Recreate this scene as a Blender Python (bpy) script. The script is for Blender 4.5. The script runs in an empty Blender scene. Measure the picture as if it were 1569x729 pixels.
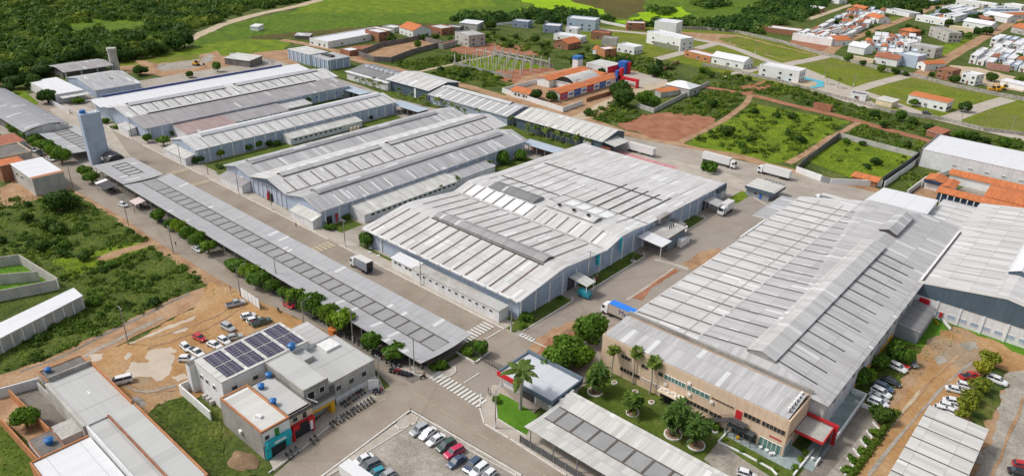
import bpy, math, random
from mathutils import Vector, Matrix
random.seed(7)
C = bpy.context.scene
COL = C.collection
# ---------------------------------------------------------------- camera
FPX = 1122.8
ROT = Matrix(((0.75148927, -0.30668254, 0.58413158), (0.65916062, 0.3117528, -0.68433724), (0.02776963, 0.89930863, 0.43643194)))
CH = 105.0
cd = bpy.data.cameras.new('camera'); cam = bpy.data.objects.new('camera', cd); COL.objects.link(cam)
cd.sensor_fit = 'HORIZONTAL'; cd.sensor_width = 36; cd.lens = 36 * FPX / 1569
cd.clip_start = 1; cd.clip_end = 9000
cam.matrix_world = Matrix.Translation((0, 0, CH)) @ ROT.to_4x4()
C.camera = cam
# ---------------------------------------------------------------- light
w = bpy.data.worlds.new('World'); C.world = w; w.use_nodes = True
nt = w.node_tree; bg = nt.nodes['Background']
sky = nt.nodes.new('ShaderNodeTexSky'); sky.sky_type = 'NISHITA'; sky.sun_disc = False
SD = Vector((-0.62, -0.52, 1.0)).normalized()
sky.sun_elevation = math.asin(SD.z); sky.sun_rotation = math.atan2(SD.x, SD.y)
sky.air_density = 1.0; sky.dust_density = 3.0; sky.ozone_density = 1.0
hs = nt.nodes.new('ShaderNodeHueSaturation'); hs.inputs['Saturation'].default_value = .42   # hazy, half clouded sky
nt.links.new(sky.outputs[0], hs.inputs['Color']); nt.links.new(hs.outputs[0], bg.inputs[0]); bg.inputs[1].default_value = 0.15
ld = bpy.data.lights.new('sun', 'SUN'); ld.energy = 2.1; ld.angle = math.radians(8); ld.color = (1, 0.965, 0.91)
sun = bpy.data.objects.new('sun', ld); COL.objects.link(sun)
sun.rotation_euler = SD.to_track_quat('Z', 'Y').to_euler(); sun.location = (0, 0, 300)
C.view_settings.view_transform = 'Standard'; C.view_settings.look = 'None'
C.view_settings.exposure = 0.05; C.view_settings.gamma = 1.0
# ---------------------------------------------------------------- helpers
def G(px, py, z=0.0):
    v = ROT @ Vector((px - 784.5, -(py - 364.5), -FPX)); t = (z - CH) / v.z
    return Vector((v.x * t, v.y * t))
def GS(pts, z=0.0): return [G(p[0], p[1], z) for p in pts]

MATS = {}
def mk(name): 
    m = bpy.data.materials.new(name); m.use_nodes = True
    return m, m.node_tree, m.node_tree.nodes['Principled BSDF']
def ramp(nt, fac, stops):
    r = nt.nodes.new('ShaderNodeValToRGB'); e = r.color_ramp.elements
    while len(e) < len(stops): e.new(0.5)
    for i, (p, c) in enumerate(stops):
        e[i].position = p; e[i].color = (c[0], c[1], c[2], 1)
    nt.links.new(fac, r.inputs[0]); return r.outputs[0]
def noise(nt, vec, scale, detail=3, rough=.55):
    n = nt.nodes.new('ShaderNodeTexNoise'); n.inputs['Scale'].default_value = scale
    n.inputs['Detail'].default_value = detail; n.inputs['Roughness'].default_value = rough
    if vec is not None: nt.links.new(vec, n.inputs['Vector'])
    return n.outputs[0]
def pos(nt, sc=(1, 1, 1)):
    g = nt.nodes.new('ShaderNodeNewGeometry')
    if sc == (1, 1, 1): return g.outputs['Position']
    m = nt.nodes.new('ShaderNodeVectorMath'); m.operation = 'MULTIPLY'; m.inputs[1].default_value = sc
    nt.links.new(g.outputs['Position'], m.inputs[0]); return m.outputs[0]
def mixc(nt, fac, a, b, mode='MIX'):
    m = nt.nodes.new('ShaderNodeMix'); m.data_type = 'RGBA'; m.blend_type = mode
    for s, v in ((0, fac), (6, a), (7, b)):
        if isinstance(v, (int, float)): m.inputs[s].default_value = v
        elif isinstance(v, tuple): m.inputs[s].default_value = (v[0], v[1], v[2], 1)
        else: nt.links.new(v, m.inputs[s])
    return m.outputs[2]
def mth(nt, op, a, b=0.5, clamp=False):
    m = nt.nodes.new('ShaderNodeMath'); m.operation = op; m.use_clamp = clamp
    for i, v in ((0, a), (1, b)):
        if isinstance(v, (int, float)): m.inputs[i].default_value = v
        else: nt.links.new(v, m.inputs[i])
    return m.outputs[0]
def plain(name, col, rough=.7, var=.15, scale=.6, metal=0, spec=.3, fine=0):
    m, nt, b = mk(name)
    c = tuple(col)
    lo = tuple(x * (1 - var) for x in c); hi = tuple(min(1, x * (1 + var)) for x in c)
    out = ramp(nt, noise(nt, pos(nt), scale, 5, .6), [(.3, lo), (.7, hi)])
    if fine: out = mixc(nt, fine, out, ramp(nt, noise(nt, pos(nt), scale * 9, 3), [(.35, (0.25, .24, .22)), (.65, (1, 1, 1))]), 'MULTIPLY')
    if name.startswith('wall') or name in ('white', 'concrete', 'lightconcrete', 'darkconcrete', 'cream', 'brick', 'paleblue', 'tantrim'):
        stv = noise(nt, pos(nt, (1.3, 1.3, .12)), 1.0, 5, .7)   # rain runs down the walls
        out = mixc(nt, 1.0, out, ramp(nt, stv, [(.30, (.84, .81, .77)), (.52, (1, 1, 1))]), 'MULTIPLY')
    nt.links.new(out, b.inputs['Base Color'])
    b.inputs['Roughness'].default_value = rough; b.inputs['Metallic'].default_value = metal
    b.inputs['Specular IOR Level'].default_value = spec
    MATS[name] = m; return m
def multi(name, stops, scale=.1, detail=6, rough=.9, scale2=None, mul=(.55, 1.25), stops2=None, sc2=.02, edge=(.45, .55), crack=0):
    """noise-driven ramp with optional finer light/dark mottling and a second ramp mixed in by large patches"""
    m, nt, b = mk(name)
    out = ramp(nt, noise(nt, pos(nt), scale, detail, .62), stops)
    if stops2:
        o2 = ramp(nt, noise(nt, pos(nt), scale * 1.7, detail, .62), stops2)
        f = ramp(nt, noise(nt, pos(nt), sc2, 4, .55), [(edge[0], (0, 0, 0)), (edge[1], (1, 1, 1))])
        out = mixc(nt, f, out, o2)
    if scale2:
        out = mixc(nt, 1.0, out, ramp(nt, noise(nt, pos(nt), scale2, 4, .6), [(.3, (mul[0],) * 3), (.7, (mul[1],) * 3)]), 'MULTIPLY')
    if crack:   # worn joints, tyre wear and oil spots
        vn = nt.nodes.new('ShaderNodeTexVoronoi'); vn.feature = 'DISTANCE_TO_EDGE'; vn.inputs['Scale'].default_value = crack; vn.inputs['Randomness'].default_value = .8
        wv = nt.nodes.new('ShaderNodeVectorMath'); wv.operation = 'ADD'; nz = nt.nodes.new('ShaderNodeTexNoise'); nz.inputs['Scale'].default_value = .6; nz.inputs['Detail'].default_value = 3
        nt.links.new(pos(nt), nz.inputs['Vector']); nt.links.new(pos(nt), wv.inputs[0]); nt.links.new(nz.outputs['Color'], wv.inputs[1]); nt.links.new(wv.outputs[0], vn.inputs['Vector'])
        ln = mth(nt, 'LESS_THAN', vn.outputs['Distance'], .012)
        out = mixc(nt, mth(nt, 'MULTIPLY', ln, .14), out, tuple(c * .5 for c in stops[0][1]))
        out = mixc(nt, mth(nt, 'MULTIPLY', ramp(nt, noise(nt, pos(nt), .45, 5, .7), [(.60, (0, 0, 0)), (.78, (1, 1, 1))]), .32), out, tuple(c * .55 for c in stops[0][1]))
    nt.links.new(out, b.inputs['Base Color']); b.inputs['Roughness'].default_value = rough
    b.inputs['Specular IOR Level'].default_value = .15
    MATS[name] = m; return m
def roofmat(name, col, dirt, axis, amt=.5, panel=(1.1, 6.0), rough=.55, patch=.10):
    """sheet roofing: axis = direction the sheets run (downslope). streaky dirt, sheet to sheet differences, lap joints"""
    m, nt, b = mk(name)
    st = (0.9, .05, .3) if axis == 'y' else (.05, .9, .3)
    streak = noise(nt, pos(nt, st), 1.6, 6, .68)
    big = noise(nt, pos(nt), .06, 5, .6)
    f = mth(nt, 'MULTIPLY', ramp(nt, streak, [(.38, (0, 0, 0)), (.72, (1, 1, 1))]), ramp(nt, big, [(.3, (.25,) * 3), (.7, (1,) * 3)]))
    f = mth(nt, 'MULTIPLY', f, amt * 1.7, True)
    # sheet to sheet differences
    g = nt.nodes.new('ShaderNodeNewGeometry'); v = nt.nodes.new('ShaderNodeVectorMath'); v.operation = 'DIVIDE'
    v.inputs[1].default_value = (panel[0], panel[1], 100) if axis == 'y' else (panel[1], panel[0], 100)
    nt.links.new(g.outputs['Position'], v.inputs[0])
    fl = nt.nodes.new('ShaderNodeVectorMath'); fl.operation = 'FLOOR'; nt.links.new(v.outputs[0], fl.inputs[0])
    wn = nt.nodes.new('ShaderNodeTexWhiteNoise'); nt.links.new(fl.outputs[0], wn.inputs['Vector'])
    base = ramp(nt, wn.outputs['Value'], [(0, tuple(c * (1 - patch * 2) for c in col)), (.5, tuple(c * (1 - patch * .5) for c in col)), (1, tuple(min(1, c * (1 + patch * .5)) for c in col))])
    out = mixc(nt, f, base, tuple(dirt))
    if patch > .04 and not name.startswith('tile'):
        odd = mth(nt, 'GREATER_THAN', wn.outputs['Value'], .965); out = mixc(nt, mth(nt, 'MULTIPLY', odd, .5), out, (.80, .80, .79))
        ru = ramp(nt, noise(nt, pos(nt, st), .5, 7, .75), [(.60, (0, 0, 0)), (.74, (1, 1, 1))]); out = mixc(nt, mth(nt, 'MULTIPLY', ru, .30), out, (.30, .235, .19))
    # lap joint lines and rib lines
    sx = nt.nodes.new('ShaderNodeSeparateXYZ'); nt.links.new(v.outputs[0], sx.inputs[0])
    along = sx.outputs[1 if axis == 'y' else 0]
    fr = mth(nt, 'FRACT', along, 0)
    ln = mth(nt, 'LESS_THAN', fr, .035)
    out = mixc(nt, mth(nt, 'MULTIPLY', ln, .35), out, tuple(x * .45 for x in col))
    acr = sx.outputs[0 if axis == 'y' else 1]
    fr2 = mth(nt, 'FRACT', mth(nt, 'MULTIPLY', acr, 2), 0)
    ln2 = mth(nt, 'LESS_THAN', fr2, .2)
    out = mixc(nt, mth(nt, 'MULTIPLY', ln2, .16), out, tuple(x * .5 for x in col))
    nt.links.new(out, b.inputs['Base Color']); b.inputs['Roughness'].default_value = rough
    b.inputs['Specular IOR Level'].default_value = .25
    MATS[name] = m; return m

class M:
    def __init__(s): s.v = []; s.f = []; s.m = []; s.k = {}
    def mi(s, k):
        if k not in s.k: s.k[k] = len(s.k)
        return s.k[k]
    def poly(s, pts, k):
        n = len(s.v); s.v += [tuple(p) for p in pts]; s.f.append(tuple(range(n, n + len(pts)))); s.m.append(s.mi(k)); return s
    def box(s, x0, x1, y0, y1, z0, z1, k, top=None):
        return s.prism([(x0, y0), (x1, y0), (x1, y1), (x0, y1)], z0, z1, k, top)
    def prism(s, p2, z0, z1, k, top=None, bot=True):
        p2 = [(p[0], p[1]) for p in p2]; n = len(p2)
        a = sum(p2[i][0] * p2[(i + 1) % n][1] - p2[(i + 1) % n][0] * p2[i][1] for i in range(n))
        if a < 0: p2 = p2[::-1]
        b = len(s.v); s.v += [(p[0], p[1], z0) for p in p2] + [(p[0], p[1], z1) for p in p2]
        ki = s.mi(k)
        for i in range(n):
            j = (i + 1) % n; s.f.append((b + i, b + j, b + n + j, b + n + i)); s.m.append(ki)
        s.f.append(tuple(range(b + n, b + 2 * n))); s.m.append(s.mi(top or k))
        if bot: s.f.append(tuple(range(b + n - 1, b - 1, -1))); s.m.append(ki)
        return s
    def rbox(s, c, sx, sy, sz, ang, k, top=None, z0=None):
        ca, sa = math.cos(ang), math.sin(ang); cx, cy = c[0], c[1]; z = c[2] if len(c) > 2 else 0
        pts = [(cx + ca * a * sx / 2 - sa * b * sy / 2, cy + sa * a * sx / 2 + ca * b * sy / 2) for a, b in ((-1, -1), (1, -1), (1, 1), (-1, 1))]
        return s.prism(pts, z, z + sz, k, top)
    def ring(s, rings, k, cap0=True, cap1=True):
        """rings: list of equal-length point loops, lofted"""
        n = len(rings[0]); b = len(s.v); ki = s.mi(k)
        for r in rings: s.v += [tuple(p) for p in r]
        for a in range(len(rings) - 1):
            for i in range(n):
                j = (i + 1) % n
                s.f.append((b + a * n + i, b + a * n + j, b + (a + 1) * n + j, b + (a + 1) * n + i)); s.m.append(ki)
        if cap0: s.f.append(tuple(range(b + n - 1, b - 1, -1))); s.m.append(ki)
        if cap1: s.f.append(tuple(range(b + (len(rings) - 1) * n, b + len(rings) * n))); s.m.append(ki)
        return s
    def cyl(s, x, y, z0, z1, r0, r1, k, n=10):
        c = lambda z, r: [(x + r * math.cos(6.28318 * i / n), y + r * math.sin(6.28318 * i / n), z) for i in range(n)]
        return s.ring([c(z0, r0), c(z1, r1)], k)
    def tube(s, a, b, r0, r1, k, n=6):
        a = Vector(a); b = Vector(b); d = (b - a).normalized(); u = d.orthogonal().normalized(); v = d.cross(u)
        c = lambda p, r: [tuple(p + u * r * math.cos(6.28318 * i / n) + v * r * math.sin(6.28318 * i / n)) for i in range(n)]
        return s.ring([c(a, r0), c(b, r1)], k)
    def ob(s, name, parent=None, label=None, smooth=False, loc=None):
        me = bpy.data.meshes.new(name); me.from_pydata(s.v, [], s.f)
        for k in s.k: me.materials.append(MATS[k])
        me.polygons.foreach_set('material_index', s.m)
        if smooth: me.polygons.foreach_set('use_smooth', [True] * len(s.f))
        me.update()
        o = bpy.data.objects.new(name, me); COL.objects.link(o)
        if parent is not None:
            o.parent = parent
            L = parent.location
            q = parent.parent
            if q is not None: L = L + q.location
            o.location = -L
        elif loc: o.location = loc
        if label: o['label'] = label
        return o
def _into(s, parent, nm):
    o = [c for c in COL.objects if c.parent == parent and c.name.split('.')[0] == nm.split('.')[0]][int(nm.split('.')[1]) if '.' in nm else 0]
    L = parent.location; me = o.data; V = [tuple(v.co) for v in me.vertices]; F = [tuple(p.vertices) for p in me.polygons]; mi = [p.material_index for p in me.polygons]
    b = len(V); names = [x.name for x in me.materials]
    for k in s.k:
        if MATS[k].name not in names: names.append(MATS[k].name); me.materials.append(MATS[k])
    idx = {v: names.index(MATS[k].name) for k, v in s.k.items()}
    mats = list(me.materials); me.clear_geometry(); me.from_pydata(V + s.v, [], F + [tuple(i + b for i in f) for f in s.f])
    me.polygons.foreach_set('material_index', mi + [idx[i] for i in s.m]); me.update()
    return o
M.into = _into
def tag(o, label, cat, group=None):
    o['label'] = label; o['category'] = cat
    if group: o['group'] = group
    return o
def thing(name, label, cat, loc=(0, 0, 0), group=None, rz=0):
    o = bpy.data.objects.new(name, None); COL.objects.link(o); o.empty_display_size = .5
    o.location = loc; o.rotation_euler = (0, 0, rz); return tag(o, label, cat, group)
def struct(o, kind='structure'):
    o['kind'] = kind; return o
def lk(o): 
    c = o.copy(); COL.objects.link(c); return c
def dup(root, loc=None, rz=None, label=None, group=None, sc=None, mats=None):
    r = lk(root)
    if loc is not None: r.location = loc
    if rz is not None: r.rotation_euler = (0, 0, rz)
    if sc is not None: r.scale = sc if isinstance(sc, tuple) else (sc, sc, sc)
    if label: r['label'] = label
    if group: r['group'] = group
    def rec(o, p):
        for ch in KIDS.get(o.name, ()):
            c = lk(ch); c.parent = p
            if mats:
                for i, sl in enumerate(c.material_slots):
                    nm = sl.material.name
                    if nm in mats: sl.link = 'OBJECT'; sl.material = MATS[mats[nm]]
            rec(ch, c)
    rec(root, r); return r
KIDS = {}
def reg(root):
    """remember the children of a finished prototype so that copies are cheap"""
    def rec(o):
        KIDS[o.name] = [c for c in ALLK.get(o.name, [])]
        for c in KIDS[o.name]: rec(c)
    ALLK = {}
    for o in COL.objects:
        if o.parent: ALLK.setdefault(o.parent.name, []).append(o)
    rec(root); return root
# ---------------------------------------------------------------- materials
multi('scrub', [(.30, (.035, .058, .014)), (.45, (.065, .095, .02)), (.58, (.105, .13, .028)), (.72, (.15, .15, .045))], .09, 9, scale2=.6, mul=(.5, 1.4),
      stops2=[(.35, (.13, .13, .035)), (.55, (.09, .13, .025)), (.7, (.16, .12, .06))], sc2=.012, edge=(.5, .62))
multi('field', [(.3, (.055, .12, .008)), (.5, (.10, .18, .010)), (.7, (.16, .205, .018))], .035, 9, scale2=.25, mul=(.55, 1.3),
      stops2=[(.3, (.07, .13, .012)), (.7, (.11, .17, .015))], sc2=.006, edge=(.42, .6))
multi('lime', [(.3, (.20, .36, .005)), (.7, (.31, .46, .01))], .03, 6, scale2=.3, mul=(.8, 1.2))
multi('bog', [(.3, (.07, .075, .015)), (.55, (.11, .09, .025)), (.75, (.13, .12, .02))], .03, 6, scale2=.3, mul=(.7, 1.2))
multi('plotgrass', [(.3, (.10, .145, .012)), (.5, (.155, .195, .016)), (.7, (.22, .21, .04))], .08, 9, scale2=.6, mul=(.65, 1.25), stops2=[(.35, (.19, .18, .05)), (.65, (.13, .17, .02))], sc2=.03, edge=(.46, .62))
multi('lawn', [(.3, (.05, .085, .012)), (.5, (.085, .125, .018)), (.72, (.14, .16, .035))], .25, 6, scale2=1.6, mul=(.7, 1.25), stops2=[(.35, (.13, .135, .04)), (.65, (.08, .12, .02))], sc2=.05, edge=(.5, .66))
multi('brightlawn', [(.3, (.065, .17, .012)), (.7, (.11, .23, .02))], .3, 5, scale2=2, mul=(.8, 1.2))
multi('weeds', [(.3, (.04, .062, .012)), (.5, (.075, .105, .018)), (.7, (.125, .145, .03))], .14, 9, scale2=1.2, mul=(.5, 1.4),
      stops2=[(.35, (.12, .12, .03)), (.6, (.07, .12, .02)), (.72, (.16, .10, .05))], sc2=.03, edge=(.5, .66))
multi('meadow', [(.3, (.08, .13, .010)), (.5, (.14, .205, .012)), (.7, (.22, .27, .02))], .12, 8, scale2=.9, mul=(.6, 1.3))
multi('dirt', [(.3, (.27, .15, .08)), (.5, (.38, .235, .135)), (.7, (.46, .32, .20))], .16, 8, scale2=1.4, mul=(.78, 1.15))
multi('orangedirt', [(.28, (.31, .165, .065)), (.5, (.42, .245, .11)), (.72, (.47, .32, .18))], .10, 9, scale2=1.2, mul=(.78, 1.15),
      stops2=[(.4, (.36, .28, .19)), (.6, (.30, .21, .13))], sc2=.035, edge=(.55, .66))
multi('reddirt', [(.3, (.24, .105, .055)), (.5, (.34, .15, .085)), (.7, (.40, .21, .13))], .16, 8, scale2=1.4, mul=(.75, 1.15))
multi('sand', [(.3, (.42, .33, .22)), (.7, (.56, .46, .33))], .2, 6, scale2=1.4, mul=(.85, 1.1))
multi('flowerbed', [(.3, (.10, .16, .03)), (.45, (.52, .22, .24)), (.7, (.62, .36, .38))], .9, 6)
multi('mud', [(.3, (.46, .38, .29)), (.7, (.56, .48, .39))], .2, 4, rough=.35)
multi('asphalt', [(.3, (.26, .215, .175)), (.5, (.315, .265, .22)), (.7, (.36, .31, .26))], .09, 8, scale2=3, mul=(.88, 1.08),
      stops2=[(.3, (.28, .25, .215)), (.7, (.34, .30, .26))], sc2=.03, edge=(.4, .6), crack=.03)
multi('asphaltwarm', [(.3, (.26, .215, .17)), (.5, (.315, .265, .215)), (.7, (.355, .31, .26))], .09, 8, scale2=3, mul=(.88, 1.08), crack=.03)
multi('yardpave', [(.3, (.30, .26, .215)), (.5, (.38, .335, .285)), (.7, (.43, .39, .34))], .10, 9, scale2=2.5, mul=(.85, 1.1), crack=0.12)
multi('stainpave', [(.3, (.25, .225, .185)), (.5, (.36, .325, .275)), (.7, (.46, .42, .36))], .16, 9, scale2=1.8, mul=(.72, 1.15), crack=0.16)
multi('darkpave', [(.3, (.16, .14, .12)), (.5, (.22, .195, .165)), (.7, (.32, .29, .24))], .12, 9, scale2=1.8, mul=(.75, 1.12), crack=0.2)
multi('bluepave', [(.3, (.24, .29, .29)), (.7, (.38, .44, .43))], .2, 8, scale2=1.8, mul=(.75, 1.12))
multi('sidewalk', [(.3, (.38, .33, .275)), (.7, (.50, .45, .385))], .25, 6, scale2=2.5, mul=(.85, 1.1))
multi('street', [(.3, (.40, .35, .29)), (.7, (.49, .435, .37))], .1, 5, scale2=1, mul=(.9, 1.08), crack=.03)
plain('kerb', (.62, .59, .54), .8, .15, .8)
plain('paint', (.72, .70, .66), .7, .15, 1.5, fine=.25)
plain('yellowpaint', (.50, .42, .28), .7, .2, 1.5)
WR = (.66, .64, .62)
for ax in 'xy':
    roofmat('rwhite_' + ax, (.635, .625, .61), (.40, .375, .345), ax, .45)
    roofmat('rgrey_' + ax, (.48, .475, .475), (.28, .265, .26), ax, .45)
    roofmat('rmid_' + ax, (.58, .57, .56), (.33, .30, .28), ax, .5)
    roofmat('rpurple_' + ax, (.38, .36, .365), (.24, .21, .20), ax, .5)
    roofmat('rcanopy_' + ax, (.43, .43, .435), (.29, .28, .27), ax, .5, (1.1, 5.6), patch=.05)
    roofmat('rcream_' + ax, (.63, .62, .58), (.38, .35, .31), ax, .4)
    roofmat('rslate_' + ax, (.245, .24, .24), (.16, .155, .15), ax, .4)
    roofmat('tile_' + ax, (.62, .20, .075), (.30, .12, .06), ax, .5, (.5, 2.2), .85, .12)
    roofmat('tilered_' + ax, (.40, .15, .085), (.22, .10, .07), ax, .5, (.5, 2.2), .85, .12)
    roofmat('newroof_' + ax, (.72, .72, .73), (.60, .60, .61), ax, .3, patch=.02)
    roofmat('flat_' + ax, (.50, .50, .48), (.34, .33, .31), ax, .3, (30, 12), patch=.03)
plain('darkstrip', (.12, .10, .088), .85, .3, .5)
plain('brownstrip', (.145, .11, .09), .85, .25, .5)
plain('blackstrip', (.07, .065, .06), .85, .3, .5)
plain('greystrip', (.30, .285, .27), .85, .25, .5)
plain('skylight', (.78, .78, .77), .4, .05, .5)
plain('fascia', (.74, .73, .71), .5, .08, .4)
plain('ridge', (.50, .50, .505), .5, .12, .4)
plain('ridgelight', (.66, .66, .655), .5, .1, .4)
plain('bluefascia', (.06, .09, .26), .5, .1, .4)
plain('wallblue', (.42, .49, .60), .7, .12, .25, fine=.12)
plain('wallpanel', (.34, .42, .54), .6, .10, .3, fine=.1)
plain('wallwhite', (.72, .72, .73), .75, .10, .3, fine=.15)
plain('white', (.78, .78, .77), .7, .06, .6, fine=.08)
plain('pilaster', (.72, .73, .74), .7, .08, .5)
plain('walltan', (.67, .505, .365), .8, .05, .15)
plain('tantrim', (.42, .31, .22), .8, .10, .4)
plain('walldark', (.085, .12, .155), .5, .1, .3)
plain('navy', (.035, .055, .10), .5, .1, .3)
plain('slateblue', (.13, .17, .21), .6, .1, .3)
plain('guardwall', (.27, .29, .32), .7, .1, .5)
plain('concrete', (.36, .345, .32), .9, .22, .25, fine=.3)
plain('darkconcrete', (.20, .185, .17), .9, .3, .3, fine=.35)
plain('lightconcrete', (.50, .48, .445), .9, .18, .3, fine=.25)
plain('brick', (.36, .17, .10), .9, .2, .5, fine=.3)
plain('brickorange', (.50, .22, .10), .9, .2, .5, fine=.3)
plain('glassdark', (.025, .03, .035), .12, .3, .8, spec=.6)
plain('glassgreen', (.10, .20, .17), .2, .25, .8, spec=.6)
plain('glass', (.05, .065, .08), .1, .3, .8, spec=.7)
plain('red', (.55, .02, .03), .5, .1, .5)
plain('brightred', (.48, .025, .03), .5, .1, .5)
plain('blue', (.03, .12, .42), .5, .1, .5)
plain('tankblue', (.03, .16, .42), .4, .15, .5)
plain('cyan', (.02, .40, .47), .5, .12, .5)
plain('poolblue', (.02, .42, .52), .15, .1, .5)
plain('green', (.05, .22, .04), .7, .1, .5)
plain('yellow', (.72, .40, .02), .6, .1, .5)
plain('cream', (.66, .54, .38), .8, .08, .5)
plain('black', (.02, .02, .022), .6, .3, .5)
plain('darkgrey', (.07, .07, .075), .6, .2, .5)
plain('steel', (.30, .31, .33), .45, .15, .5, metal=.3)
plain('polewood', (.30, .28, .25), .85, .15, .5)
plain('orange', (.62, .20, .05), .7, .15, .5)
plain('rubble', (.40, .37, .33), .95, .45, .8, fine=.5)
plain('earth', (.30, .20, .12), .95, .25, .4, fine=.4)
plain('bark', (.13, .10, .07), .9, .25, 2)
plain('palmbark', (.36, .33, .28), .9, .2, 2)
plain('skin', (.35, .20, .13), .7, .05, 3)
plain('rust', (.22, .08, .05), .85, .3, .6)
def solarmat():
    m, nt, b = mk('solar')
    g = pos(nt); sx = nt.nodes.new('ShaderNodeSeparateXYZ'); nt.links.new(g, sx.inputs[0])
    l = None
    for k in (0, 1):
        f = mth(nt, 'LESS_THAN', mth(nt, 'FRACT', mth(nt, 'MULTIPLY', sx.outputs[k], (1.0, 1 / 1.0)[k]), 0), .07)
        l = f if l is None else mth(nt, 'MAXIMUM', l, f)
    out = mixc(nt, l, ramp(nt, noise(nt, g, .5, 2), [(.3, (.025, .02, .05)), (.7, (.055, .045, .085))]), (.28, .27, .30))
    nt.links.new(out, b.inputs['Base Color']); b.inputs['Roughness'].default_value = .22; MATS['solar'] = m
solarmat()
def leafmat(name, a, bcol, c=None, sc=1.2, g=2.1):
    m, nt, b = mk(name)
    oi = nt.nodes.new('ShaderNodeObjectInfo'); k = lambda q: tuple(min(1, v * g) for v in q)
    out = ramp(nt, noise(nt, pos(nt), sc, 4, .6), [(.3, k(a)), (.52, k(bcol)), (.72, k(c or bcol))])
    out = mixc(nt, 1.0, out, ramp(nt, oi.outputs['Random'], [(0, (.75, .8, .75)), (.5, (1, 1, 1)), (1, (1.3, 1.12, .85))]), 'MULTIPLY')
    nt.links.new(out, b.inputs['Base Color']); b.inputs['Roughness'].default_value = .6
    b.inputs['Specular IOR Level'].default_value = .2
    t = nt.nodes.new('ShaderNodeBsdfTranslucent'); nt.links.new(out, t.inputs[0]); x = nt.nodes.new('ShaderNodeMixShader'); x.inputs[0].default_value = .38
    nt.links.new(b.outputs[0], x.inputs[1]); nt.links.new(t.outputs[0], x.inputs[2]); nt.links.new(x.outputs[0], nt.nodes['Material Output'].inputs['Surface'])
    MATS[name] = m
leafmat('leafdark', (.012, .030, .006), (.030, .062, .010), (.055, .095, .014))
leafmat('leafmid', (.025, .058, .008), (.055, .11, .012), (.10, .16, .018))
leafmat('leafbright', (.04, .085, .008), (.08, .14, .012), (.14, .20, .02))
leafmat('leafolive', (.05, .065, .012), (.10, .11, .02), (.17, .16, .035))
leafmat('leafpalm', (.03, .055, .010), (.07, .105, .018), (.16, .17, .04), 2.5)
leafmat('forest', (.012, .032, .008), (.030, .062, .011), (.085, .115, .02), .035, 2.7)
leafmat('scrubleaf', (.022, .045, .007), (.055, .092, .012), (.105, .14, .02), .10, 2.3)
plain('rmidpanel', (.31, .31, .305), .8, .12, .2, fine=.1); plain('roofblue', (.40, .46, .53), .6, .08, .2)
plain('slatcol', (.35, .35, .35), .8, .12, .2)
plain('paleblue', (.42, .50, .60), .7, .08, .3); plain('slatewall', (.24, .28, .36), .7, .1, .3); plain('tilewall', (.42, .22, .18), .8, .2, .5)
plain('palepink', (.62, .50, .48), .7, .06, .5); plain('meshgrey', (.10, .10, .10), .8, .3, .8)

for ax in 'xy': roofmat('rannex_' + ax, (.40, .30, .28), (.26, .19, .18), ax, .6)

for ax in 'xy': roofmat('rdark_' + ax, (.33, .33, .34), (.23, .22, .22), ax, .45); roofmat('rweather_' + ax, (.54, .53, .525), (.33, .315, .31), ax, .85); roofmat('rgate_' + ax, (.58, .60, .63), (.48, .48, .48), ax, .3, patch=.03)
plain('olivewall', (.24, .25, .18), .8, .1, .4)
# ---------------------------------------------------------------- ground
GZ = {'n': 0}
def wpoly(name, pts, mat, lev, rough=0, seed=1):
    pts = [Vector((p[0], p[1])) for p in pts]
    if rough:
        rn = random.Random(seed + len(pts)); out = []
        for i in range(len(pts)):
            a = pts[i]; b = pts[(i + 1) % len(pts)]; d = (b - a).length; n = max(1, min(60, int(d / (rough * 2.5))))
            nv = Vector((-(b - a).y, (b - a).x)); nv = nv / max(nv.length, 1e-6)
            for k in range(n): out.append(a.lerp(b, k / n) + nv * rn.uniform(-rough, rough) * (1 if k else .4))
        pts = out
    m = M(); z = lev * .012 + GZ['n'] * .0004; GZ['n'] += 1
    m.poly([(p.x, p.y, z) for p in pts], mat)
    o = m.ob(name)
    if sum(pts[i].x * pts[(i + 1) % len(pts)].y - pts[(i + 1) % len(pts)].x * pts[i].y for i in range(len(pts))) < 0: o.data.flip_normals()
    return struct(o)
def patch(name, px, mat, lev, rough=0, seed=1): return wpoly(name, GS(px), mat, lev, rough, seed)
def wrect(name, x0, x1, y0, y1, mat, lev): return wpoly(name, [(x0, y0), (x1, y0), (x1, y1), (x0, y1)], mat, lev)
def smooth(pts, n=4):
    out = []
    for i in range(len(pts) - 1):
        p0 = pts[max(i - 1, 0)]; p1 = pts[i]; p2 = pts[i + 1]; p3 = pts[min(i + 2, len(pts) - 1)]
        for k in range(n):
            t = k / n
            out.append(.5 * ((2 * p1) + (p2 - p0) * t + (2 * p0 - 5 * p1 + 4 * p2 - p3) * t * t + (3 * p1 - p0 - 3 * p2 + p3) * t ** 3))
    return out + [pts[-1]]
def ribbon(name, px, wd, mat, lev, world=False, rough=0, k='structure'):
    pts = smooth([Vector(p) for p in px] if world else GS(px)); m = M(); z = lev * .012 + GZ['n'] * .0004; GZ['n'] += 1
    L = []; R = []; rn = random.Random(len(px) * 7 + int(wd * 10))
    for i, p in enumerate(pts):
        d = (pts[min(i + 1, len(pts) - 1)] - pts[max(i - 1, 0)]).normalized(); n = Vector((-d.y, d.x))
        h = wd / 2
        L.append(p + n * (h + rn.uniform(-rough, rough))); R.append(p - n * (h + rn.uniform(-rough, rough)))
    for i in range(len(pts) - 1):
        m.poly([(R[i].x, R[i].y, z), (R[i + 1].x, R[i + 1].y, z), (L[i + 1].x, L[i + 1].y, z), (L[i].x, L[i].y, z)], mat)
    return struct(m.ob(name), k)
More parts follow.
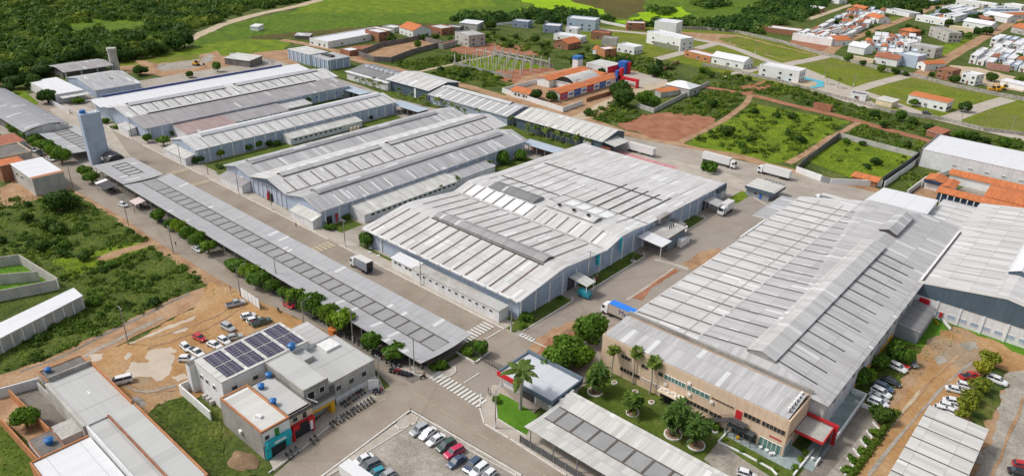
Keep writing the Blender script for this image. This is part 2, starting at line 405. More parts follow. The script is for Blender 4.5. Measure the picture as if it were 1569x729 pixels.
m = M(); m.poly([(-5000, -3000, -.02), (3000, -3000, -.02), (3000, 6000, -.02), (-5000, 6000, -.02)], 'scrub'); struct(m.ob('ground'))
# far fields
patch('field', [(300, 64), (345, 42), (400, 27), (455, 15), (500, -8), (1260, -8), (1190, 12), (1130, 30), (1075, 36), (1000, 40), (930, 38), (900, 24), (780, 30), (690, 34), (640, 40), (520, 46), (400, 54), (350, 66), (310, 76)], 'field', 1, 4)
patch('field', [(500, -8), (760, -8), (760, 10), (640, 22), (560, 18), (480, 20), (440, 22)], 'meadow', 2, 5)
patch('marsh', [(385, 56), (520, 44), (640, 35), (690, 38), (640, 47), (560, 53), (440, 58), (385, 66)], 'bog', 2, 2)
patch('field', [(778, -6), (868, -5), (876, 2), (925, 15), (926, 22), (895, 28), (860, 22), (795, 18), (818, 8)], 'lime', 3, 4)
patch('marsh', [(868, -6), (988, -6), (990, 16), (962, 29), (932, 27), (925, 15), (876, 2)], 'bog', 3, 4)
patch('field', [(940, 36), (968, 28), (992, 16), (1045, 10), (1060, 22), (1020, 30), (980, 37)], 'lime', 3, 4)
patch('field', [(545, 8), (640, -2), (700, 4), (680, 14), (600, 18)], 'meadow', 3, 5)
patch('field', [(100, 30), (190, 28), (250, 40), (190, 55), (110, 52)], 'field', 2, 4)
patch('clearing', [(228, -4), (330, -4), (326, 8), (295, 10), (280, 20), (262, 12), (240, 6)], 'reddirt', 3, 2)
ribbon('road', [(520, -10), (490, 0), (450, 11), (400, 21), (350, 35), (325, 45), (300, 56), (278, 66)], 9, 'sand', 5, rough=.8)
patch('field', [(230, 88), (300, 70), (380, 60), (440, 62), (500, 60), (470, 72), (430, 88), (350, 98), (300, 84)], 'meadow', 2, 2)
patch('clearing', [(172, 104), (232, 92), (292, 91), (330, 78), (352, 92), (345, 108), (300, 122), (240, 116), (190, 112)], 'dirt', 4, 2)
patch('clearing', [(232, 100), (300, 92), (322, 82), (330, 90), (300, 104), (250, 110)], 'stainpave', 5, 1.5)
patch('dirt_yard', [(330, 88), (440, 76), (460, 100), (350, 118), (320, 112)], 'dirt', 5, 2)
patch('field', [(180, 96), (232, 86), (300, 84), (310, 90), (240, 98), (190, 102)], 'plotgrass', 5, 1.5)
# village north of the works
patch('village_ground', [(440, 85), (440, 62), (520, 52), (660, 42), (760, 44), (830, 60), (900, 70), (900, 110), (800, 140), (640, 130), (560, 130), (520, 120)], 'weeds', 2, 3)
ribbon('dirt_road', [(430, 62), (460, 66), (520, 80), (545, 92), (600, 105), (650, 118), (720, 134), (800, 158), (900, 185), (955, 203), (1010, 216), (1067, 229), (1134, 241), (1180, 255), (1260, 274), (1345, 294)], 7, 'dirt', 5, rough=.5)
patch('dirt_yard', [(528, 72), (600, 66), (650, 70), (640, 80), (560, 92), (535, 88)], 'reddirt', 4, 1.5)
ribbon('path', [(643, 110), (680, 102), (715, 94), (760, 84)], 2.5, 'sand', 6, rough=.4)
patch('dirt_yard', [(688, 76), (720, 68), (775, 66), (800, 70), (830, 86), (770, 84), (735, 86), (700, 82)], 'reddirt', 5, 1)
patch('dirt_yard', [(705, 92), (770, 86), (850, 106), (830, 122), (790, 124), (760, 118)], 'meadow', 5, 1)
patch('dirt_yard', [(760, 108), (845, 104), (860, 112), (800, 132), (770, 124)], 'reddirt', 6, 1)
patch('school_yard', [(770, 150), (800, 118), (900, 100), (960, 100), (1010, 128), (960, 150), (885, 195), (870, 172)], 'dirt', 6, 1)
patch('school_yard', [(955, 108), (1015, 118), (1030, 130), (985, 135), (940, 125), (938, 112)], 'street', 7, 1)
ribbon('dirt_road', [(885, 182), (905, 172), (935, 156), (985, 138), (1025, 128)], 7, 'sand', 7, rough=.5)
# bushy plots
patch('red_field', [(945, 193), (985, 176), (1030, 172), (1100, 180), (1085, 200), (1042, 219), (1000, 212)], 'reddirt', 5, 1.5)
patch('meadow', [(1046, 222), (1120, 182), (1160, 160), (1300, 186), (1262, 212), (1210, 247), (1180, 252), (1130, 238)], 'meadow', 4, 1.5)
patch('meadow', [(1235, 246), (1290, 215), (1400, 240), (1352, 278), (1300, 272)], 'meadow', 5)
patch('meadow', [(1362, 285), (1415, 247), (1450, 252), (1400, 292)], 'weeds', 5)
ribbon('dirt_road', [(1030, 128), (1075, 133), (1130, 142), (1151, 146), (1220, 163), (1296, 181), (1366, 201), (1417, 214), (1440, 224)], 6, 'reddirt', 7, rough=.5)
ribbon('path', [(1151, 146), (1140, 162), (1110, 184), (1072, 204), (1041, 219), (1030, 222)], 3.5, 'dirt', 7, rough=.5)
ribbon('path', [(1315, 188), (1296, 199), (1274, 210), (1240, 232), (1208, 251)], 3, 'dirt', 7, rough=.5)
patch('clearing', [(1130, 134), (1175, 124), (1185, 136), (1150, 144)], 'reddirt', 5, 1)
# housing estate with pale streets
patch('estate_ground', [(880, 40), (990, 42), (1130, 50), (1260, 84), (1395, 116), (1569, 152), (1600, 225), (1450, 188), (1270, 148), (1120, 116), (990, 84), (900, 66)], 'plotgrass', 4)
patch('plot', [(1038, 49), (1130, 54), (1250, 85), (1210, 96), (1130, 71), (1045, 56)], 'dirt', 5, 1)
patch('plot', [(1100, 60), (1130, 56), (1249, 86), (1210, 95), (1165, 82)], 'plotgrass', 6, 2)
patch('plot', [(985, 62), (1042, 76), (1000, 90), (975, 84)], 'plotgrass', 6, 1)
ribbon('street', [(880, 44), (925, 46), (988, 52), (1040, 57), (1094, 66), (1130, 76), (1175, 93), (1229, 107), (1256, 118), (1296, 134), (1334, 146), (1409, 174), (1467, 189), (1540, 206), (1600, 220)], 8, 'street', 8)
ribbon('street', [(1098, 67), (1046, 81), (1000, 93)], 8, 'street', 9)
ribbon('street', [(1270, 86), (1238, 93), (1200, 100), (1165, 104), (1135, 112), (1118, 120)], 8, 'street', 9)
ribbon('street', [(1388, 117), (1345, 128), (1300, 142)], 8, 'street', 9)
ribbon('street', [(1545, 152), (1505, 164), (1450, 184)], 9, 'street', 9)
patch('plaza', [(1225, 112), (1250, 112), (1300, 138), (1330, 150), (1350, 168), (1320, 165), (1270, 148), (1225, 128)], 'street', 9)
# town
patch('town_ground', [(1160, 58), (1130, 40), (1190, 20), (1280, -8), (1640, -8), (1640, 165), (1540, 150), (1390, 114), (1260, 82)], 'weeds', 3, 2)
ribbon('dirt_road', [(1400, 120), (1414, 112), (1448, 92), (1500, 62), (1545, 38), (1575, 22), (1620, 0)], 9, 'dirt', 7, rough=.6)
ribbon('dirt_road', [(1262, 86), (1280, 73), (1309, 58), (1364, 38), (1415, 18), (1450, 4), (1470, -6)], 8, 'dirt', 7, rough=.6)
ribbon('dirt_road', [(1240, 30), (1279, 16), (1310, 6), (1345, -6)], 6, 'sand', 6, rough=.6)
patch('dirt_yard', [(1215, 62), (1280, 72), (1262, 86), (1200, 68)], 'reddirt', 5, 1)
patch('plot', [(1330, 24), (1390, 28), (1370, 38), (1335, 36)], 'plotgrass', 6, 1)
patch('plot', [(1432, 72), (1500, 56), (1460, 84), (1435, 92)], 'meadow', 6, 1)
patch('dirt_yard', [(1455, 100), (1500, 104), (1569, 122), (1569, 142), (1500, 130), (1460, 122)], 'sand', 6, 1)
# ground of the works
wrect('works_ground', -420, -79.2, 122, 252, 'yardpave', 4)
patch('works_yard', [(940, 205), (1070, 231), (1200, 262), (1345, 296), (1330, 330), (1180, 330), (1100, 285), (1000, 255), (930, 238)], 'yardpave', 5)
wrect('works_ground', -180, -60, 252, 283, 'yardpave', 5)
wrect('works_road', -101.5, -79, 122, 262, 'asphalt', 6)
wrect('main_road', -430, -58, 108, 122.0, 'asphaltwarm', 6)
wrect('gate_road', -106, -79, 92, 109, 'asphalt', 6)
# works lawns
def lawn(px, mat='lawn', lev=8, rough=0): return patch('lawn', px, mat, lev, rough)
lawn([(100, 180), (212, 187), (150, 195)], 'meadow', 5)
def lr(x0, x1, y0, y1, mat='lawn', lev=8): return wrect('lawn', x0, x1, y0, y1, mat, lev)
lr(-322, -296, 140, 228, 'lawn'); lr(-273.5, -256, 128, 228); lr(-180.5, -172, 139, 228); lr(-190, -183, 128, 137)
lr(-190, -181, 206, 228); lr(-229, -221, 122.8, 126.4); lr(-213.5, -207.5, 122.8, 126.4); lr(-261, -252, 127, 150); lr(-172, -156.5, 123, 127.4)
lr(-170, -160, 123, 127.4, 'lawn', 9)
for a, b in ((124.5, 146.2), (154, 184), (205, 224)): lr(-106.8, -101.9, a, b)
lr(-114, -103, 122.8, 127.5, 'lawn', 9); lr(-104.5, -100, 245, 258, 'meadow')
patch('lawn', [(500, 106), (560, 122), (600, 132), (680, 160), (740, 178), (800, 196), (860, 214), (900, 226), (880, 232), (800, 212), (700, 172), (660, 165), (600, 150), (545, 128), (520, 118)], 'lawn', 7)
patch('lawn', [(905, 232), (935, 232), (1000, 252), (1035, 264), (1000, 262), (950, 250), (915, 242)], 'brightlawn', 9)
patch('flower_bed', [(950, 231), (1000, 246), (1040, 257), (1030, 262), (990, 252), (945, 238)], 'flowerbed', 10)
patch('yard_patch', [(975, 225), (1010, 240), (1120, 268), (1180, 300), (1110, 285), (1030, 262), (945, 235)], 'sidewalk', 7)
patch('lawn', [(0, 118), (30, 138), (60, 165), (50, 175), (0, 160)], 'dirt', 5)
patch('lawn', [(18, 140), (34, 137), (60, 158), (52, 164), (30, 152)], 'meadow', 7)
patch('works_yard', [(75, 168), (115, 158), (150, 170), (200, 240), (160, 240), (130, 220)], 'sidewalk', 7)
patch('works_yard', [(0, 190), (70, 190), (140, 235), (160, 262), (130, 275), (60, 240), (0, 205)], 'yardpave', 5)
# west street (outer)
patch('street_verge', [(60, 250), (115, 297), (188, 342), (234, 378), (316, 434), (330, 452), (372, 462), (424, 475), (494, 506), (557, 548), (605, 596), (660, 572), (400, 420), (210, 300), (130, 262), (80, 238)], 'dirt', 5, .8)
patch('street', [(20, 225), (70, 262), (115, 292), (188, 333), (234, 366), (320, 419), (365, 445), (424, 473), (494, 505), (557, 547), (598, 592), (628, 625), (792, 721), (850, 760), (900, 760), (868, 729), (780, 672), (742, 650), (736, 625), (720, 590), (690, 560), (560, 500), (400, 402), (215, 300), (130, 255), (60, 215), (40, 215)], 'asphaltwarm', 7)
wrect('moto_parking', -290, -106, 90.3, 97, 'darkpave', 8)
wrect('sidewalk', -287, -107, 96, 110, 'darkpave', 9)
patch('cross_street', [(598, 592), (630, 626), (400, 800), (330, 800), (420, 728), (462, 690), (508, 652), (566, 617), (585, 600)], 'asphaltwarm', 8)
patch('shop_pavement', [(413, 706), (420, 722), (462, 690), (508, 652), (566, 617), (590, 600), (580, 575), (560, 590), (500, 630), (450, 675)], 'sidewalk', 9)
# parking lot at the bottom
patch('parking_lot', [(630, 632), (480, 740), (470, 800), (1100, 900), (800, 729)], 'sidewalk', 9)
patch('parking_lot', [(639, 646), (668, 648), (790, 729), (900, 830), (600, 830), (505, 729)], 'stainpave', 11)
patch('parking_island', [(610, 645), (622, 636), (640, 640), (636, 650), (612, 658), (605, 652)], 'sidewalk', 13)
# gate area
patch('sidewalk', [(737, 622), (755, 590), (766, 590), (812, 640), (860, 680), (930, 729), (940, 745), (885, 740), (868, 729), (780, 672), (742, 650)], 'sidewalk', 10)
patch('lawn', [(759, 609), (766, 603), (780, 609), (824, 637), (806, 668), (790, 659), (762, 642)], 'brightlawn', 12)
patch('sidewalk', [(600, 560), (640, 575), (665, 581), (690, 576), (700, 570), (697, 562), (650, 560)], 'sidewalk', 11)
patch('lawn', [(655, 562), (668, 555), (684, 556), (692, 564), (680, 569), (662, 569)], 'weeds', 13)
patch('lawn', [(700, 541), (718, 520), (738, 522), (750, 540), (728, 557)], 'weeds', 12)
# east side
wrect('lawn', -76.5, -39, 109, 126, 'lawn', 8)
patch('bare_earth', [(800, 560), (822, 518), (860, 500), (905, 480), (928, 490), (918, 512), (870, 530), (845, 552), (830, 575)], 'dirt', 9, .6)
patch('bare_earth', [(812, 552), (840, 518), (890, 494), (900, 500), (860, 530), (830, 566)], 'reddirt', 10, .6)
patch('bare_earth', [(968, 457), (1028, 411), (1042, 414), (1000, 440), (985, 460)], 'reddirt', 9, .3)
patch('bare_earth', [(1046, 405), (1075, 385), (1105, 380), (1100, 395), (1060, 415)], 'dirt', 9, .5)
ribbon('concrete_strip', [(960, 460), (1000, 434), (1032, 411)], .8, 'sidewalk', 10)
ribbon('concrete_strip', [(1003, 398), (1030, 405), (1055, 413)], 1.6, 'sidewalk', 10)
ribbon('concrete_strip', [(1150, 300), (1170, 312), (1190, 325)], 1.2, 'sidewalk', 10)
wrect('east_ground', -29, 60, 60, 208.5, 'dirt', 3)
wrect('lawn', -29, 60, 196, 208.5, 'brightlawn', 5)
patch('lawn', [(1408, 470), (1300, 600), (1345, 632), (1400, 560), (1425, 520), (1470, 505), (1445, 480)], 'weeds', 6, .8)
patch('lawn', [(1398, 500), (1440, 478), (1450, 505), (1418, 532), (1380, 525)], 'brightlawn', 7, .8)
patch('bare_earth', [(1420, 520), (1460, 500), (1520, 520), (1569, 545), (1569, 600), (1500, 560), (1440, 560), (1400, 545)], 'orangedirt', 8, 1)
patch('dirt_road', [(1420, 560), (1500, 540), (1490, 580), (1440, 640), (1360, 740), (1285, 740), (1365, 630), (1400, 590)], 'orangedirt', 9, .8)
patch('lawn', [(1480, 600), (1520, 560), (1545, 570), (1530, 620), (1500, 660), (1470, 630)], 'scrub', 9, .8)
patch('dirt_road', [(1540, 575), (1600, 555), (1640, 760), (1480, 760), (1520, 670)], 'stainpave', 8, .8)
patch('courtyard', [(1260, 620), (1295, 614), (1348, 632), (1342, 650), (1275, 770), (1180, 770), (1215, 725), (1240, 695), (1262, 668)], 'darkpave', 10)
patch('courtyard', [(1340, 640), (1345, 650), (1275, 760), (1240, 760), (1300, 690)], 'stainpave', 11)
patch('courtyard', [(1108, 645), (1125, 636), (1168, 655), (1210, 680), (1238, 700), (1215, 722), (1190, 712), (1110, 672)], 'bluepave', 11)
patch('lawn', [(1100, 676), (1112, 668), (1170, 700), (1212, 722), (1228, 700), (1240, 690), (1246, 698), (1215, 742), (1180, 730), (1140, 705)], 'lawn', 12)
patch('courtyard', [(1078, 704), (1100, 678), (1140, 698), (1185, 722), (1200, 760), (1130, 745)], 'stainpave', 11)
# dirt car lot and lower left
patch('field', [(-60, 330), (40, 290), (110, 298), (225, 372), (322, 432), (250, 470), (190, 500), (110, 545), (40, 570), (-60, 600)], 'weeds', 3)
patch('meadow', [(80, 400), (200, 372), (240, 376), (160, 402), (110, 425)], 'meadow', 5, 1)
ribbon('path', [(235, 372), (200, 382), (150, 398)], 4, 'dirt', 6, rough=.6)
patch('dirt_lot', [(128, 562), (140, 545), (210, 520), (300, 470), (320, 432), (366, 448), (424, 475), (494, 506), (480, 540), (380, 570), (300, 612), (240, 622), (222, 640), (190, 615), (150, 585)], 'orangedirt', 7, .6)
ribbon('dirt_road', [(-40, 606), (0, 590), (60, 570), (120, 543), (190, 509), (260, 474), (310, 452), (345, 447)], 8.5, 'dirt', 6, rough=.5)
ribbon('tyre_track', [(0, 598), (60, 578), (120, 551), (190, 516), (250, 486)], 1.2, 'stainpave', 8, rough=.3)
ribbon('tyre_track', [(30, 570), (90, 548), (170, 508), (240, 474), (290, 450)], 1.0, 'darkpave', 8, rough=.3)
for i, pl in enumerate(([(195, 528), (250, 503), (301, 484), (298, 489), (240, 512), (200, 527)], [(190, 580), (200, 555), (225, 556), (240, 545), (262, 540), (268, 548), (262, 560), (262, 570), (250, 582), (240, 585), (232, 578), (210, 578)],
        [(137, 544), (160, 542), (155, 552), (142, 555)], [(262, 578), (284, 572), (288, 580), (272, 586)], [(222, 548), (228, 538), (262, 532), (272, 538), (255, 545), (235, 556)], [(262, 510), (275, 503), (288, 502), (284, 508), (270, 512)], [(190, 548), (196, 540), (203, 542), (194, 552)])):
    patch('puddle', pl, 'mud', 9, .35, i)
patch('grass_plot', [(232, 628), (262, 612), (290, 607), (335, 632), (345, 700), (395, 728), (350, 735), (320, 720)], 'weeds', 8, .4)
patch('grass_plot', [(-60, 620), (0, 640), (60, 715), (60, 800), (-60, 800)], 'lawn', 5)
patch('yard', [(0, 605), (40, 598), (100, 640), (60, 690), (0, 640)], 'dirt', 6)
patch('yard', [(15, 600), (60, 585), (105, 640), (78, 656)], 'darkpave', 7)
# red earth beside the wall near tower, courts
patch('bare_earth', [(0, 290), (60, 250), (110, 290), (60, 305), (0, 320)], 'dirt', 4, .6)
# painted markings (4 mm sheets above the road)
def zebra(x0, x1, y0, y1, n, along, mat='paint', frac=.5):
    m = M(); z = .235
    for i in range(n):
        if along == 'x':
            a = x0 + (x1 - x0) * i / n; b = a + (x1 - x0) / n * frac; m.poly([(a, y0, z), (b, y0, z), (b, y1, z), (a, y1, z)], mat)
        else:
            a = y0 + (y1 - y0) * i / n; b = a + (y1 - y0) / n * frac; m.poly([(x0, a, z), (x1, a, z), (x1, b, z), (x0, b, z)], mat)
    return struct(m.ob('crosswalk'))
zebra(-104.8, -88.6, 94.3, 97.8, 14, 'x')
zebra(-112.2, -108.4, 111, 121.6, 9, 'y')
zebra(-273.4, -270.2, 113.5, 121.6, 8, 'y', 'yellowpaint'); zebra(-256.4, -253.4, 113.5, 121.6, 8, 'y', 'yellowpaint')
zebra(-180.6, -176, 110, 121.5, 8, 'y', 'yellowpaint')
zebra(-101.2, -96.5, 122.4, 124.2, 5, 'x')
m = M()
def line(a, b, wd, mat='paint', z=.236):
    a = Vector(a); b = Vector(b); d = (b - a).normalized(); n = Vector((-d.y, d.x)) * wd / 2
    m.poly([(a.x - n.x, a.y - n.y, z), (b.x - n.x, b.y - n.y, z), (b.x + n.x, b.y + n.y, z), (a.x + n.x, a.y + n.y, z)], mat)
line((-106.2, 115.5), (-106.2, 121), .35); line((-97.5, 98.6), (-97.5, 103.8), .3)
line(G(452, 692), G(590, 612), .15, 'yellowpaint'); line(G(700, 670), G(790, 722), .12, 'yellowpaint')
line((-101, 122.5), (-92, 123.2), .3); line((-104, 88.2), (-60, 88.4), .12, 'yellowpaint')
for k in range(0, 4): line((-106.6 + k * .1, 108 + k), (-106.6 + k * .1, 108.4 + k), .2)
struct(m.ob('road_marking'))
# kerbs: real steps
def kerb(pts, world=True, wd=.3, h=.14, mat='kerb', name='kerb'):
    pts = [Vector(p) for p in pts] if world else GS(pts); m = M()
    for a, b in zip(pts, pts[1:]):
        c = (a + b) / 2; d = b - a
        m.rbox((c.x, c.y, .05), d.length + wd * .9, wd, h + .12, math.atan2(d.y, d.x), mat)
    return struct(m.ob(name))
for a, b in ((-425, -373), (-371, -321), (-312, -262), (-257, -182), (-176, -106)): kerb([(a, 122.1), (b, 122.1)])
kerb([(-425, 109), (-292, 109)])
kerb([(-101.7, 124.4), (-101.7, 146.4), (-103, 147.5)]); kerb([(-103.6, 153.6), (-101.7, 154.2), (-101.7, 184), (-103.6, 186)]); kerb([(-103, 204), (-101.7, 205), (-101.7, 224), (-104, 226)])
kerb([(480, 740), (629, 629), (800, 729), (860, 765)], False, .35)
kerb([(505, 729), (639, 646), (790, 729)], False, .2); kerb([(605, 652), (612, 658), (636, 650), (640, 640)], False, .2)
kerb([(737, 605), (735, 625), (742, 650), (780, 672), (868, 729), (900, 750)], False, .3)
kerb([(759, 609), (762, 642), (790, 659), (806, 668)], False, .2); kerb([(700, 541), (728, 557), (750, 540)], False, .4, .3)
kerb([(600, 560), (640, 575), (665, 581), (690, 577), (699, 570), (697, 562)], False, .25)
kerb([(413, 724), (462, 689), (508, 651), (566, 616)], False, .25)
for i in range(0, 30):
    pass
# south pavement of the main street, broken tiles in front of the long low walls
wrect('sidewalk', -371, -106, 122.3, 126.2, 'sidewalk', 7)

for i, (px, w_, mt) in enumerate([([(230, 520), (290, 500), (340, 480), (372, 456)], .5, 'dirt'), ([(225, 535), (300, 510), (350, 486), (380, 462)], .5, 'dirt'), ([(160, 575), (200, 592), (250, 600), (300, 590)], .6, 'dirt'), ([(150, 568), (210, 600), (270, 592)], .5, 'stainpave'),
        ([(1300, 729), (1370, 650), (1430, 580), (1470, 545)], .6, 'dirt'), ([(1330, 729), (1395, 650), (1450, 588), (1490, 556)], .6, 'stainpave'), ([(1520, 729), (1545, 670), (1569, 610)], .6, 'dirt'), ([(1290, 745), (1350, 670), (1410, 600)], .5, 'sand')]):
    ribbon('tyre_track', px, w_, mt, 13, rough=.25)
for i, pl in enumerate(([(1428, 548), (1444, 544), (1452, 552), (1438, 560)], [(1470, 528), (1492, 524), (1500, 534), (1480, 538)], [(1490, 700), (1505, 690), (1510, 702), (1498, 712)])): patch('puddle', pl, 'stainpave', 12, .4, i)
# ---------------------------------------------------------------- the works: long sheds
def T(axis, c, t, z): return (t, c, z) if axis == 'x' else (c, t, z)      # c across, t along
def interp(prof, c):
    for (a, za), (b, zb) in zip(prof, prof[1:]):
        if a <= c <= b: return za + (zb - za) * (c - a) / (b - a)
    return prof[0][1] if c < prof[0][0] else prof[-1][1]
def roofband(root, name, axis, prof, t0, t1, mat, th=.25, edge='fascia', label=None):
    m = M(); n = len(prof)
    for (a, za), (b, zb) in zip(prof, prof[1:]):
        m.poly([T(axis, a, t0, za), T(axis, b, t0, zb), T(axis, b, t1, zb), T(axis, a, t1, za)], mat)
        m.poly([T(axis, a, t0, za - th), T(axis, a, t1, za - th), T(axis, b, t1, zb - th), T(axis, b, t0, zb - th)], edge)
        for t in (t0, t1): m.poly([T(axis, a, t, za - th), T(axis, b, t, zb - th), T(axis, b, t, zb), T(axis, a, t, za)], edge)
    for c, z in (prof[0], prof[-1]):
        m.poly([T(axis, c, t0, z - th), T(axis, c, t0, z), T(axis, c, t1, z), T(axis, c, t1, z - th)], edge)
    return m.ob(name, root, label)
def strips(m, axis, prof, c0, c1, ts, wd, mat, lift=.05):
    """strips across the roof (running down the slope from c0 to c1) at the positions ts"""
    cs = [c0] + [c for c, z in prof if c0 < c < c1] + [c1]
    for t in ts:
        for a, b in zip(cs, cs[1:]):
            za, zb = interp(prof, a) + lift, interp(prof, b) + lift
            m.poly([T(axis, a, t, za), T(axis, b, t, zb), T(axis, b, t + wd, zb), T(axis, a, t + wd, za)], mat)
def along(m, axis, prof, c, wd, t0, t1, mat, lift=.06):
    za, zb = interp(prof, c) + lift, interp(prof, c + wd) + lift
    m.poly([T(axis, c, t0, za), T(axis, c + wd, t0, zb), T(axis, c + wd, t1, zb), T(axis, c, t1, za)], mat)
def monitor(root, axis, prof, c0, c1, h, t0, t1, mat, side='darkstrip', name='ridge_vent', rnd=False, zb=None):
    m = M(); n = 5 if rnd else 2; loops = []
    z0, z1 = (interp(prof, c0), interp(prof, c1)) if zb is None else (zb, zb)
    mid = (c0 + c1) / 2; zt = max(z0, z1, interp(prof, mid) if zb is None else zb) + h
    o = .25
    pr = [(c0 - o, z0 + h * .45)] + ([(c0 + (c1 - c0) * .2, zt - h * .12)] if rnd else []) + [(mid, zt)] + ([(c1 - (c1 - c0) * .2, zt - h * .12)] if rnd else []) + [(c1 + o, z1 + h * .45)]
    th = .08
    for (a, za), (b, zb_) in zip(pr, pr[1:]):
        m.poly([T(axis, a, t0, za), T(axis, b, t0, zb_), T(axis, b, t1, zb_), T(axis, a, t1, za)], mat)
    for c, z, zz in ((c0, z0, pr[0][1]), (c1, z1, pr[-1][1])):
        m.poly([T(axis, c, t0 + .2, z - .3), T(axis, c, t1 - .2, z - .3), T(axis, c, t1 - .2, zz + .02), T(axis, c, t0 + .2, zz + .02)], side)
    for t in (t0 + .2, t1 - .2):
        m.poly([T(axis, c0, t, z0 - .3)] + [T(axis, c, t, z - .03) for c, z in pr] + [T(axis, c1, t, z1 - .3)], side)
    # eaves of the vent
    for c in (c0 - o, c1 + o):
        zz = pr[0][1] if c < mid else pr[-1][1]
        m.poly([T(axis, c, t0, zz - .18), T(axis, c, t1, zz - .18), T(axis, c, t1, zz), T(axis, c, t0, zz)], side if not rnd else mat)
    return m.ob(name, root)
def walls(root, axis, prof, t0, t1, ins, mat, name='wall', base=0, dz=.24):
    m = M(); c0, c1 = prof[0][0] + ins, prof[-1][0] - ins
    P = [(c0, interp(prof, c0))] + [(c, z) for c, z in prof if c0 < c < c1] + [(c1, interp(prof, c1))]
    a, b = t0 + ins, t1 - ins
    for c, z in (P[0], P[-1]): m.poly([T(axis, c, a, base), T(axis, c, b, base), T(axis, c, b, z - dz), T(axis, c, a, z - dz)], mat)
    for t in (a, b): m.poly([T(axis, c0, t, base)] + [T(axis, c, t, z - dz) for c, z in P] + [T(axis, c1, t, base)], mat)
    return m.ob(name, root)
def pilasters(root, axis, c, ts, zt, out, mat='pilaster', w=.45, d=.3, name='pilaster', z0=0):
    """white columns on the long wall standing at c; out = +1/-1 side they stand proud on"""
    for t in ts:
        m = M(); a, b = sorted((c, c + out * d))
        if axis == 'y': m.box(a, b, t - w / 2, t + w / 2, z0, zt, mat)
        else: m.box(t - w / 2, t + w / 2, a, b, z0, zt, mat)
        m.ob(name, root)
def win(root, x0, x1, y0, y1, z0, z1, mat='glassdark', fr='white', name='window', mull=0, label=None):
    """window on an axis-aligned wall: thin in x or in y; a dark pane set in a frame standing proud"""
    f = M(); t = .06
    if abs(x1 - x0) < abs(y1 - y0):
        xm0, xm1 = min(x0, x1), max(x0, x1)
        f.box(xm0, xm1, y0 - t, y0, z0 - t, z1 + t, fr).box(xm0, xm1, y1, y1 + t, z0 - t, z1 + t, fr).box(xm0, xm1, y0, y1, z1, z1 + t, fr).box(xm0, xm1, y0, y1, z0 - t, z0, fr)
        for i in range(mull):
            yy = y0 + (y1 - y0) * (i + 1) / (mull + 1); f.box(xm0, xm1, yy - .05, yy + .05, z0, z1, fr)
        pn = M().box(xm0 + .02, xm1 - .05, y0, y1, z0, z1, mat)
    else:
        a0, a1 = min(y0, y1), max(y0, y1)
        f.box(x0 - t, x0, a0, a1, z0 - t, z1 + t, fr).box(x1, x1 + t, a0, a1, z0 - t, z1 + t, fr).box(x0, x1, a0, a1, z1, z1 + t, fr).box(x0, x1, a0, a1, z0 - t, z0, fr)
        for i in range(mull):
            xx = x0 + (x1 - x0) * (i + 1) / (mull + 1); f.box(xx - .05, xx + .05, a0, a1, z0, z1, fr)
        pn = M().box(x0, x1, a0 + .05, a1 - .02, z0, z1, mat)
    o = f.ob(name, root, label); p_ = pn.ob('pane', o); p_.location = (0, 0, 0); return o
def frange(a, b, s):
    o = []
    while a < b - 1e-6: o.append(a); a += s
    return o
def lowbox(root, x0, x1, y0, y1, zh, zl, side, mat, wmat, name='annex', ins=.25, wz0=0, wins=()):
    """lean-to: roof slopes down to zl on the given side ('+x','-x','+y','-y') from zh"""
    m = M(); ax = side[1]
    c0, c1, t0, t1 = (x0, x1, y0, y1) if ax == 'x' else (y0, y1, x0, x1); A = 'y' if ax == 'x' else 'x'
    z0, z1 = (zh, zl) if side[0] == '+' else (zl, zh)
    P = [(c0, z0), (c1, z1)]
    for (a, za), (b, zb) in zip(P, P[1:]):
        m.poly([T(A, a, t0, za), T(A, b, t0, zb), T(A, b, t1, zb), T(A, a, t1, za)], mat)
    for t in (t0, t1): m.poly([T(A, c0, t, z0 - .18), T(A, c1, t, z1 - .18), T(A, c1, t, z1), T(A, c0, t, z0)], 'fascia')
    for c, z in P: m.poly([T(A, c, t0, z - .18), T(A, c, t1, z - .18), T(A, c, t1, z), T(A, c, t0, z)], 'fascia')
    m.poly([T(A, c0, t0, z0 - .18), T(A, c1, t0, z1 - .18), T(A, c1, t1, z1 - .18), T(A, c0, t1, z0 - .18)], 'greystrip')
    if wmat:
        a, b, s, e = c0 + ins, c1 - ins, t0 + ins, t1 - ins
        za, zb = z0 + (z1 - z0) * ins / (c1 - c0) - .17, z1 - (z1 - z0) * ins / (c1 - c0) - .17
        for c, z in ((a, za), (b, zb)): m.poly([T(A, c, s, 0), T(A, c, e, 0), T(A, c, e, z), T(A, c, s, z)], wmat)
        for t in (s, e): m.poly([T(A, a, t, 0), T(A, b, t, 0), T(A, b, t, zb), T(A, a, t, za)], wmat)
    return m.ob(name, root)

# --- shed C: the broad central hall, ridges parallel to the street
PC = [(127.6, 6.3), (144.5, 8.9), (147, 9.1), (149.2, 8.9), (167.5, 7.0), (175, 8.9), (182, 8.9), (190.3, 8.0), (211.5, 7.5), (244.5, 6.6)]
hall = thing('factory_hall', 'broad central factory hall with dark streaked pale roof and bluish walls, beside the gate road', 'factory hall', (-138, 186, 0))
roofband(hall, 'roof', 'x', PC, -170.6, -105.4, 'rwhite_y')
m = M(); ts = frange(-167, -108, 4.55)
strips(m, 'x', PC, 127.7, 143.9, ts, .62, 'brownstrip'); strips(m, 'x', PC, 149.5, 166.6, [t + .2 for t in ts], .6, 'brownstrip')
strips(m, 'x', PC, 168.2, 174.8, [t + .3 for t in ts], .45, 'darkstrip')
strips(m, 'x', PC, 182, 204, ts, .28, 'brownstrip')
strips(m, 'x', PC, 183.5, 190, [-163, -158, -153.6], .3, 'brownstrip')
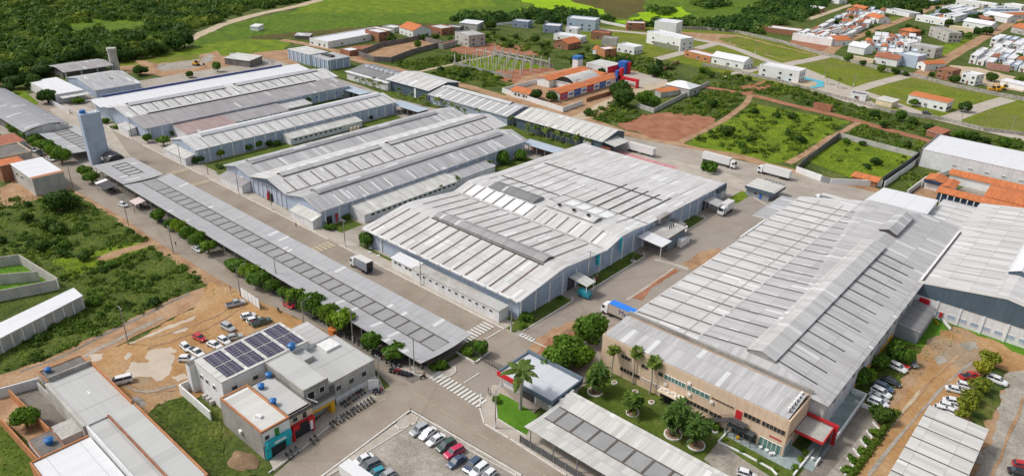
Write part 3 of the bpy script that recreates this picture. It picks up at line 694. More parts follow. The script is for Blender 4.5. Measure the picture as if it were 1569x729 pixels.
strips(m, 'x', PC, 196, 216, [t for t in ts if t < -145], .3, 'darkstrip'); strips(m, 'x', PC, 190.4, 216, [t + .1 for t in ts if t > -135], .75, 'blackstrip')
strips(m, 'x', PC, 216, 241, [t + 1 for t in ts[::2]], .18, 'greystrip')
along(m, 'x', PC, 167.2, .45, -168, -107, 'greystrip'); along(m, 'x', PC, 187.9, .8, -166.4, -140, 'blackstrip', .09)
along(m, 'x', PC, 190.3, .35, -140, -105.6, 'darkstrip', .09); along(m, 'x', PC, 211.2, .9, -165.2, -113, 'blackstrip', .09)
along(m, 'x', PC, 143.6, .7, -156.5, -111, 'blackstrip', .09); along(m, 'x', PC, 202, .14, -166, -112, 'greystrip', .09); along(m, 'x', PC, 182.3, .3, -139.5, -116, 'darkstrip', .09)
along(m, 'x', PC, 136, .12, -170, -106, 'greystrip', .04); along(m, 'x', PC, 158, .12, -170, -106, 'greystrip', .04)
for x in (-165.9, -161.4, -157, -152.3, -147.6, -143): m.poly([(x, 168.4, 7.32), (x + 3.6, 168.4, 7.32), (x + 3.6, 174.4, 8.82), (x, 174.4, 8.82)], 'skylight')
for x in (-133.8, -129.3, -124.6, -120.2): m.poly([(x, 183, 8.88), (x + 3.7, 183, 8.88), (x + 3.7, 188, 8.36), (x, 188, 8.36)], 'skylight')
m.into(hall, 'roof')
monitor(hall, 'x', PC, 144.8, 149.2, .9, -156.4, -111.5, 'rpurple_y', 'blackstrip')
monitor(hall, 'x', PC, 175.4, 180.8, 1.4, -161.4, -140.6, 'rslate_y', 'steel')
v = monitor(hall, 'x', PC, 176.6, 181.4, 1.1, -136.2, -117, 'rmid_y', 'greystrip')
m = M()
for x in (-132.5, -126.6, -120.8): M().box(x, x + .9, 177.6, 178.6, 10.2, 10.62, 'black').ob('vent_opening', hall)
walls(hall, 'x', PC, -170.6, -105.4, .9, 'wallblue')
pilasters(hall, 'y', -106.3, [128.9 + 6.05 * i for i in range(20)], 6.4, 1); pilasters(hall, 'x', 128.5, [-169.2, -162.8], 6, -1)
for i in range(19):
    y = 129.6 + 6.05 * i; m = M(); m.box(-106.3, -106.22, y, y + 4.9, 1.6, 6.2, 'wallpanel'); m.ob('wall_panel', hall)
m = M(); m.box(-170.4, -106, 127.2, 127.75, 5.75, 6.2, 'fascia')
for i in range(14): m.box(-168 + i * 4.55, -167.6 + i * 4.55, 126.9, 127.3, 6, 6.4, 'fascia')
m.ob('gutter', hall)
m = M(); m.box(-105.6, -105.1, 174.3, 175, 4.6, 8.6, 'cyan').cyl(-105.3, 174.6, 3.5, 8.8, .18, .18, 'cyan'); m.ob('downpipe', hall)
m = M(); m.box(-106.2, -105.5, 163, 164.2, 3.4, 6.9, 'cyan'); m.ob('downpipe', hall)
m = M(); m.box(-106.25, -104.6, 196.4, 203, 6.2, 8.2, 'greystrip')
for i in range(6): m.box(-104.6, -104.55, 196.9 + i * 1.02, 197.5 + i * 1.02, 6.5, 7.9, 'darkgrey')
m.ob('louvre_box', hall)
lowbox(hall, -105.5, -99.2, 149, 153.2, 5.2, 4.5, '+x', 'rcream_x', None, 'loading_canopy')
for y in (149.4, 152.8): M().tube((-99.6, y, 0), (-99.6, y, 4.5), .12, .12, 'white').ob('post', hall)
m = M(); m.box(-106.3, -106.1, 149.4, 152.8, 0, 4.4, 'darkgrey'); m.ob('loading_door', hall)
lowbox(hall, -105.5, -96.5, 184.5, 190.5, 5.6, 5.0, '+x', 'newroof_x', None, 'loading_canopy')
M().tube((-97, 185, 0), (-97, 185, 5), .12, .12, 'white').ob('post', hall)
m = M(); m.box(-105.9, -98.2, 191, 202.8, 0, 5.0, 'darkconcrete', 'rcream_x').box(-98.3, -98.1, 191, 202.8, 1, 4.4, 'slateblue'); m.box(-106, -98.1, 190.9, 202.9, 5.0, 5.2, 'lightconcrete'); m.ob('plant_room', hall)
for i in range(3): M().rbox((-97.2, 198 + i * 1.9, .2), 1.6, 1.5, 2.6 - i * .3, 0, 'white').ob('ventilation_unit', hall)
for i in range(3): M().cyl(-101.5, 197.5 + i * 1.2, 5.2, 6.5, .18, .18, 'darkgrey').ob('vent_pipe', hall)
M().tube((-97.5, 201, 4.5), (-99, 204.5, 4.6), .35, .35, 'white', 8).ob('duct', hall)
lowbox(hall, -105.8, -101, 203.4, 208, 4.4, 3.8, '+x', 'rslate_x', None, 'loading_canopy')
lowbox(hall, -105.8, -100, 229, 234.5, 4.6, 3.9, '+x', 'rgrey_x', None, 'loading_canopy')
for y0, y1 in ((229.4, 234), (203.6, 207.6)): M().box(-106.2, -106.05, y0, y1, 0, 3.9, 'darkgrey').ob('loading_door', hall)
m = M(); m.box(-105.5, -104.9, 238.5, 244.6, 4.5, 6.9, 'walldark'); m.ob('sign_board', hall)
lowbox(hall, -150, -106.3, 244.4, 249, 5.2, 4.4, '+y', 'rcream_y', 'wallwhite')
for i in range(4):
    y = 130.5 + i * 6.05
# long low office annex along the street front of hall C
an = thing('office_annex', 'long low white annex with slab roof along the street front of the broad central hall', 'annex', (-130, 125, 0))
m = M(); m.box(-143, -109, 123.4, 127.2, 0, 3.6, 'wallwhite', 'lightconcrete').box(-143.2, -108.8, 123.2, 127.3, 3.6, 3.8, 'lightconcrete', 'lightconcrete'); m.ob('building', an)
m = M(); m.box(-118.5, -108.9, 123.3, 127.25, 3.81, 3.86, 'flat_y'); m.ob('roof_sheet', an)
m = M(); m.box(-152.6, -143, 123.9, 127.3, 0, 3.5, 'white').ob('side_wing', an)
m = M(); m.poly([(-152.9, 123.6, 3.55), (-142.4, 123.6, 3.55), (-142.4, 127.4, 4.1), (-152.9, 127.4, 4.1)], 'newroof_y').box(-152.9, -142.4, 123.55, 123.65, 3.4, 3.55, 'fascia'); m.ob('roof', an)
for x in frange(-141, -110, 2.6): win(an, x, x + 1.0, 123.32, 123.44, 2.3, 3.0)
for x in (-151.5, -149.6, -146.6, -145): win(an, x, x + 1.2, 123.8, 123.94, 2.1, 2.8)
# --- shed W3: three gables
P3 = [(-251.6, 6.1), (-242.5, 8.4), (-233.7, 6.7), (-221, 9.3), (-210, 6.5), (-200, 8.6), (-190.6, 5.9)]
w3 = thing('factory_hall', 'triple gabled factory hall with long grey ridge vents, left of the broad central hall', 'factory hall', (-220, 178, 0))
roofband(w3, 'roof', 'y', P3[:3], 125.8, 238, 'rgrey_x'); roofband(w3, 'roof', 'y', P3[2:5], 125.6, 240.5, 'rwhite_x'); roofband(w3, 'roof', 'y', P3[4:], 125.8, 232, 'rgrey_x')
m = M(); ts = frange(130, 235, 5.6)
strips(m, 'y', P3, -239.5, -234, ts, .3, 'greystrip'); strips(m, 'y', P3, -218, -210.2, ts, .55, 'brownstrip'); strips(m, 'y', P3, -226.5, -222.4, [t + 2 for t in ts], .3, 'greystrip')
strips(m, 'y', P3, -195, -190.8, ts[1:], .25, 'greystrip')
for t in (135, 140.5, 146, 151.6, 157, 168, 179, 195.6, 206.5, 212, 217): strips(m, 'y', P3, -196.2, -190.7, [t], .55, 'skylight', .09)
along(m, 'y', P3, -210.4, .6, 126, 231, 'darkstrip')
for t in ts: strips(m, 'y', P3, -226.4, -224.6, [t + .8], 2.6, 'skylight', .07)
m.into(w3, 'roof.001')
monitor(w3, 'y', P3, -244, -240.6, .9, 131, 226, 'rgrey_y', 'greystrip', rnd=True)
monitor(w3, 'y', P3, -222.6, -219.4, .9, 130.5, 175.5, 'rmid_y', 'darkstrip'); monitor(w3, 'y', P3, -222.6, -219.4, .9, 180, 236.5, 'rmid_y', 'darkstrip')
monitor(w3, 'y', P3, -203, -198.6, 1.0, 131, 224.5, 'rgrey_y', 'greystrip', rnd=True)
walls(w3, 'y', P3, 126.2, 231, .6, 'wallblue')
m = M(); m.poly([(-233.7, 125.75, 6.3), (-221, 125.75, 8.9), (-210, 125.75, 6.2), (-221, 125.75, 7.0)], 'walldark'); m.ob('gable_panel', w3)
pilasters(w3, 'y', -191.2, frange(128, 231, 5.6), 6, 1); pilasters(w3, 'x', 126.8, frange(-233, -209, 3), 6.2, -1, w=.25)
m = M(); m.box(-222.6, -220.6, 126.5, 126.82, 0, 3.2, 'black'); m.ob('door', w3)
m = M(); m.box(-224, -223.3, 126.4, 126.8, 0, 2.4, 'brightred').box(-223, -222.7, 126.4, 126.8, 1, 3.8, 'brightred'); m.ob('fire_cabinet', w3)
m = M(); m.box(-191.3, -191.1, 128.4, 130.6, 0, 3, 'black'); m.ob('door', w3)
m = M(); m.box(-191.2, -190.8, 132, 132.7, .4, 3.2, 'brightred'); m.ob('fire_cabinet', w3)
lowbox(w3, -204.5, -191.1, 122.9, 126.9, 4.4, 3.2, '-y', 'rcream_y', 'wallwhite'); lowbox(w3, -250, -234.5, 122.9, 126.9, 4.4, 3.2, '-y', 'rpurple_y', 'wallwhite')
lowbox(w3, -191.3, -183.2, 138, 182, 4.8, 3.2, '+x', 'rcream_x', 'wallwhite'); lowbox(w3, -191.2, -184.6, 182, 205, 4.4, 3.0, '+x', 'rgrey_x', 'wallwhite')
for y in frange(141, 180, 2.4): win(w3, -183.5, -183.38, y, y + 1.5, 1.9, 2.6)
# --- shed W2: slim single gable
P2 = [(-295.3, 5.8), (-285.2, 8.3), (-274.7, 5.8)]
w2 = thing('factory_hall', 'slim factory hall with thin dark roof bars and one rounded light ridge vent', 'factory hall', (-285, 178, 0))
roofband(w2, 'roof', 'y', P2, 126.6, 231.5, 'rwhite_x')
m = M(); ts = frange(133, 229, 5.05); strips(m, 'y', P2, -283, -274.8, ts, .32, 'darkstrip'); strips(m, 'y', P2, -295, -287.5, ts, .32, 'darkstrip'); m.into(w2, 'roof')
monitor(w2, 'y', P2, -287, -283.4, .9, 134, 228, 'ridgelight', 'ridgelight', rnd=True)
walls(w2, 'y', P2, 126.6, 231.5, .5, 'wallblue')
pilasters(w2, 'y', -275.2, frange(127.6, 231, 5.05), 5.7, 1)
for y in (150, 175, 190): win(w2, -275.1, -274.9, y, y + 1, 2.2, 3.2, 'blue')
lowbox(w2, -294, -276, 122.7, 127.4, 4.0, 3.0, '-y', 'rcream_y', 'wallwhite'); lowbox(w2, -275.3, -268.6, 166, 205, 4.4, 3.1, '+x', 'rcream_x', 'wallwhite')
for y in frange(168, 192, 2.6): win(w2, -268.8, -268.68, y, y + 1.4, 1.8, 2.5)
for i in range(3):
    m = M(); m.cyl(-267, 197 + i * 2, 0, 1.7, .7, .55, 'cream', 8); tag(m.ob('storage_drum'), 'pale drum beside the open porch of the slim hall, number %s from the street' % ('one', 'two', 'three')[i], 'drum', 'drums by the slim hall')
# --- shed W1: wide two-part hall far left
P1w = [(-371.5, 7.2), (-366, 8.6), (-354.5, 7.4), (-352, 7.6), (-343.2, 9.6), (-331, 7.4), (-316.2, 5.6)]
w1 = thing('factory_hall', 'wide factory hall at the far left, white roof with blue strip above grey slope', 'factory hall', (-344, 178, 0))
roofband(w1, 'roof', 'y', P1w[:3], 123.5, 236, 'newroof_x', edge='fascia'); roofband(w1, 'roof', 'y', P1w[2:6], 125.2, 238, 'rwhite_x'); roofband(w1, 'roof', 'y', P1w[5:], 126, 235, 'rpurple_x')
m = M(); m.box(-366.9, -366.2, 129.5, 226, 8.5, 9.5, 'bluefascia'); m.poly([(-368.6, 129.5, 9.1), (-366.2, 129.5, 9.6), (-366.2, 226, 9.6), (-368.6, 226, 9.1)], 'newroof_x'); m.ob('ridge_vent', w1)
m = M(); ts = frange(130, 232, 5.1); strips(m, 'y', P1w, -341, -331.4, ts, .5, 'darkstrip'); m.into(w1, 'roof')
monitor(w1, 'y', P1w, -345, -341.2, .9, 131, 178, 'ridge', 'darkstrip'); monitor(w1, 'y', P1w, -345, -341.2, .9, 184, 232, 'ridge', 'darkstrip')
m = M(); m.box(-332.3, -330.4, 134, 223, 7.5, 7.9, 'ridge').box(-330.5, -330.3, 134, 223, 6.9, 7.7, 'darkstrip'); m.ob('roof_kerb', w1)
walls(w1, 'y', P1w, 126.4, 235, .6, 'wallblue'); pilasters(w1, 'y', -316.9, frange(128, 234, 5.1), 5.5, 1)
lowbox(w1, -317, -303.5, 137.5, 161, 4.8, 3.4, '+x', 'rannex_x', 'wallwhite'); lowbox(w1, -317, -305.5, 161, 190, 4.8, 3.3, '+x', 'rpurple_x', 'wallwhite'); lowbox(w1, -317, -308, 190, 205, 4.2, 3.3, '+x', 'rmid_x', 'concrete')
for y in frange(140, 186, 2.6): win(w1, -305.7 if y > 161 else -303.75, -305.6 if y > 161 else -303.6, y, y + 1.5, 2.1, 2.9)
for y in (213, 219, 225): win(w1, -316.8, -316.66, y, y + 1.1, 2.6, 3.7, 'blue')
lowbox(w1, -338, -327, 122.9, 126.8, 3.8, 3.0, '-y', 'rmid_y', 'wallwhite')
m = M(); m.box(-341, -339.4, 126.5, 127.05, 0, 2.8, 'rust'); m.ob('door', w1)
# link roofs across the back
for (x0, x1, y0, y1, l) in ((-195, -175.8, 231.4, 238.5, 'pale blue flat link roof joining the triple gabled hall to the broad central hall'), (-280.5, -258.8, 230.4, 238.2, 'pale blue flat link roof behind the far end of the slim hall'), (-322.5, -302.8, 230.2, 238, 'pale blue flat link roof at the back of the far left hall')):
    r = thing('covered_walkway', l, 'walkway roof', ((x0 + x1) / 2, (y0 + y1) / 2, 0))
    m = M(); m.box(x0, x1, y0, y1, 3.9, 4.1, 'slateblue', 'roofblue').ob('roof', r)
    for x in frange(x0 + .5, x1, 4.5):
        for y in (y0 + .3, y1 - .3): M().box(x - .12, x + .12, y - .12, y + .12, 0, 3.95, 'steel').ob('post', r)
    m = M(); m.box(x0 + 1, x1 - 1, y1 - .5, y1 - .3, 0, 3.9, 'brick'); m.ob('back_wall', r)
# --- hall R (right) with the tan office building in front
R0 = 137.6
PR = [(-78.5, 9.0), (-60.5, 10.2), (-45.3, 12.2), (-28.8, 9.0)]
hr = thing('factory_hall', 'large right hand hall with weathered pale roof and wide ridge vent behind tan offices', 'factory hall', (-54, 195, 0))
m = M(); zr = 12.2; hx = -60.5; zh = interp(PR, hx)
m.poly([(-78.5, R0, 9), (hx, R0, zh), (hx, 254.9, zh), (-78.5, 246.5, 9)], 'rwhite_x'); m.poly([(hx, R0, zh), (-45.3, 141.5, zr), (-45.3, 248, zr), (-58.5, 256, 10.9), (hx, 254.9, zh)], 'rweather_x')
m.poly([(hx, R0, zh), (-28.8, R0 - 1.2, 9.0), (-45.3, 141.5, zr)], 'rgrey_y'); m.poly([(-28.8, R0 - 1.2, 9), (-28.8, 210.5, 9), (-28.8, 258, 9), (-40.8, 257, 10.8), (-45.3, 248, zr), (-45.3, 141.5, zr)], 'rweather_x')
m.poly([(-58.5, 256, 10.9), (-45.3, 248, zr), (-40.8, 257, 10.8)], 'rmid_x')
b = len(m.v)
for a, c in (((-78.5, R0), (-78.5, 246.5)), ((-28.8, 258), (-28.8, R0 - 1.2)), ((-78.5, R0), (hx, R0))):
    za, zc = (9, 9) if c[0] != hx else (9, zh)
    m.poly([(a[0], a[1], za - .35), (c[0], c[1], zc - .35), (c[0], c[1], zc), (a[0], a[1], za)], 'fascia')
m.ob('roof', hr)
m = M(); ts = frange(140.6, 246, 5.6)
strips(m, 'y', PR, -78.2, -60.8, ts, .55, 'brownstrip'); strips(m, 'y', PR, -60.2, -49.2, [t + .3 for t in ts], .5, 'darkstrip'); strips(m, 'y', PR, -42.3, -33, [t + .4 for t in ts if t < 214], .45, 'blackstrip')
for t in ts[:12]: strips(m, 'y', PR, -56.5, -54.2, [t + .9], .35, 'skylight', .09)
along(m, 'y', PR, -64, .25, R0, 246, 'greystrip'); along(m, 'y', PR, -71.5, .12, R0, 246, 'greystrip')
m.into(hr, 'roof')
monitor(hr, 'y', PR, -48.8, -42.4, .95, 139.8, 218.5, 'rmid_x', 'greystrip'); monitor(hr, 'y', PR, -47.2, -42.4, 1.3, 228.5, 247, 'rgrey_x', 'blackstrip')
m = M(); m.poly([(-77.9, R0 + .4, 0), (-29.6, R0 + .4, 0), (-29.6, R0 + .4, 8.9), (-45.3, R0 + .4, 9), (hx, R0 + .4, zh - .3), (-77.9, R0 + .4, 8.9)], 'wallwhite')
m.poly([(-29.6, R0, 0), (-29.6, 257, 0), (-29.6, 257, 8.9), (-29.6, R0, 8.9)], 'wallwhite'); m.poly([(-77.9, R0, 0), (-77.9, 246, 0), (-77.9, 246, 8.9), (-77.9, R0, 8.9)], 'wallwhite')
m.poly([(-77.9, 246, 0), (-58, 255.5, 0), (-58, 255.5, 10.4), (-77.9, 246, 8.8)], 'wallwhite'); m.poly([(-58, 255.5, 0), (-29.6, 257, 0), (-29.6, 257, 8.9), (-58, 255.5, 10.4)], 'wallwhite'); m.ob('wall', hr)
pilasters(hr, 'y', -29.6, frange(140, 208, 6.2), 8.6, 1, 'wallwhite', w=.3); M().box(-29.55, -29.4, 160, 208, .2, 1.6, 'yellow').ob('painted_band', hr)
for y in frange(143, 205, 6.2): win(hr, -29.6, -29.45, y, y + 1.8, 5.2, 6.6)
lowbox(hr, -29.7, -23.6, 190.5, 206.5, 4.6, 3.9, '+x', 'rslate_x', 'guardwall', 'annex')
lowbox(hr, -85, -78.6, 223, 247, 7.5, 7.2, '-x', 'rcanopy_x', None, 'side_canopy')
m = M(); m.box(-78.9, -78.4, 200, 218, 9.05, 9.3, 'white'); m.ob('parapet', hr)
# white flat roofs beyond hall R
wr = thing('white_roof_shed', 'clean white mono-pitch roofed shed behind the far end of the right hand hall', 'shed', (-50, 266, 0))
m = M(); m.box(-59.5, -41.4, 257.6, 274.5, 0, 9.6, 'wallwhite').ob('wall', wr)
m = M(); m.prism([(-60.2, 256.6), (-40.8, 257.2), (-41.4, 275.6), (-59, 274.4)], 9.6, 9.95, 'fascia', 'newroof_x'); m.ob('roof', wr)
wl = thing('low_link_building', 'low striped roof building wedged between the white roofed shed and the far right hall', 'building', (-35, 268, 0))
m = M(); m.box(-41, -30.4, 258.2, 284, 0, 7.5, 'wallwhite').ob('wall', wl); m = M(); m.box(-41.2, -30.3, 257.8, 284.5, 7.5, 7.75, 'fascia', 'rwhite_x').ob('roof', wl)
m = M()
for y in frange(261, 284, 5.6): m.box(-41, -30.4, y, y + .35, 7.76, 7.8, 'greystrip')
m.into(wl, 'roof')
# far right hall with dark blue gable
PA = [(-30.2, 9.4), (-9.5, 12.6), (12, 9.4)]
ra = thing('factory_hall', 'far right hall with dark blue upper gable wall over white panels', 'factory hall', (-9, 246, 0))
roofband(ra, 'roof', 'y', PA, 208.2, 285, 'rwhite_x', .6)
m = M(); ts = frange(214, 284, 5.1); strips(m, 'y', PA, -26, -13, ts, .28, 'greystrip'); along(m, 'y', PA, -29.9, .5, 208.6, 252, 'white', .3); along(m, 'y', PA, -29.3, .35, 208.6, 252, 'blackstrip', .32); m.into(ra, 'roof')
monitor(ra, 'y', PA, -12, -7, 1.6, 224, 281, 'newroof_x', 'walldark')
walls(ra, 'y', PA, 208.2, 285, .3, 'wallwhite', dz=.5)
m = M(); m.poly([(-29.9, 208.36, 5.4), (11.7, 208.36, 5.4), (11.7, 208.36, 8.9), (-9.5, 208.36, 12.1), (-29.9, 208.36, 8.9)], 'walldark'); m.ob('gable_panel', ra)
pilasters(ra, 'x', 208.5, frange(-24, 12, 5.6), 5.4, -1)
for x in frange(-26.5, 11, 2.8): win(ra, x, x + 1.7, 208.38, 208.5, 1.4, 2.5, 'wallpanel')
m = M(); m.box(-28.6, -26, 208.2, 208.5, 2.6, 4.8, 'red'); m.ob('sign', ra); m = M(); m.box(-22.9, -22.2, 208, 208.5, 1, 2.4, 'brightred'); m.ob('fire_cabinet', ra)
# --- tan office building
ob_ = thing('office_building', 'two storey tan office building with ribbon windows, outside stair and white weathered roof', 'office building', (-55, 131, 0))
TX0, TX1, TY0, TY1 = -78.2, -32.6, 125.9, 137.2
m = M(); m.box(TX0, TX1, TY0, TY1 - .3, 0, 8.5, 'walltan')
for (a, b, c, d) in ((TX0 - .05, TX1 + .05, TY0 - .05, TY0 + .35), (TX0 - .05, TX1 + .05, TY1 - .35, TY1), (TX0 - .05, TX0 + .35, TY0 + .35, TY1 - .35), (TX1 - .3, TX1 + .05, TY0 + .35, TY1 - .35)): m.box(a, b, c, d, 8.45, 9.4, 'walltan')
m.ob('wall', ob_)
m = M(); m.poly([(TX0 + .36, TY0 + .2, 9.5), (TX1 - .5, TY0 + .2, 9.5), (TX1 - .5, TY1 - 1.6, 10.3), (TX0 + .36, TY1 - 1.6, 10.3)], 'rweather_y')
m.box(TX0 + .3, TX1 - .4, TY1 - 1.6, TY1 - .4, 9.3, 9.9, 'tantrim').box(TX0 + .3, TX1 - .4, TY0 + .12, TY0 + .22, 9.3, 9.5, 'greystrip').box(TX0 + .3, TX0 + .4, TY0 + .2, TY1 - 1.6, 9.3, 9.6, 'greystrip'); m.ob('roof', ob_)
m = M(); m.box(TX0 - .1, TX1 + .08, TY1 + .02, TY1 + .45, 8.5, 10.6, 'concrete'); m.ob('parapet', ob_)
for i in range(6):
    m = M(); y = 128.2 + i * 1.35; m.rbox((-34.1, y, 10.0), .5, .8, .75, .0, 'white'); m.box(-33.84, -33.8, y - .25, y + .25, 10.1, 10.6, 'darkgrey'); m.ob('air_conditioner', ob_)
F = TY0 - .14
for (a, b, z0, z1, mu, g) in ((-72.5, -70, 5.6, 6.5, 2, 'glassdark'), (-67, -65.4, 5.6, 6.5, 1, 'glassdark'), (-62.6, -61.5, 5.6, 6.5, 0, 'glassdark'), (-61, -55.8, 5.4, 6.6, 5, 'glassgreen'), (-55.3, -50, 5.4, 6.6, 4, 'glassgreen'), (-49.4, -44.3, 6.15, 6.5, 5, 'glassdark'),
        (-41.9, -38.4, 5.5, 6.6, 3, 'glassdark'), (-37.9, -33.1, 5.5, 6.6, 5, 'glassdark'), (-72.5, -67.3, 2.0, 3.0, 5, 'glassdark'), (-66.7, -61.4, 2.3, 2.8, 5, 'tantrim'), (-55.1, -49.7, 2.0, 3.0, 5, 'glassdark'), (-49.3, -46.5, 1.9, 2.9, 2, 'glassdark'), (-43.8, -38.4, .2, 2.3, 3, 'glassdark'), (-37.8, -33.2, .2, 2.6, 4, 'glassgreen')):
    win(ob_, a - .0, b, F, TY0, z0, z1, g, 'tantrim' if g == 'glassdark' else 'white', mull=mu)

win(ob_, TX1, TX1 + .12, 127.6, 136.8, 4.2, 4.7, 'glassdark', 'tantrim', mull=5); win(ob_, TX1, TX1 + .12, 126.4, 130, .2, 2.7, 'glassgreen', 'white', mull=2)
m = M(); m.box(-43.7, -42.3, TY0 - .12, TY0, 4.2, 6.3, 'brightred'); m.ob('door', ob_, 'bright red upper door')
m = M(); m.box(-44, -40.6, 123.9, 125.7, 3.9, 4.1, 'darkgrey')
for i in range(18): m.box(-50.2 + i * .34, -49.86 + i * .34, 124.2, 125.6, .2 + i * .21, .28 + i * .21, 'darkgrey')
for y in (124.15, 125.6):
    m.tube((-50.2, y, 1.1), (-44, y, 4.9), .05, .05, 'darkgrey', 4); m.tube((-50.2, y, .3), (-44, y, 3.9), .12, .12, 'darkgrey', 4)
m.tube((-44, 124, 4.9), (-40.6, 124, 4.9), .05, .05, 'darkgrey', 4)
for x in (-44, -42.3, -40.7): m.tube((x, 124, 0), (x, 124, 4.9), .07, .07, 'darkgrey', 5)
m.ob('stair', ob_)
m = M(); m.box(-61.2, -55, 123.3, 125.75, 3.2, 3.4, 'lightconcrete', 'cream')
for i in range(9): m.rbox((-60.6 + i * .62, 124.3 + (i % 3) * .3, 3.4), .4, .6, .3, i, 'white')
m.box(-61, -55.2, 124.8, 125.7, 0, 3.2, 'black').box(-55.2, -54.8, 123.6, 124.2, 0, 3.2, 'brightred'); m.ob('porch', ob_)
m = M(); m.box(-44.4, -38.6, 123.9, 125.7, 2.9, 3.05, 'black', 'glass').tube((-44.2, 124, 0), (-44.2, 124, 2.9), .08, .08, 'darkgrey').tube((-38.8, 124, 0), (-38.8, 124, 2.9), .08, .08, 'darkgrey'); m.ob('glass_awning', ob_)
m = M()
for i in range(9): m.box(-36 + i * .3, -35.78 + i * .3, TY0 - .06, TY0 - .0, 3.6, 4.0, 'brightred')
m.ob('sign_lettering', ob_)
for x, z in ((-54.9, 4.2), (-49.6, 5.0), (-55.3, 6.9), (-60.9, 3.9)):
    m = M(); m.box(x, x + .75, TY0 - .4, TY0 - .02, z, z + .55, 'white'); m.ob('air_conditioner', ob_)
# red entrance canopy
ec = thing('entrance_canopy', 'flat red edged entrance canopy with tall red frame beside the tan offices', 'canopy', (-29.5, 133, 0))
m = M(); m.box(-32.5, -26.8, 130.4, 136.6, 4.2, 4.45, 'lightconcrete', 'lightconcrete'); m.ob('roof', ec)
m = M(); m.box(-32.5, -26.6, 130.2, 130.4, 4.05, 4.65, 'brightred').box(-26.8, -26.6, 130.4, 136.6, 4.05, 4.65, 'brightred'); m.ob('fascia', ec)
m = M(); m.box(-32.5, -25.9, 136.7, 137.2, 4.6, 5.2, 'brightred').box(-26.7, -25.9, 136.7, 137.2, 0, 4.6, 'brightred'); m.ob('frame', ec); M().box(-25.9, -25.87, 136.8, 137.1, 2, 3.6, 'white').ob('sign', ec)
m = M(); m.box(-26.9, -26.75, 130.4, 136.4, 0, 3.9, 'glass'); m.ob('glass_side', ec)
gw = tag(M().box(-26.6, -26.3, 128, 130.2, 0, 1.1, 'white').box(-26.3, -26, 138, 158, 0, 1.6, 'white').box(-29.3, -26.3, 157.7, 158, 0, 1.6, 'white').ob('boundary_wall'), 'low white ramp wall running beside the right hand hall from the red entrance', 'wall')
wrect('courtyard', -29.6, -26.3, 126, 158, 'bluepave', 13)
# gate house by the crossing
gh = thing('gate_house', 'gate house with white sheet roof, slate parapet and a red sign strip beside the crossing', 'gate house', (-83.5, 108.5, 0))
m = M(); m.box(-90.2, -75.8, 104.3, 113.6, 0, 3.2, 'wallwhite'); m.box(-85, -81, 104.2, 104.3, 0, 2.8, 'glassdark'); m.box(-80.5, -77, 104.22, 104.3, 0, 2.6, 'concrete'); m.ob('wall', gh)
m = M(); m.box(-91.1, -75.3, 103.7, 114.2, 3.3, 3.75, 'rgate_y'); m.ob('roof', gh)
m = M(); m.box(-91.4, -75.2, 113.9, 114.5, 3.1, 4.6, 'slateblue').box(-91.4, -91, 103.6, 113.9, 3.1, 4.2, 'slateblue').box(-75.4, -75, 103.2, 113.9, 3.0, 4.3, 'walldark').box(-84, -75.4, 103.2, 103.6, 3, 4, 'walldark'); m.ob('parapet', gh)
m = M(); m.box(-91.4, -84, 103.2, 103.6, 3, 4.1, 'red'); m.ob('sign', gh)
for (x, y) in ((-90.8, 104), (-86, 104)): M().tube((x, y, 0), (x, y, 3.2), .12, .12, 'white').ob('post', gh)
for i in range(3):
    m = M(); m.box(-75, -74.5, 105.4 + i * 2, 106.3 + i * 2, 3.1, 3.8, 'white'); m.ob('air_conditioner', gh)
# long parking canopy beside the street (west)
def canopy(name, label, x0, x1, y0, y1, z, zv, mid, bars, near_ext=None, cat='parking canopy', wings='rcanopy_y'):
    r = thing(name, label, cat, ((x0 + x1) / 2, (y0 + y1) / 2, 0)); ya, yb = mid
    roofband(r, 'roof', 'x', [(y0, z), (ya, zv), (yb, zv - .05), (y1, z)], x0, x1, wings, .16, 'greystrip')
    m = M(); 
    m.poly([(x0 + 1, ya, zv + .05), (x1 - 2, ya, zv + .05), (x1 - 2, yb, zv + .03), (x0 + 1, yb, zv + .03)], 'rmidpanel')
    for x in bars: m.box(x, x + .5, ya, yb, zv + .03, zv + .12, 'darkstrip')
    m.box(x0 + 1, x1 - 2, ya - .12, ya + .12, zv + .04, zv + .14, 'darkstrip').box(x0 + 1, x1 - 2, yb - .15, yb + .15, zv + .04, zv + .14, 'darkstrip'); m.ob('valley_panels', r)
    for x in frange(x0 + 1.5, x1, 6):
        for y in (y0 + .4, y1 - .4): M().box(x - .09, x + .09, y - .09, y + .09, 0, z - .15, 'steel').ob('post', r)
    return r
pa = canopy('parking_canopy', 'very long grey parking canopy with barred middle strip between main street and outer street', -262, -106.2, 93.2, 110.2, 4.2, 3.7, (99.2, 104.2), frange(-250, -109, 4.55))
pb = thing('parking_canopy', 'stepped far part of the long grey parking canopy, next to the water tower', 'parking canopy', (-276, 101, 0))
roofband(pb, 'roof', 'x', [(93.2, 4.5), (99.5, 4.2), (104, 4.2), (107.7, 4.5)], -288.7, -262.2, 'rcanopy_y', .16, 'greystrip')
m = M()
for x in frange(-284, -268, 3.4): m.box(x, x + .3, 98.5, 103.5, 4.3, 4.4, 'darkstrip')
m.box(-284, -269, 98.3, 98.5, 4.3, 4.4, 'darkstrip').box(-284, -269, 103.5, 103.7, 4.3, 4.4, 'darkstrip'); m.ob('valley_panels', pb)
for x in frange(-287, -262, 6): M().box(x - .09, x + .09, 93.6, 93.8, 0, 4.3, 'steel').ob('post', pb); 
pc = canopy('parking_canopy', 'grey parking canopy with slatted middle beyond the water tower, in front of the arched roof', -346, -309, 93.5, 108.5, 4.2, 3.8, (99, 104.5), frange(-341, -313, 4))
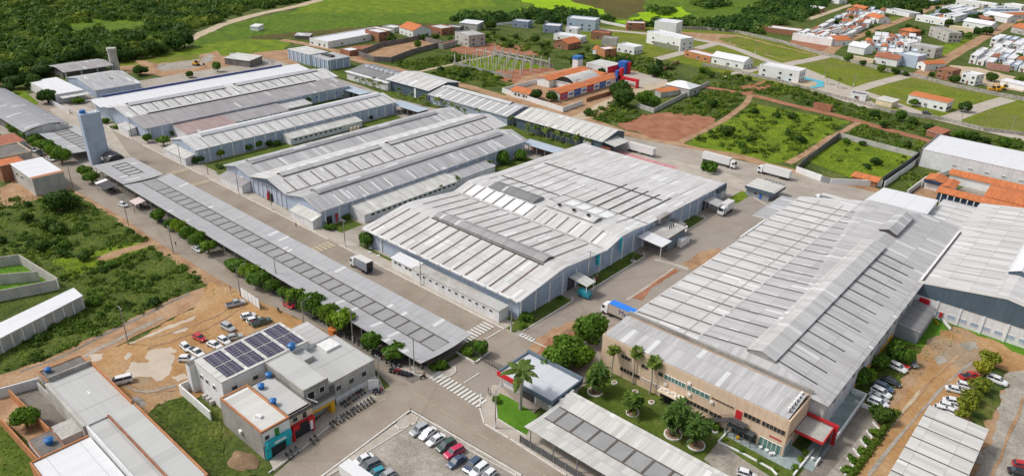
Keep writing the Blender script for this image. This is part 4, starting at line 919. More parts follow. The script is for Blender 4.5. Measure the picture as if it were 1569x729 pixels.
pd = canopy('parking_canopy', 'pale parking canopy at the bottom edge below the tan offices', -74.6, -16, 93.1, 109.2, 4.1, 3.5, (98.6, 103.6), frange(-71.5, -20, 4.3), wings='rcream_y')
pe = thing('parking_canopy', 'broad pale car shed with dark cross bars at the bottom right', 'car shed', (-8, 140, 0))
m = M(); m.prism([(-14, 110), (-2.3, 110), (-2.3, 157.8), (-13.8, 158)], 5.0, 5.18, 'fascia', 'rcream_x'); m.ob('roof', pe)
m = M()
for y in frange(113, 157, 4.45): m.box(-13.9, -2.4, y, y + .28, 5.18, 5.25, 'darkstrip')
m.into(pe, 'roof')
for x in (-13.4, -2.8):
    for y in frange(112, 158, 5.6): M().box(x - .1, x + .1, y - .1, y + .1, 0, 5, 'steel').ob('post', pe)
# water tower
wt = thing('water_tower', 'tall flat sided pale grey water tower slab beside the main street', 'water tower', (-303, 101.5, 0))
m = M(); m.ring([[(-304.6, 97.6, 0), (-301.6, 97.6, 0), (-301.2, 104.5, 0), (-304.6, 104.5, 0)], [(-304.2, 97.2, 20.5), (-301.4, 97.2, 20.5), (-301.0, 104.4, 20.5), (-304.4, 104.4, 20.5)]], 'wallblue'); m.ob('tower_shaft', wt)
m = M(); m.cyl(-303.4, 98.9, 20.5, 21.6, 1.2, 1.05, 'tankblue', 14).cyl(-303.4, 98.9, 21.6, 21.9, 1.1, .5, 'tankblue', 14); tk = tag(m.ob('water_tank'), 'round blue tank on top of the tall grey water tower', 'water tank')
m = M(); m.tube((-302, 102.5, 20.5), (-302, 102.5, 30), .06, .03, 'darkgrey', 5).tube((-303.5, 103, 20.6), (-300.8, 103, 20.6), .4, .4, 'white', 4); m.ob('mast', wt)
kb = thing('kiosk', 'dark roofed curved kiosk at the foot of the water tower', 'kiosk', (-296, 103.5, 0))
m = M(); loops = []
for x in (-299.8, -293): loops.append([(x, 100.8, 0), (x, 100.8, 3.6), (x, 102.4, 4.7), (x, 104.4, 5), (x, 106.2, 4.2), (x, 107, 2.6), (x, 107, 0)])
m.ring(loops, 'darkgrey'); m.ob('body', kb); m = M(); m.box(-299.7, -297.8, 100.5, 100.8, 2.4, 3.4, 'white').box(-294.2, -293.4, 101.6, 102.4, 4.4, 4.9, 'white'); m.ob('sign', kb)
# ---------------------------------------------------------------- near blocks and neighbours (world aligned)
def slab(root, x0, x1, y0, y1, h, wall, roof, rim=None, name='wall', rh=.35, inset=.25, rn='roof'):
    m = M(); m.box(x0, x1, y0, y1, 0, h, wall); m.ob(name, root)
    if rim:
        r = M()
        for (a, b, c, d) in ((x0, x1, y0, y0 + inset), (x0, x1, y1 - inset, y1), (x0, x0 + inset, y0 + inset, y1 - inset), (x1 - inset, x1, y0 + inset, y1 - inset)):
            r.box(a, b, c, d, h + .003, h + rh, rim)
        r.ob('parapet', root)
        M().box(x0 + inset, x1 - inset, y0 + inset, y1 - inset, h + .003, h + .1, roof).ob(rn, root)
    else: M().box(x0 - .15, x1 + .15, y0 - .15, y1 + .15, h + .003, h + .15, 'fascia', roof).ob(rn, root)
def tank(x, y, z, label, r=.75, mat='tankblue', group=None):
    m = M(); m.cyl(x, y, z, z + r * 1.3, r * .8, r, mat, 12).cyl(x, y, z + r * 1.3, z + r * 1.75, r * 1.05, r * .35, mat, 12)
    return tag(m.ob('water_tank'), label, 'water tank', group)
# solar house
so = thing('commercial_building', 'white two storey building with solar panels covering its roof beside the dirt parking lot', 'building', (-133, 67, 0))
M().box(-138.8, -127.3, 56, 77.4, 0, 8.0, 'white').ob('wall', so)
m = M(); m.box(-138.9, -127.2, 55.9, 77.6, 8.02, 8.3, 'lightconcrete', 'rcream_y'); m.ob('roof', so)
m = M(); m.box(-140.6, -138.8, 54.6, 77.4, 0, 7.4, 'white', 'darkconcrete'); m.ob('side_wing', so)
for x in (-138.2, -132.9):
    for k in range(4):
        y0 = 57.6 + k * 5.0
        for j in (0, 1): M().box(x + .1, x + 4.9, y0 + j * 2.15, y0 + j * 2.15 + 2.0, 8.36, 8.46, 'steel', 'solar').ob('solar_panel', so)
M().box(-136.5, -127.4, 77.6, 83.5, 0, 6.8, 'white', 'rmid_y').ob('front_wing', so)
M().box(-127.3, -123.2, 79.5, 83.4, 0, 6.4, 'white').ob('sign_wall', so)
for x in (-137, -134.6, -131.6): win(so, x, x + 1.1, 55.86, 56, 4.5, 5.6, 'glass')
for y in (58, 63, 70): win(so, -127.3, -127.16, y, y + 1.2, 5, 6, 'glass')
for x, y in ((-136, 55), (-134.5, 55), (-133, 55)): M().box(x, x + .9, y, y + .9, 0, 1, 'lightconcrete').ob('crate_box', so)
tag(M().box(-140.8, -127.4, 52.4, 52.7, 0, 2.6, 'white').box(-140.9, -140.6, 52.7, 55, 0, 2.6, 'white').ob('yard_wall'), 'white yard wall in front of the solar roofed building', 'wall')
# block with shops facing the cross street
s1 = thing('shop_building', 'corner shop building with orange roof rim, grey side wall and turquoise shop front', 'shop', (-116, 57, 0))
slab(s1, -124.5, -108.9, 53.8, 60.2, 6.6, 'concrete', 'rcream_y', 'brickorange', rh=.4, inset=.35)
m = M(); m.box(-108.9, -108.75, 53.9, 60.1, 3.3, 6.5, 'white'); m.ob('front_wall', s1)
m = M(); m.box(-108.7, -107.9, 54.2, 59.8, 3.0, 4.4, 'cyan').box(-108.7, -108.4, 54.0, 55.2, 0, 3.0, 'cyan').box(-108.7, -108.4, 58.6, 59.6, .8, 3.0, 'cyan'); m.ob('shop_front', s1)
m = M(); m.box(-107.88, -107.84, 55.8, 58.4, 3.4, 3.9, 'white').ob('sign', s1)
m = M(); m.box(-108.8, -108.6, 55.4, 58.5, 0, 2.9, 'glassdark'); m.ob('shop_window', s1)
m = M(); m.box(-108.75, -108.6, 56.6, 57.5, 4.5, 6.2, 'green'); m.ob('door', s1, 'green upper door'); win(s1, -108.76, -108.6, 54.3, 55.3, 4.8, 5.8)
M().box(-117.5, -116.6, 53.3, 53.8, 2.2, 2.9, 'white').ob('air_conditioner', s1)
M().rbox((-113.5, 56.2, 6.72), 1.4, .8, .5, .4, 'white').ob('roof_hatch', s1)
s2 = thing('shop_building', 'cream shop with red sign band and black awning, between turquoise and yellow shop fronts', 'shop', (-116, 63, 0))
slab(s2, -124.5, -109.6, 60.5, 66, 6.1, 'cream', 'flat_y', 'darkconcrete')
m = M(); m.box(-109.6, -108.7, 60.6, 65.8, 2.9, 4.0, 'red'); m.box(-108.69, -108.6, 62.2, 64.2, 2.9, 4.1, 'black'); m.box(-109.4, -109, 60.6, 61.1, 0, 2.9, 'red').box(-109.4, -109, 65.3, 65.8, 0, 2.9, 'red'); m.ob('sign', s2)
m = M(); m.box(-110.6, -109.3, 60.4, 66, 5.9, 6.2, 'darkgrey'); m.ob('awning', s2)
M().box(-109.6, -109.5, 61.3, 65.2, 0, 2.8, 'glassdark').ob('shop_window', s2)
M().box(-108.9, -108.6, 64.6, 65.2, 1.2, 3.4, 'white').ob('sign', s2); win(s2, -109.6, -109.45, 61.2, 62.3, 4.5, 5.6); win(s2, -109.6, -109.45, 63.5, 64.5, 4.2, 5.7)
s3 = thing('shop_building', 'concrete building with upper room and yellow shop front, third from the corner', 'shop', (-118, 69, 0))
slab(s3, -127, -112.6, 66.2, 72.4, 8.0, 'concrete', 'flat_y', 'lightconcrete', rh=.2)
M().box(-112.6, -110.8, 66.2, 72.6, 3.3, 4.3, 'lightconcrete', 'darkconcrete').ob('balcony', s3)
m = M(); m.box(-112.4, -110.9, 66.3, 66.8, 0, 3.3, 'yellow').box(-112.6, -111, 66.8, 72.4, 2.5, 3.3, 'yellow').box(-112.4, -110.9, 71.4, 72.4, 0, 2.5, 'yellow'); m.ob('shop_front', s3)
M().box(-112.5, -112.3, 66.9, 71.3, 0, 2.5, 'greystrip').ob('shop_window', s3)
win(s3, -112.6, -112.46, 67, 68.6, 5, 7, 'black'); win(s3, -112.6, -112.46, 70, 71.2, 5.4, 6.8, 'black')
m = M(); m.tube((-112.4, 66.6, 6.2), (-110.6, 68, 5.2), .15, .15, 'white').ob('roof_drain', s3)
s4 = thing('commercial_building', 'broad concrete hall with large flat grey sheet roof at the street corner', 'building', (-120, 78, 0))
slab(s4, -128, -113.2, 72.6, 85.4, 5.7, 'lightconcrete', 'flat_x', 'lightconcrete', rh=.2)
for y in (74.5, 78, 81.5): win(s4, -113.2, -113.05, y, y + 1.3, 3, 4.3)
M().box(-113.05, -112.9, 72.7, 74, 0, 5.2, 'darkconcrete').ob('shutter', s4); M().box(-113.1, -112.8, 74, 85.3, 0, 1.5, 'white').ob('base_panel', s4)
M().box(-127.4, -123, 72.9, 76, 5.8, 7.0, 'lightconcrete', 'flat_x').ob('roof_room', s4)
for (x, y, z, l) in ((-122, 61.9, 6.2, 'blue water tank on the roof edge behind the orange rimmed shop'), (-115.3, 60.6, 6.6, 'blue water tank nearest the turquoise shop front'), (-124.3, 65.2, 6.2, 'blue water tank against the wall of the upper room')): tank(x, y, z, l)
tank(-127.6, 73.4, 8.0, 'dark blue water tank at the edge of the solar roof', .9)
M().tube((-126.6, 62, 0), (-126.6, 62, 11), .12, .08, 'polewood')
# lower left group
l1 = thing('warehouse', 'low warehouse with pale grey sheet roof and orange rim beside the dirt lot', 'warehouse', (-148, 37, 0))
slab(l1, -158.5, -138.5, 32.8, 41.4, 4.6, 'wallwhite', 'flat_x', None); M().box(-158.6, -138.4, 41.55, 41.85, 0, 5.6, 'brickorange').ob('rim_wall', l1)
M().box(-159.0, -158.6, 32.8, 41.6, 0, 5.9, 'concrete').ob('end_wall', l1); M().box(-158.5, -138.4, 31.9, 32.6, 0, 4.9, 'lightconcrete').ob('side_wall', l1)
M().box(-149.6, -148.2, 37, 37.3, 4.76, 4.82, 'skylight').ob('skylight', l1)
l2 = thing('warehouse', 'long pale sheet roofed warehouse running down towards the bottom edge beside the green plot', 'warehouse', (-123, 43, 0))
slab(l2, -138.2, -108.3, 37.1, 41.6, 4.7, 'wallwhite', 'flat_y', None)
M().box(-138.3, -108.0, 41.8, 42.15, 0, 5.1, 'brickorange').ob('side_wall', l2); M().box(-108.2, -107.9, 36.9, 41.8, 0, 5.1, 'brickorange').ob('end_wall', l2)
M().box(-138.2, -107.9, 36.55, 36.9, 0, 5.15, 'brick').ob('party_wall', l2)
l3 = thing('warehouse', 'middle sheet roofed warehouse with dark gap at its upper end, bottom left', 'warehouse', (-123, 34, 0))
slab(l3, -137.6, -106, 33.0, 36.4, 4.5, 'wallwhite', 'flat_y', None); M().box(-138.2, -106, 32.4, 32.8, 0, 4.9, 'wallwhite').ob('party_wall', l3)
l4 = thing('warehouse', 'white roofed warehouse with orange rim at the bottom left edge', 'warehouse', (-125, 26, 0))
slab(l4, -135.8, -100, 22.0, 31.9, 3.6, 'wallwhite', 'newroof_y', None)
m = M(); m.box(-136.3, -136, 21.6, 31.9, 0, 4.1, 'brickorange').box(-136.3, -100, 21.4, 21.7, 0, 4.1, 'brickorange'); m.ob('rim_wall', l4)
l5 = thing('outbuilding', 'small slab roofed outbuilding with white wall between yards at bottom left', 'outbuilding', (-143, 30, 0)); slab(l5, -145.2, -139.9, 28.3, 32.6, 3.0, 'white', 'lightconcrete')
l6 = thing('outbuilding', 'dark flat roofed room carrying a round blue tank, bottom left', 'outbuilding', (-140, 26, 0)); slab(l6, -144.8, -136.6, 23.6, 28.0, 2.8, 'wallwhite', 'darkconcrete', 'brick', rh=.15)
tank(-140.6, 26.2, 2.95, 'round blue tank on the dark flat roofed room', .85)
l7 = thing('outbuilding', 'open walled dark flat roof at the end of the low warehouse by the dirt road', 'outbuilding', (-165, 37, 0)); slab(l7, -167.6, -162.2, 33.2, 42.4, 2.6, 'concrete', 'darkconcrete', 'brickorange', rh=.3)
tank(-166, 34.8, 2.8, 'blue tank lying on the dark flat roof by the dirt road', .7)
for (p, q, l, mt) in (((-165.8, 26.7), (-146, 27.9), 'orange brick yard wall above the leafy yard at bottom left', 'brickorange'), ((-158, 22.3), (-136.6, 23.2), 'orange brick yard wall along the bright grass at bottom left', 'brickorange'),
        ((-164, 31.8), (-146, 32.4), 'pale plastered yard wall beside the grey yard at bottom left', 'lightconcrete'), ((-168, 24), (-165.6, 32.6), 'white end wall of the grey yard beside the dirt road', 'wallwhite')):
    d = Vector(q) - Vector(p); m = M(); m.rbox(((p[0] + q[0]) / 2, (p[1] + q[1]) / 2, 0), d.length, .3, 2.5, math.atan2(d.y, d.x), mt); tag(m.ob('yard_wall'), l, 'wall')
# left edge
b = thing('shed', 'concrete shed with white sheet roof at the left edge in the green field', 'shed', (-198, 43, 0))
A_ = [Vector(p) for p in ((-211, 37.4), (-203, 53), (-193, 52.8), (-186, 31.2), (-206, 27))]
m = M(); fl = [(-199, 52.7), (-193, 52.7), (-186.2, 31.5), (-178, 8), (-186, 6)]
m.prism(fl, 0, 3.9, 'lightconcrete'); m.ob('wall', b); m = M(); m.prism([(p[0] + .1, p[1] + .1) for p in fl], 3.9, 4.1, 'fascia', 'newroof_x'); m.ob('roof', b)
for i in range(9):
    t = i / 8; x = -192.95 + 6.8 * t; y = 52.4 - 21 * t; M().rbox((x + .05, y, 0), .3, .3, 3.8, 1.26, 'fascia').ob('column', b)
for (p, q, l) in (((33, 405), (92, 442), 'grey block wall along the far right side of the empty walled plots at left'), ((-20, 412), (33, 405), 'grey block wall closing the top of the walled plots at left'), ((-20, 438), (62, 431), 'grey block wall dividing the walled plots at left'), ((-20, 466), (90, 444), 'grey block wall beside the white roofed shed at left')):
    a = G(*p); c = G(*q); d = c - a; m = M(); m.rbox(((a.x + c.x) / 2, (a.y + c.y) / 2, 0), d.length, .3, 3.3, math.atan2(d.y, d.x), 'lightconcrete', 'sidewalk'); tag(m.ob('plot_wall'), l, 'wall')
patch('grass_plot', [(-20, 412), (33, 406), (92, 444), (-20, 466)], 'brightlawn', 5)
b = thing('building', 'two storey plastered building with clean white roof ending in an orange strip, left edge', 'building', (-294, 76, 0))
slab(b, -304.5, -283, 71.3, 81.6, 6.6, 'lightconcrete', 'newroof_x', None)
M().box(-284.8, -282.9, 71.2, 81.8, 6.77, 6.83, 'brickorange').ob('roof_strip', b)
for x in (-300, -295): win(b, x, x + 1.6, 71.18, 71.3, 3.6, 4.8, 'black')
b = thing('house', 'brick house with small bright orange tiled roof behind the white roofed building', 'house', (-308, 72, 0))
slab(b, -312, -305, 68, 76, 6.5, 'brick', 'tile_x', None)
b = thing('house', 'two storey concrete house with deep balcony at the left edge above the brick house', 'house', (-322, 76, 0))
slab(b, -331, -316, 70, 82, 5.8, 'lightconcrete', 'darkconcrete', 'cream', rh=.5); M().box(-316, -314.3, 70, 82, 3, 3.3, 'cream').ob('balcony', b); win(b, -316, -315.86, 72, 79, .3, 2.6, 'black'); win(b, -316, -315.86, 73, 76, 3.9, 5.2, 'glass')
b = thing('house', 'small pale blue house with rust roof in the left corner beside street trees', 'house', (-342, 82, 0))
slab(b, -350, -336, 76, 86, 4.5, 'roofblue', 'tilered_x', None); win(b, -336, -335.86, 79, 81, 1.8, 3)
# arched roof shed left of the canopies
ar = thing('hall', 'long dark grey low gabled hall with open front at the left edge', 'hall', (-368, 98, 0))
roofband(ar, 'roof', 'x', [(88.5, 5.6), (92, 6.6), (98.5, 7.4), (103, 6.9), (106.5, 5.6)], -425, -345, 'rdark_y', .2, 'greystrip')
M().box(-424, -352, 90, 105, 0, 5.2, 'rcap').ob('wall', ar) if 'rcap' in MATS else M().box(-424, -352, 90, 105, 0, 5.2, 'darkconcrete').ob('wall', ar)
m = M(); m.poly([(-345.3, 89, 2.9), (-345.3, 106, 2.9), (-345.3, 106, 5.4), (-345.3, 98.5, 7.1), (-345.3, 89, 5.4)], 'rcream_x'); m.ob('gable_panel', ar)
# far left works group
f = thing('hall', 'bright white low roofed canteen hall at the far left behind a dark round tree', 'hall', (-419, 127, 0)); slab(f, -437, -401.5, 120.5, 133.8, 4.6, 'wallwhite', 'newroof_x', None)
M().box(-401, -396, 122, 135, 3.4, 3.6, 'fascia', 'rcream_x').ob('porch_roof', f)
f = thing('hangar', 'pale grey low pitched hangar with bluish gable wall left of the far left hall', 'hangar', (-418, 148, 0))
roofband(f, 'roof', 'y', [(-434, 4.6), (-419, 7.2), (-397, 4.6)], 137.5, 161, 'rgrey_x', .25); walls(f, 'y', [(-434, 4.6), (-419, 7.2), (-397, 4.6)], 137.5, 161, .5, 'wallblue')
f = thing('shed', 'open sided grey brown roofed shed at the forest edge beside the concrete chimney', 'shed', (-456, 154, 0))
roofband(f, 'roof', 'y', [(-467, 4.9), (-456, 6), (-445, 4.9)], 140.5, 167, 'rpurple_x', .3)
for x in (-466, -445.6):
    for y in (141.5, 149.5, 158, 166): M().box(x - .3, x + .3, y - .3, y + .3, 0, 4.8, 'lightconcrete').ob('post', f)
M().box(-465, -452, 142, 165, 0, 3.6, 'darkconcrete').ob('back_wall', f)
m = M(); m.cyl(-452, 170, 0, 11.6, 2.6, 2.3, 'lightconcrete', 12).cyl(-452, 170, 11.6, 13, 2.7, 2.7, 'lightconcrete', 12); tag(m.ob('chimney'), 'stout pale concrete chimney tower at the forest edge on the far left', 'chimney')
# compound wall pieces, small box building south of W1
tag(M().box(-405, -380, 118.3, 118.6, 0, 2.2, 'wallwhite').ob('yard_wall'), 'curving white yard wall left of the far left hall', 'wall')
# north canopies
n1 = thing('warehouse', 'slate grey roofed warehouse with white front edge and ribbed vents behind the short palms', 'warehouse', (-329, 262, 0))
PN = [(254.5, 4.4), (268.5, 7.0), (276, 5.4)]
roofband(n1, 'roof', 'x', PN, -347, -309.8, 'rslate_y'); walls(n1, 'x', PN, -347, -309.8, .6, 'wallwhite'); M().box(-347, -309.8, 254.2, 256.4, 4.5, 4.75, 'fascia').ob('roof_edge', n1)
m = M()
for i in range(7): m.ring([[(-342 + i * 4.2 + dx, 266.5 - math.cos(a) * 1.8, 6.6 + math.sin(a) * 1.3) for a in (0, .8, 1.57, 2.3, 3.14)] for dx in (0, 3.6)], 'steel')
m.box(-342, -313, 265, 268, 6.3, 6.9, 'darkgrey'); m.ob('ridge_vent', n1)
n2 = thing('warehouse', 'white striped roof warehouse with dark blue gable, between slate grey and ribbed grey roofs', 'warehouse', (-297, 265, 0))
PN = [(256.5, 6.0), (270, 8.4), (280, 6.6)]
roofband(n2, 'roof', 'x', PN, -313.5, -279, 'rwhite_y'); walls(n2, 'x', PN, -313.5, -279, .8, 'walldark')
m = M(); strips(m, 'x', PN, 256.8, 269.6, frange(-309, -280, 5.6), .4, 'greystrip'); m.into(n2, 'roof'); M().box(-291, -289.6, 256.9, 257.3, 0, 5, 'white').ob('pilaster', n2)
n3 = thing('warehouse', 'long grey roof warehouse with evenly spaced white stripes behind the palm row', 'warehouse', (-250, 262, 0))
PN = [(254.6, 4.8), (266.5, 7.4), (272, 6.2)]
roofband(n3, 'roof', 'x', PN, -278, -222.5, 'rgrey_y'); walls(n3, 'x', PN, -278, -222.5, .8, 'wallblue')
m = M(); strips(m, 'x', PN, 255, 265.5, frange(-273, -223, 5.2), .8, 'skylight'); m.into(n3, 'roof'); monitor(n3, 'x', PN, 264.8, 268, .8, -275, -230, 'ridge', 'greystrip')
n4 = thing('warehouse', 'long cream white barred roof warehouse with dark blue gable end facing the truck yard', 'warehouse', (-192, 264, 0))
PN = [(255, 5.4), (266.5, 8.0), (274, 5.8)]
roofband(n4, 'roof', 'x', PN, -218.5, -168, 'rcream_y'); walls(n4, 'x', PN, -218.5, -168, .8, 'walldark')
m = M(); strips(m, 'x', PN, 255.3, 266, frange(-215, -169, 4.4), .35, 'greystrip'); m.into(n4, 'roof')
lowbox(n4, -168.6, -162, 256, 267, 5.2, 4.4, '+x', 'rcream_x', None, 'loading_canopy'); M().box(-178, -174, 254.9, 255.6, .2, 3.6, 'white').ob('loading_door', n4)
M().box(-169, -164, 255.5, 256, 0, 3.2, 'rust').ob('gate_panel', n4)
# guard house in the yard
g_ = thing('guard_house', 'slate and grey flat roofed guard house in the truck yard', 'guard house', (-96, 260, 0))
M().box(-101.6, -92.6, 255.6, 264, 0, 2.9, 'guardwall').ob('wall', g_); m = M(); m.box(-102, -90.4, 254.8, 265.2, 2.9, 4.1, 'walldark', 'rcream_x'); m.ob('parapet', g_)
M().box(-101.4, -91, 255.4, 264.6, 4.105, 4.2, 'rcream_x').ob('roof', g_); win(g_, -98.6, -97, 255.45, 255.6, 1.4, 2.2); M().box(-96.2, -95.3, 255.5, 255.6, 0, 2.1, 'blue').ob('door', g_)
for i in range(6): M().box(-99 + i * 1.4, -98.2 + i * 1.4, 265.2, 265.8, 4.0, 4.8, 'steel').ob('roof_unit', g_)
# block north: ribbed two part building
x1 = thing('factory_building', 'grey and white ribbed two part building with low roof light near the scrap yard', 'building', (-395, 266, 0))
slab(x1, -411.5, -388.5, 259.5, 273, 6.6, 'wallpanel', 'rcream_x', None); slab(x1, -388.2, -371, 260.4, 276.5, 6.0, 'wallpanel', 'rgrey_x', None, 'rear_wall', rn='rear_roof')
pilasters(x1, 'x', 260.3, frange(-388, -371, 4.2), 6, -1); pilasters(x1, 'x', 259.4, frange(-411, -389, 4.4), 6.6, -1); pilasters(x1, 'y', -370.9, (261.5, 266, 271, 275.6), 6, 1)
M().box(-386, -376, 266, 269, 6.2, 7.2, 'darkgrey').ob('roof_light', x1)
# unfinished frame
fr = thing('concrete_frame', 'unfinished pale concrete post and beam frame in the bushes', 'building frame', (-307, 345, 0))
for y in (328, 338, 348, 357, 366):
    n_ = 8
    for i in range(n_):
        x = -332 + i * 6.6; M().box(x - .3, x + .3, y - .3, y + .3, 0, 6.6 if y != 348 else 7.2, 'lightconcrete').ob('post', fr)
m = M(); m.box(-332, -285.6, 347.7, 348.3, 6.6, 7.0, 'lightconcrete').ob('beam', fr); m = M(); m.box(-332, -285.6, 365.7, 366.3, 3.6, 4.1, 'lightconcrete').ob('beam', fr)
M().box(-333, -284, 327.4, 327.7, 0, 1.8, 'concrete').ob('low_wall', fr); M().box(-333, -284, 367, 367.3, 0, 2.6, 'concrete').ob('low_wall', fr)
# school with orange roofs
sc = thing('school', 'school with orange roof wings round a pale barrel vault, red and blue panelled front', 'school', (-248, 330, 0))
def tileroof(root, x0, x1, y0, y1, h, axis, rise=1.2, mat='tile', wall='white', ov=.6, name='wing'):
    P = [(x0, h), ((x0 + x1) / 2, h + rise), (x1, h)] if axis == 'y' else [(y0, h), ((y0 + y1) / 2, h + rise), (y1, h)]
    t0, t1 = (y0, y1) if axis == 'y' else (x0, x1)
    roofband(root, 'roof', axis, P, t0, t1, mat + ('_x' if axis == 'y' else '_y'), .2, 'orange'); walls(root, axis, P, t0, t1, ov, wall)
tileroof(sc, -264, -254, 326, 366, 4.4, 'y'); tileroof(sc, -241.5, -232.3, 308, 366, 4.4, 'y'); tileroof(sc, -256, -240, 356, 366, 4.6, 'x', 1)
m = M(); lp = []
for y in (331, 356): lp.append([(-254.5 + 15.5 * (i / 8), y, 3.6 + 3.4 * math.sin(math.pi * i / 8)) for i in range(9)])
m.ring(lp, 'rcream_x', False, False); m.poly(list(reversed([(p[0], 332, p[2]) for p in lp[0]])), 'glassdark'); m.box(-254, -239.4, 331.6, 356, 0, 3.7, 'white'); m.ob('barrel_roof', sc)
for i, y in enumerate(frange(309, 356, 6)): M().box(-232.7, -232.3, y, y + 5.6, .8, 4.2, ('red', 'white', 'blue', 'white')[i % 4]).ob('wall_panel', sc)
for i, y in enumerate(frange(310, 356, 6)): win(sc, -232.3, -232.15, y, y + 3.4, 2, 3, 'blue')
s_ = thing('school_annex', 'small white school annex with hipped orange roof inside the boundary wall', 'annex', (-251, 300, 0)); tileroof(s_, -257.5, -244, 296, 306, 3.8, 'x')
for x in (-254.5, -252, -248.6, -246.4): win(s_, x, x + 1.4, 296.4, 296.56, 1.4, 2.6)
s_ = thing('entrance_building', 'red and blue entrance building with pale flat roof and sky blue tower behind the school', 'building', (-256, 382, 0)); slab(s_, -264, -248, 375, 390, 5.4, 'white', 'rcream_x', None)
M().box(-248, -247.7, 375, 386, 0, 5.6, 'red').ob('front_panel', s_); M().box(-248, -243, 386, 392, 0, 7.5, 'blue').ob('tower', s_); M().box(-243, -242, 389, 392, 0, 7, 'red').ob('tower_panel', s_); M().box(-268, -264, 366, 371, 0, 8.6, 'wallwhite').ob('stair_tower', s_); M().box(-268.2, -263.8, 365.8, 371.2, 8.6, 10.4, 'tankblue').ob('roof_room', s_)
s_ = thing('gate_arch', 'red and blue gate arch joining the school front', 'gate', (-229, 366, 0)); M().box(-234, -232, 362, 366, 0, 8, 'blue').ob('pier', s_); M().box(-232, -219, 363, 365, 3.6, 5, 'red').ob('beam', s_); M().box(-220, -219, 363, 365, 0, 3.6, 'red').ob('pier', s_); M().box(-232, -230.4, 363, 366, 0, 9.4, 'red').ob('pier', s_)
def bwall(pts, h, mat, label, px=True, t=.35, name='boundary_wall'):
    P = GS(pts) if px else [Vector(p) for p in pts]; m = M(); L_ = []; R_ = []; n = len(P)
    for i, p in enumerate(P):
        d1 = (P[i] - P[i - 1]).normalized() if i else (P[1] - P[0]).normalized(); d2 = (P[i + 1] - P[i]).normalized() if i < n - 1 else d1
        q = Vector((-(d1.y + d2.y), d1.x + d2.x)).normalized() * t / 2 / max(.5, math.cos(d1.angle(d2) / 2)); L_.append(p + q); R_.append(p - q)
    loops = [[(R_[i].x, R_[i].y, 0), (R_[i].x, R_[i].y, h), (L_[i].x, L_[i].y, h), (L_[i].x, L_[i].y, 0)] for i in range(n)]
    m.ring(loops, mat); return tag(m.ob(name), label, 'wall')
bwall([(-266, 331), (-265.5, 299), (-219, 293.5), (-220, 312)], 2.6, 'white', 'white boundary wall round the school garden', False)
bwall([(-222, 318), (-221, 360)], 2.2, 'brick', 'mottled low wall beside the road in front of the school', False)
bwall([(-101.5, 355.6), (-99, 305), (-97.6, 294.4)], 2.6, 'darkconcrete', 'dark grey wall on the left side of the square walled plot', False)
bwall([(-97.6, 294.2), (-86, 291.5)], 2.6, 'white', 'white front wall of the walled plot, left of its gate', False); bwall([(-82, 290.6), (-66.2, 303.0)], 2.6, 'white', 'white front wall of the walled plot, right of its gate', False)
tag(M().box(-86, -82, 290.8, 291.2, 0, 2.4, 'steel').ob('gate'), 'grey sliding gate in the white front wall of the walled plot', 'gate')
bwall([(-101.5, 356), (-64.4, 352)], 2.4, 'lightconcrete', 'pale grey rear wall of the square walled plot', False); bwall([(-66.4, 303.2), (-65, 330), (-64.4, 352)], 4.2, 'darkgrey', 'tall dark wall between the walled plot and the narrow green strip', False); bwall([(-65.3, 303), (-64, 330), (-63.6, 352)], 2.6, 'white', 'white wall lining the narrow green strip', False, .3)
t_ = thing('shelter', 'small orange tiled lean-to in the corner of the walled plot', 'shelter', (-72, 302, 0)); tileroof(t_, -77.5, -67, 299.5, 306.5, 2.6, 'x', .8, wall='brick')
w_ = thing('warehouse', 'large white walled warehouse with clean white roof at the right edge', 'warehouse', (-36, 355, 0)); slab(w_, -62.3, 20, 340.6, 368.6, 7.6, 'wallwhite', 'newroof_y', None)
M().box(-62.9, -62.4, 340.4, 369, 0, 8.2, 'darkconcrete').ob('end_wall', w_)
for x in frange(-50, 0, 6): win(w_, x, x + 1.6, 340.45, 340.6, 3.4, 4, 'greystrip')
o_ = thing('school', 'low white and navy building complex with long orange tiled roofs beside the white warehouse', 'school', (-38, 320, 0))
tileroof(o_, -48.5, 8, 327, 335, 4.0, 'x', 1.1); tileroof(o_, -47, 8, 302.5, 310, 3.8, 'x', 1.0, wall='navy'); tileroof(o_, -32.5, 8, 310, 327, 4.1, 'x', 1.4); tileroof(o_, -54, -47, 313, 322, 4.0, 'y', 1.0)
tileroof(o_, -47.5, -42.5, 310.4, 321, 3.7, 'y', .7)
for x in frange(-45, -24, 2.2): M().box(x, x + .35, 301.6, 302, 0, 3.6, 'white').ob('column', o_)
M().box(-54.3, -54.1, 313, 322, 0, 2.6, 'white').ob('wall_panel', o_); M().box(-53.8, -47.2, 312.6, 312.8, 2.8, 4.2, 'navy').ob('gable_panel', o_)
bwall([(-56, 300), (-55, 322), (-50, 338)], 2.4, 'white', 'white wall on the left of the orange roofed complex', False)
patch('bare_earth', [(1395, 300), (1410, 285), (1440, 290), (1436, 308)], 'dirt', 7)
patch('courtyard', [(1462, 295), (1480, 285), (1520, 298), (1515, 305)], 'stainpave', 7)
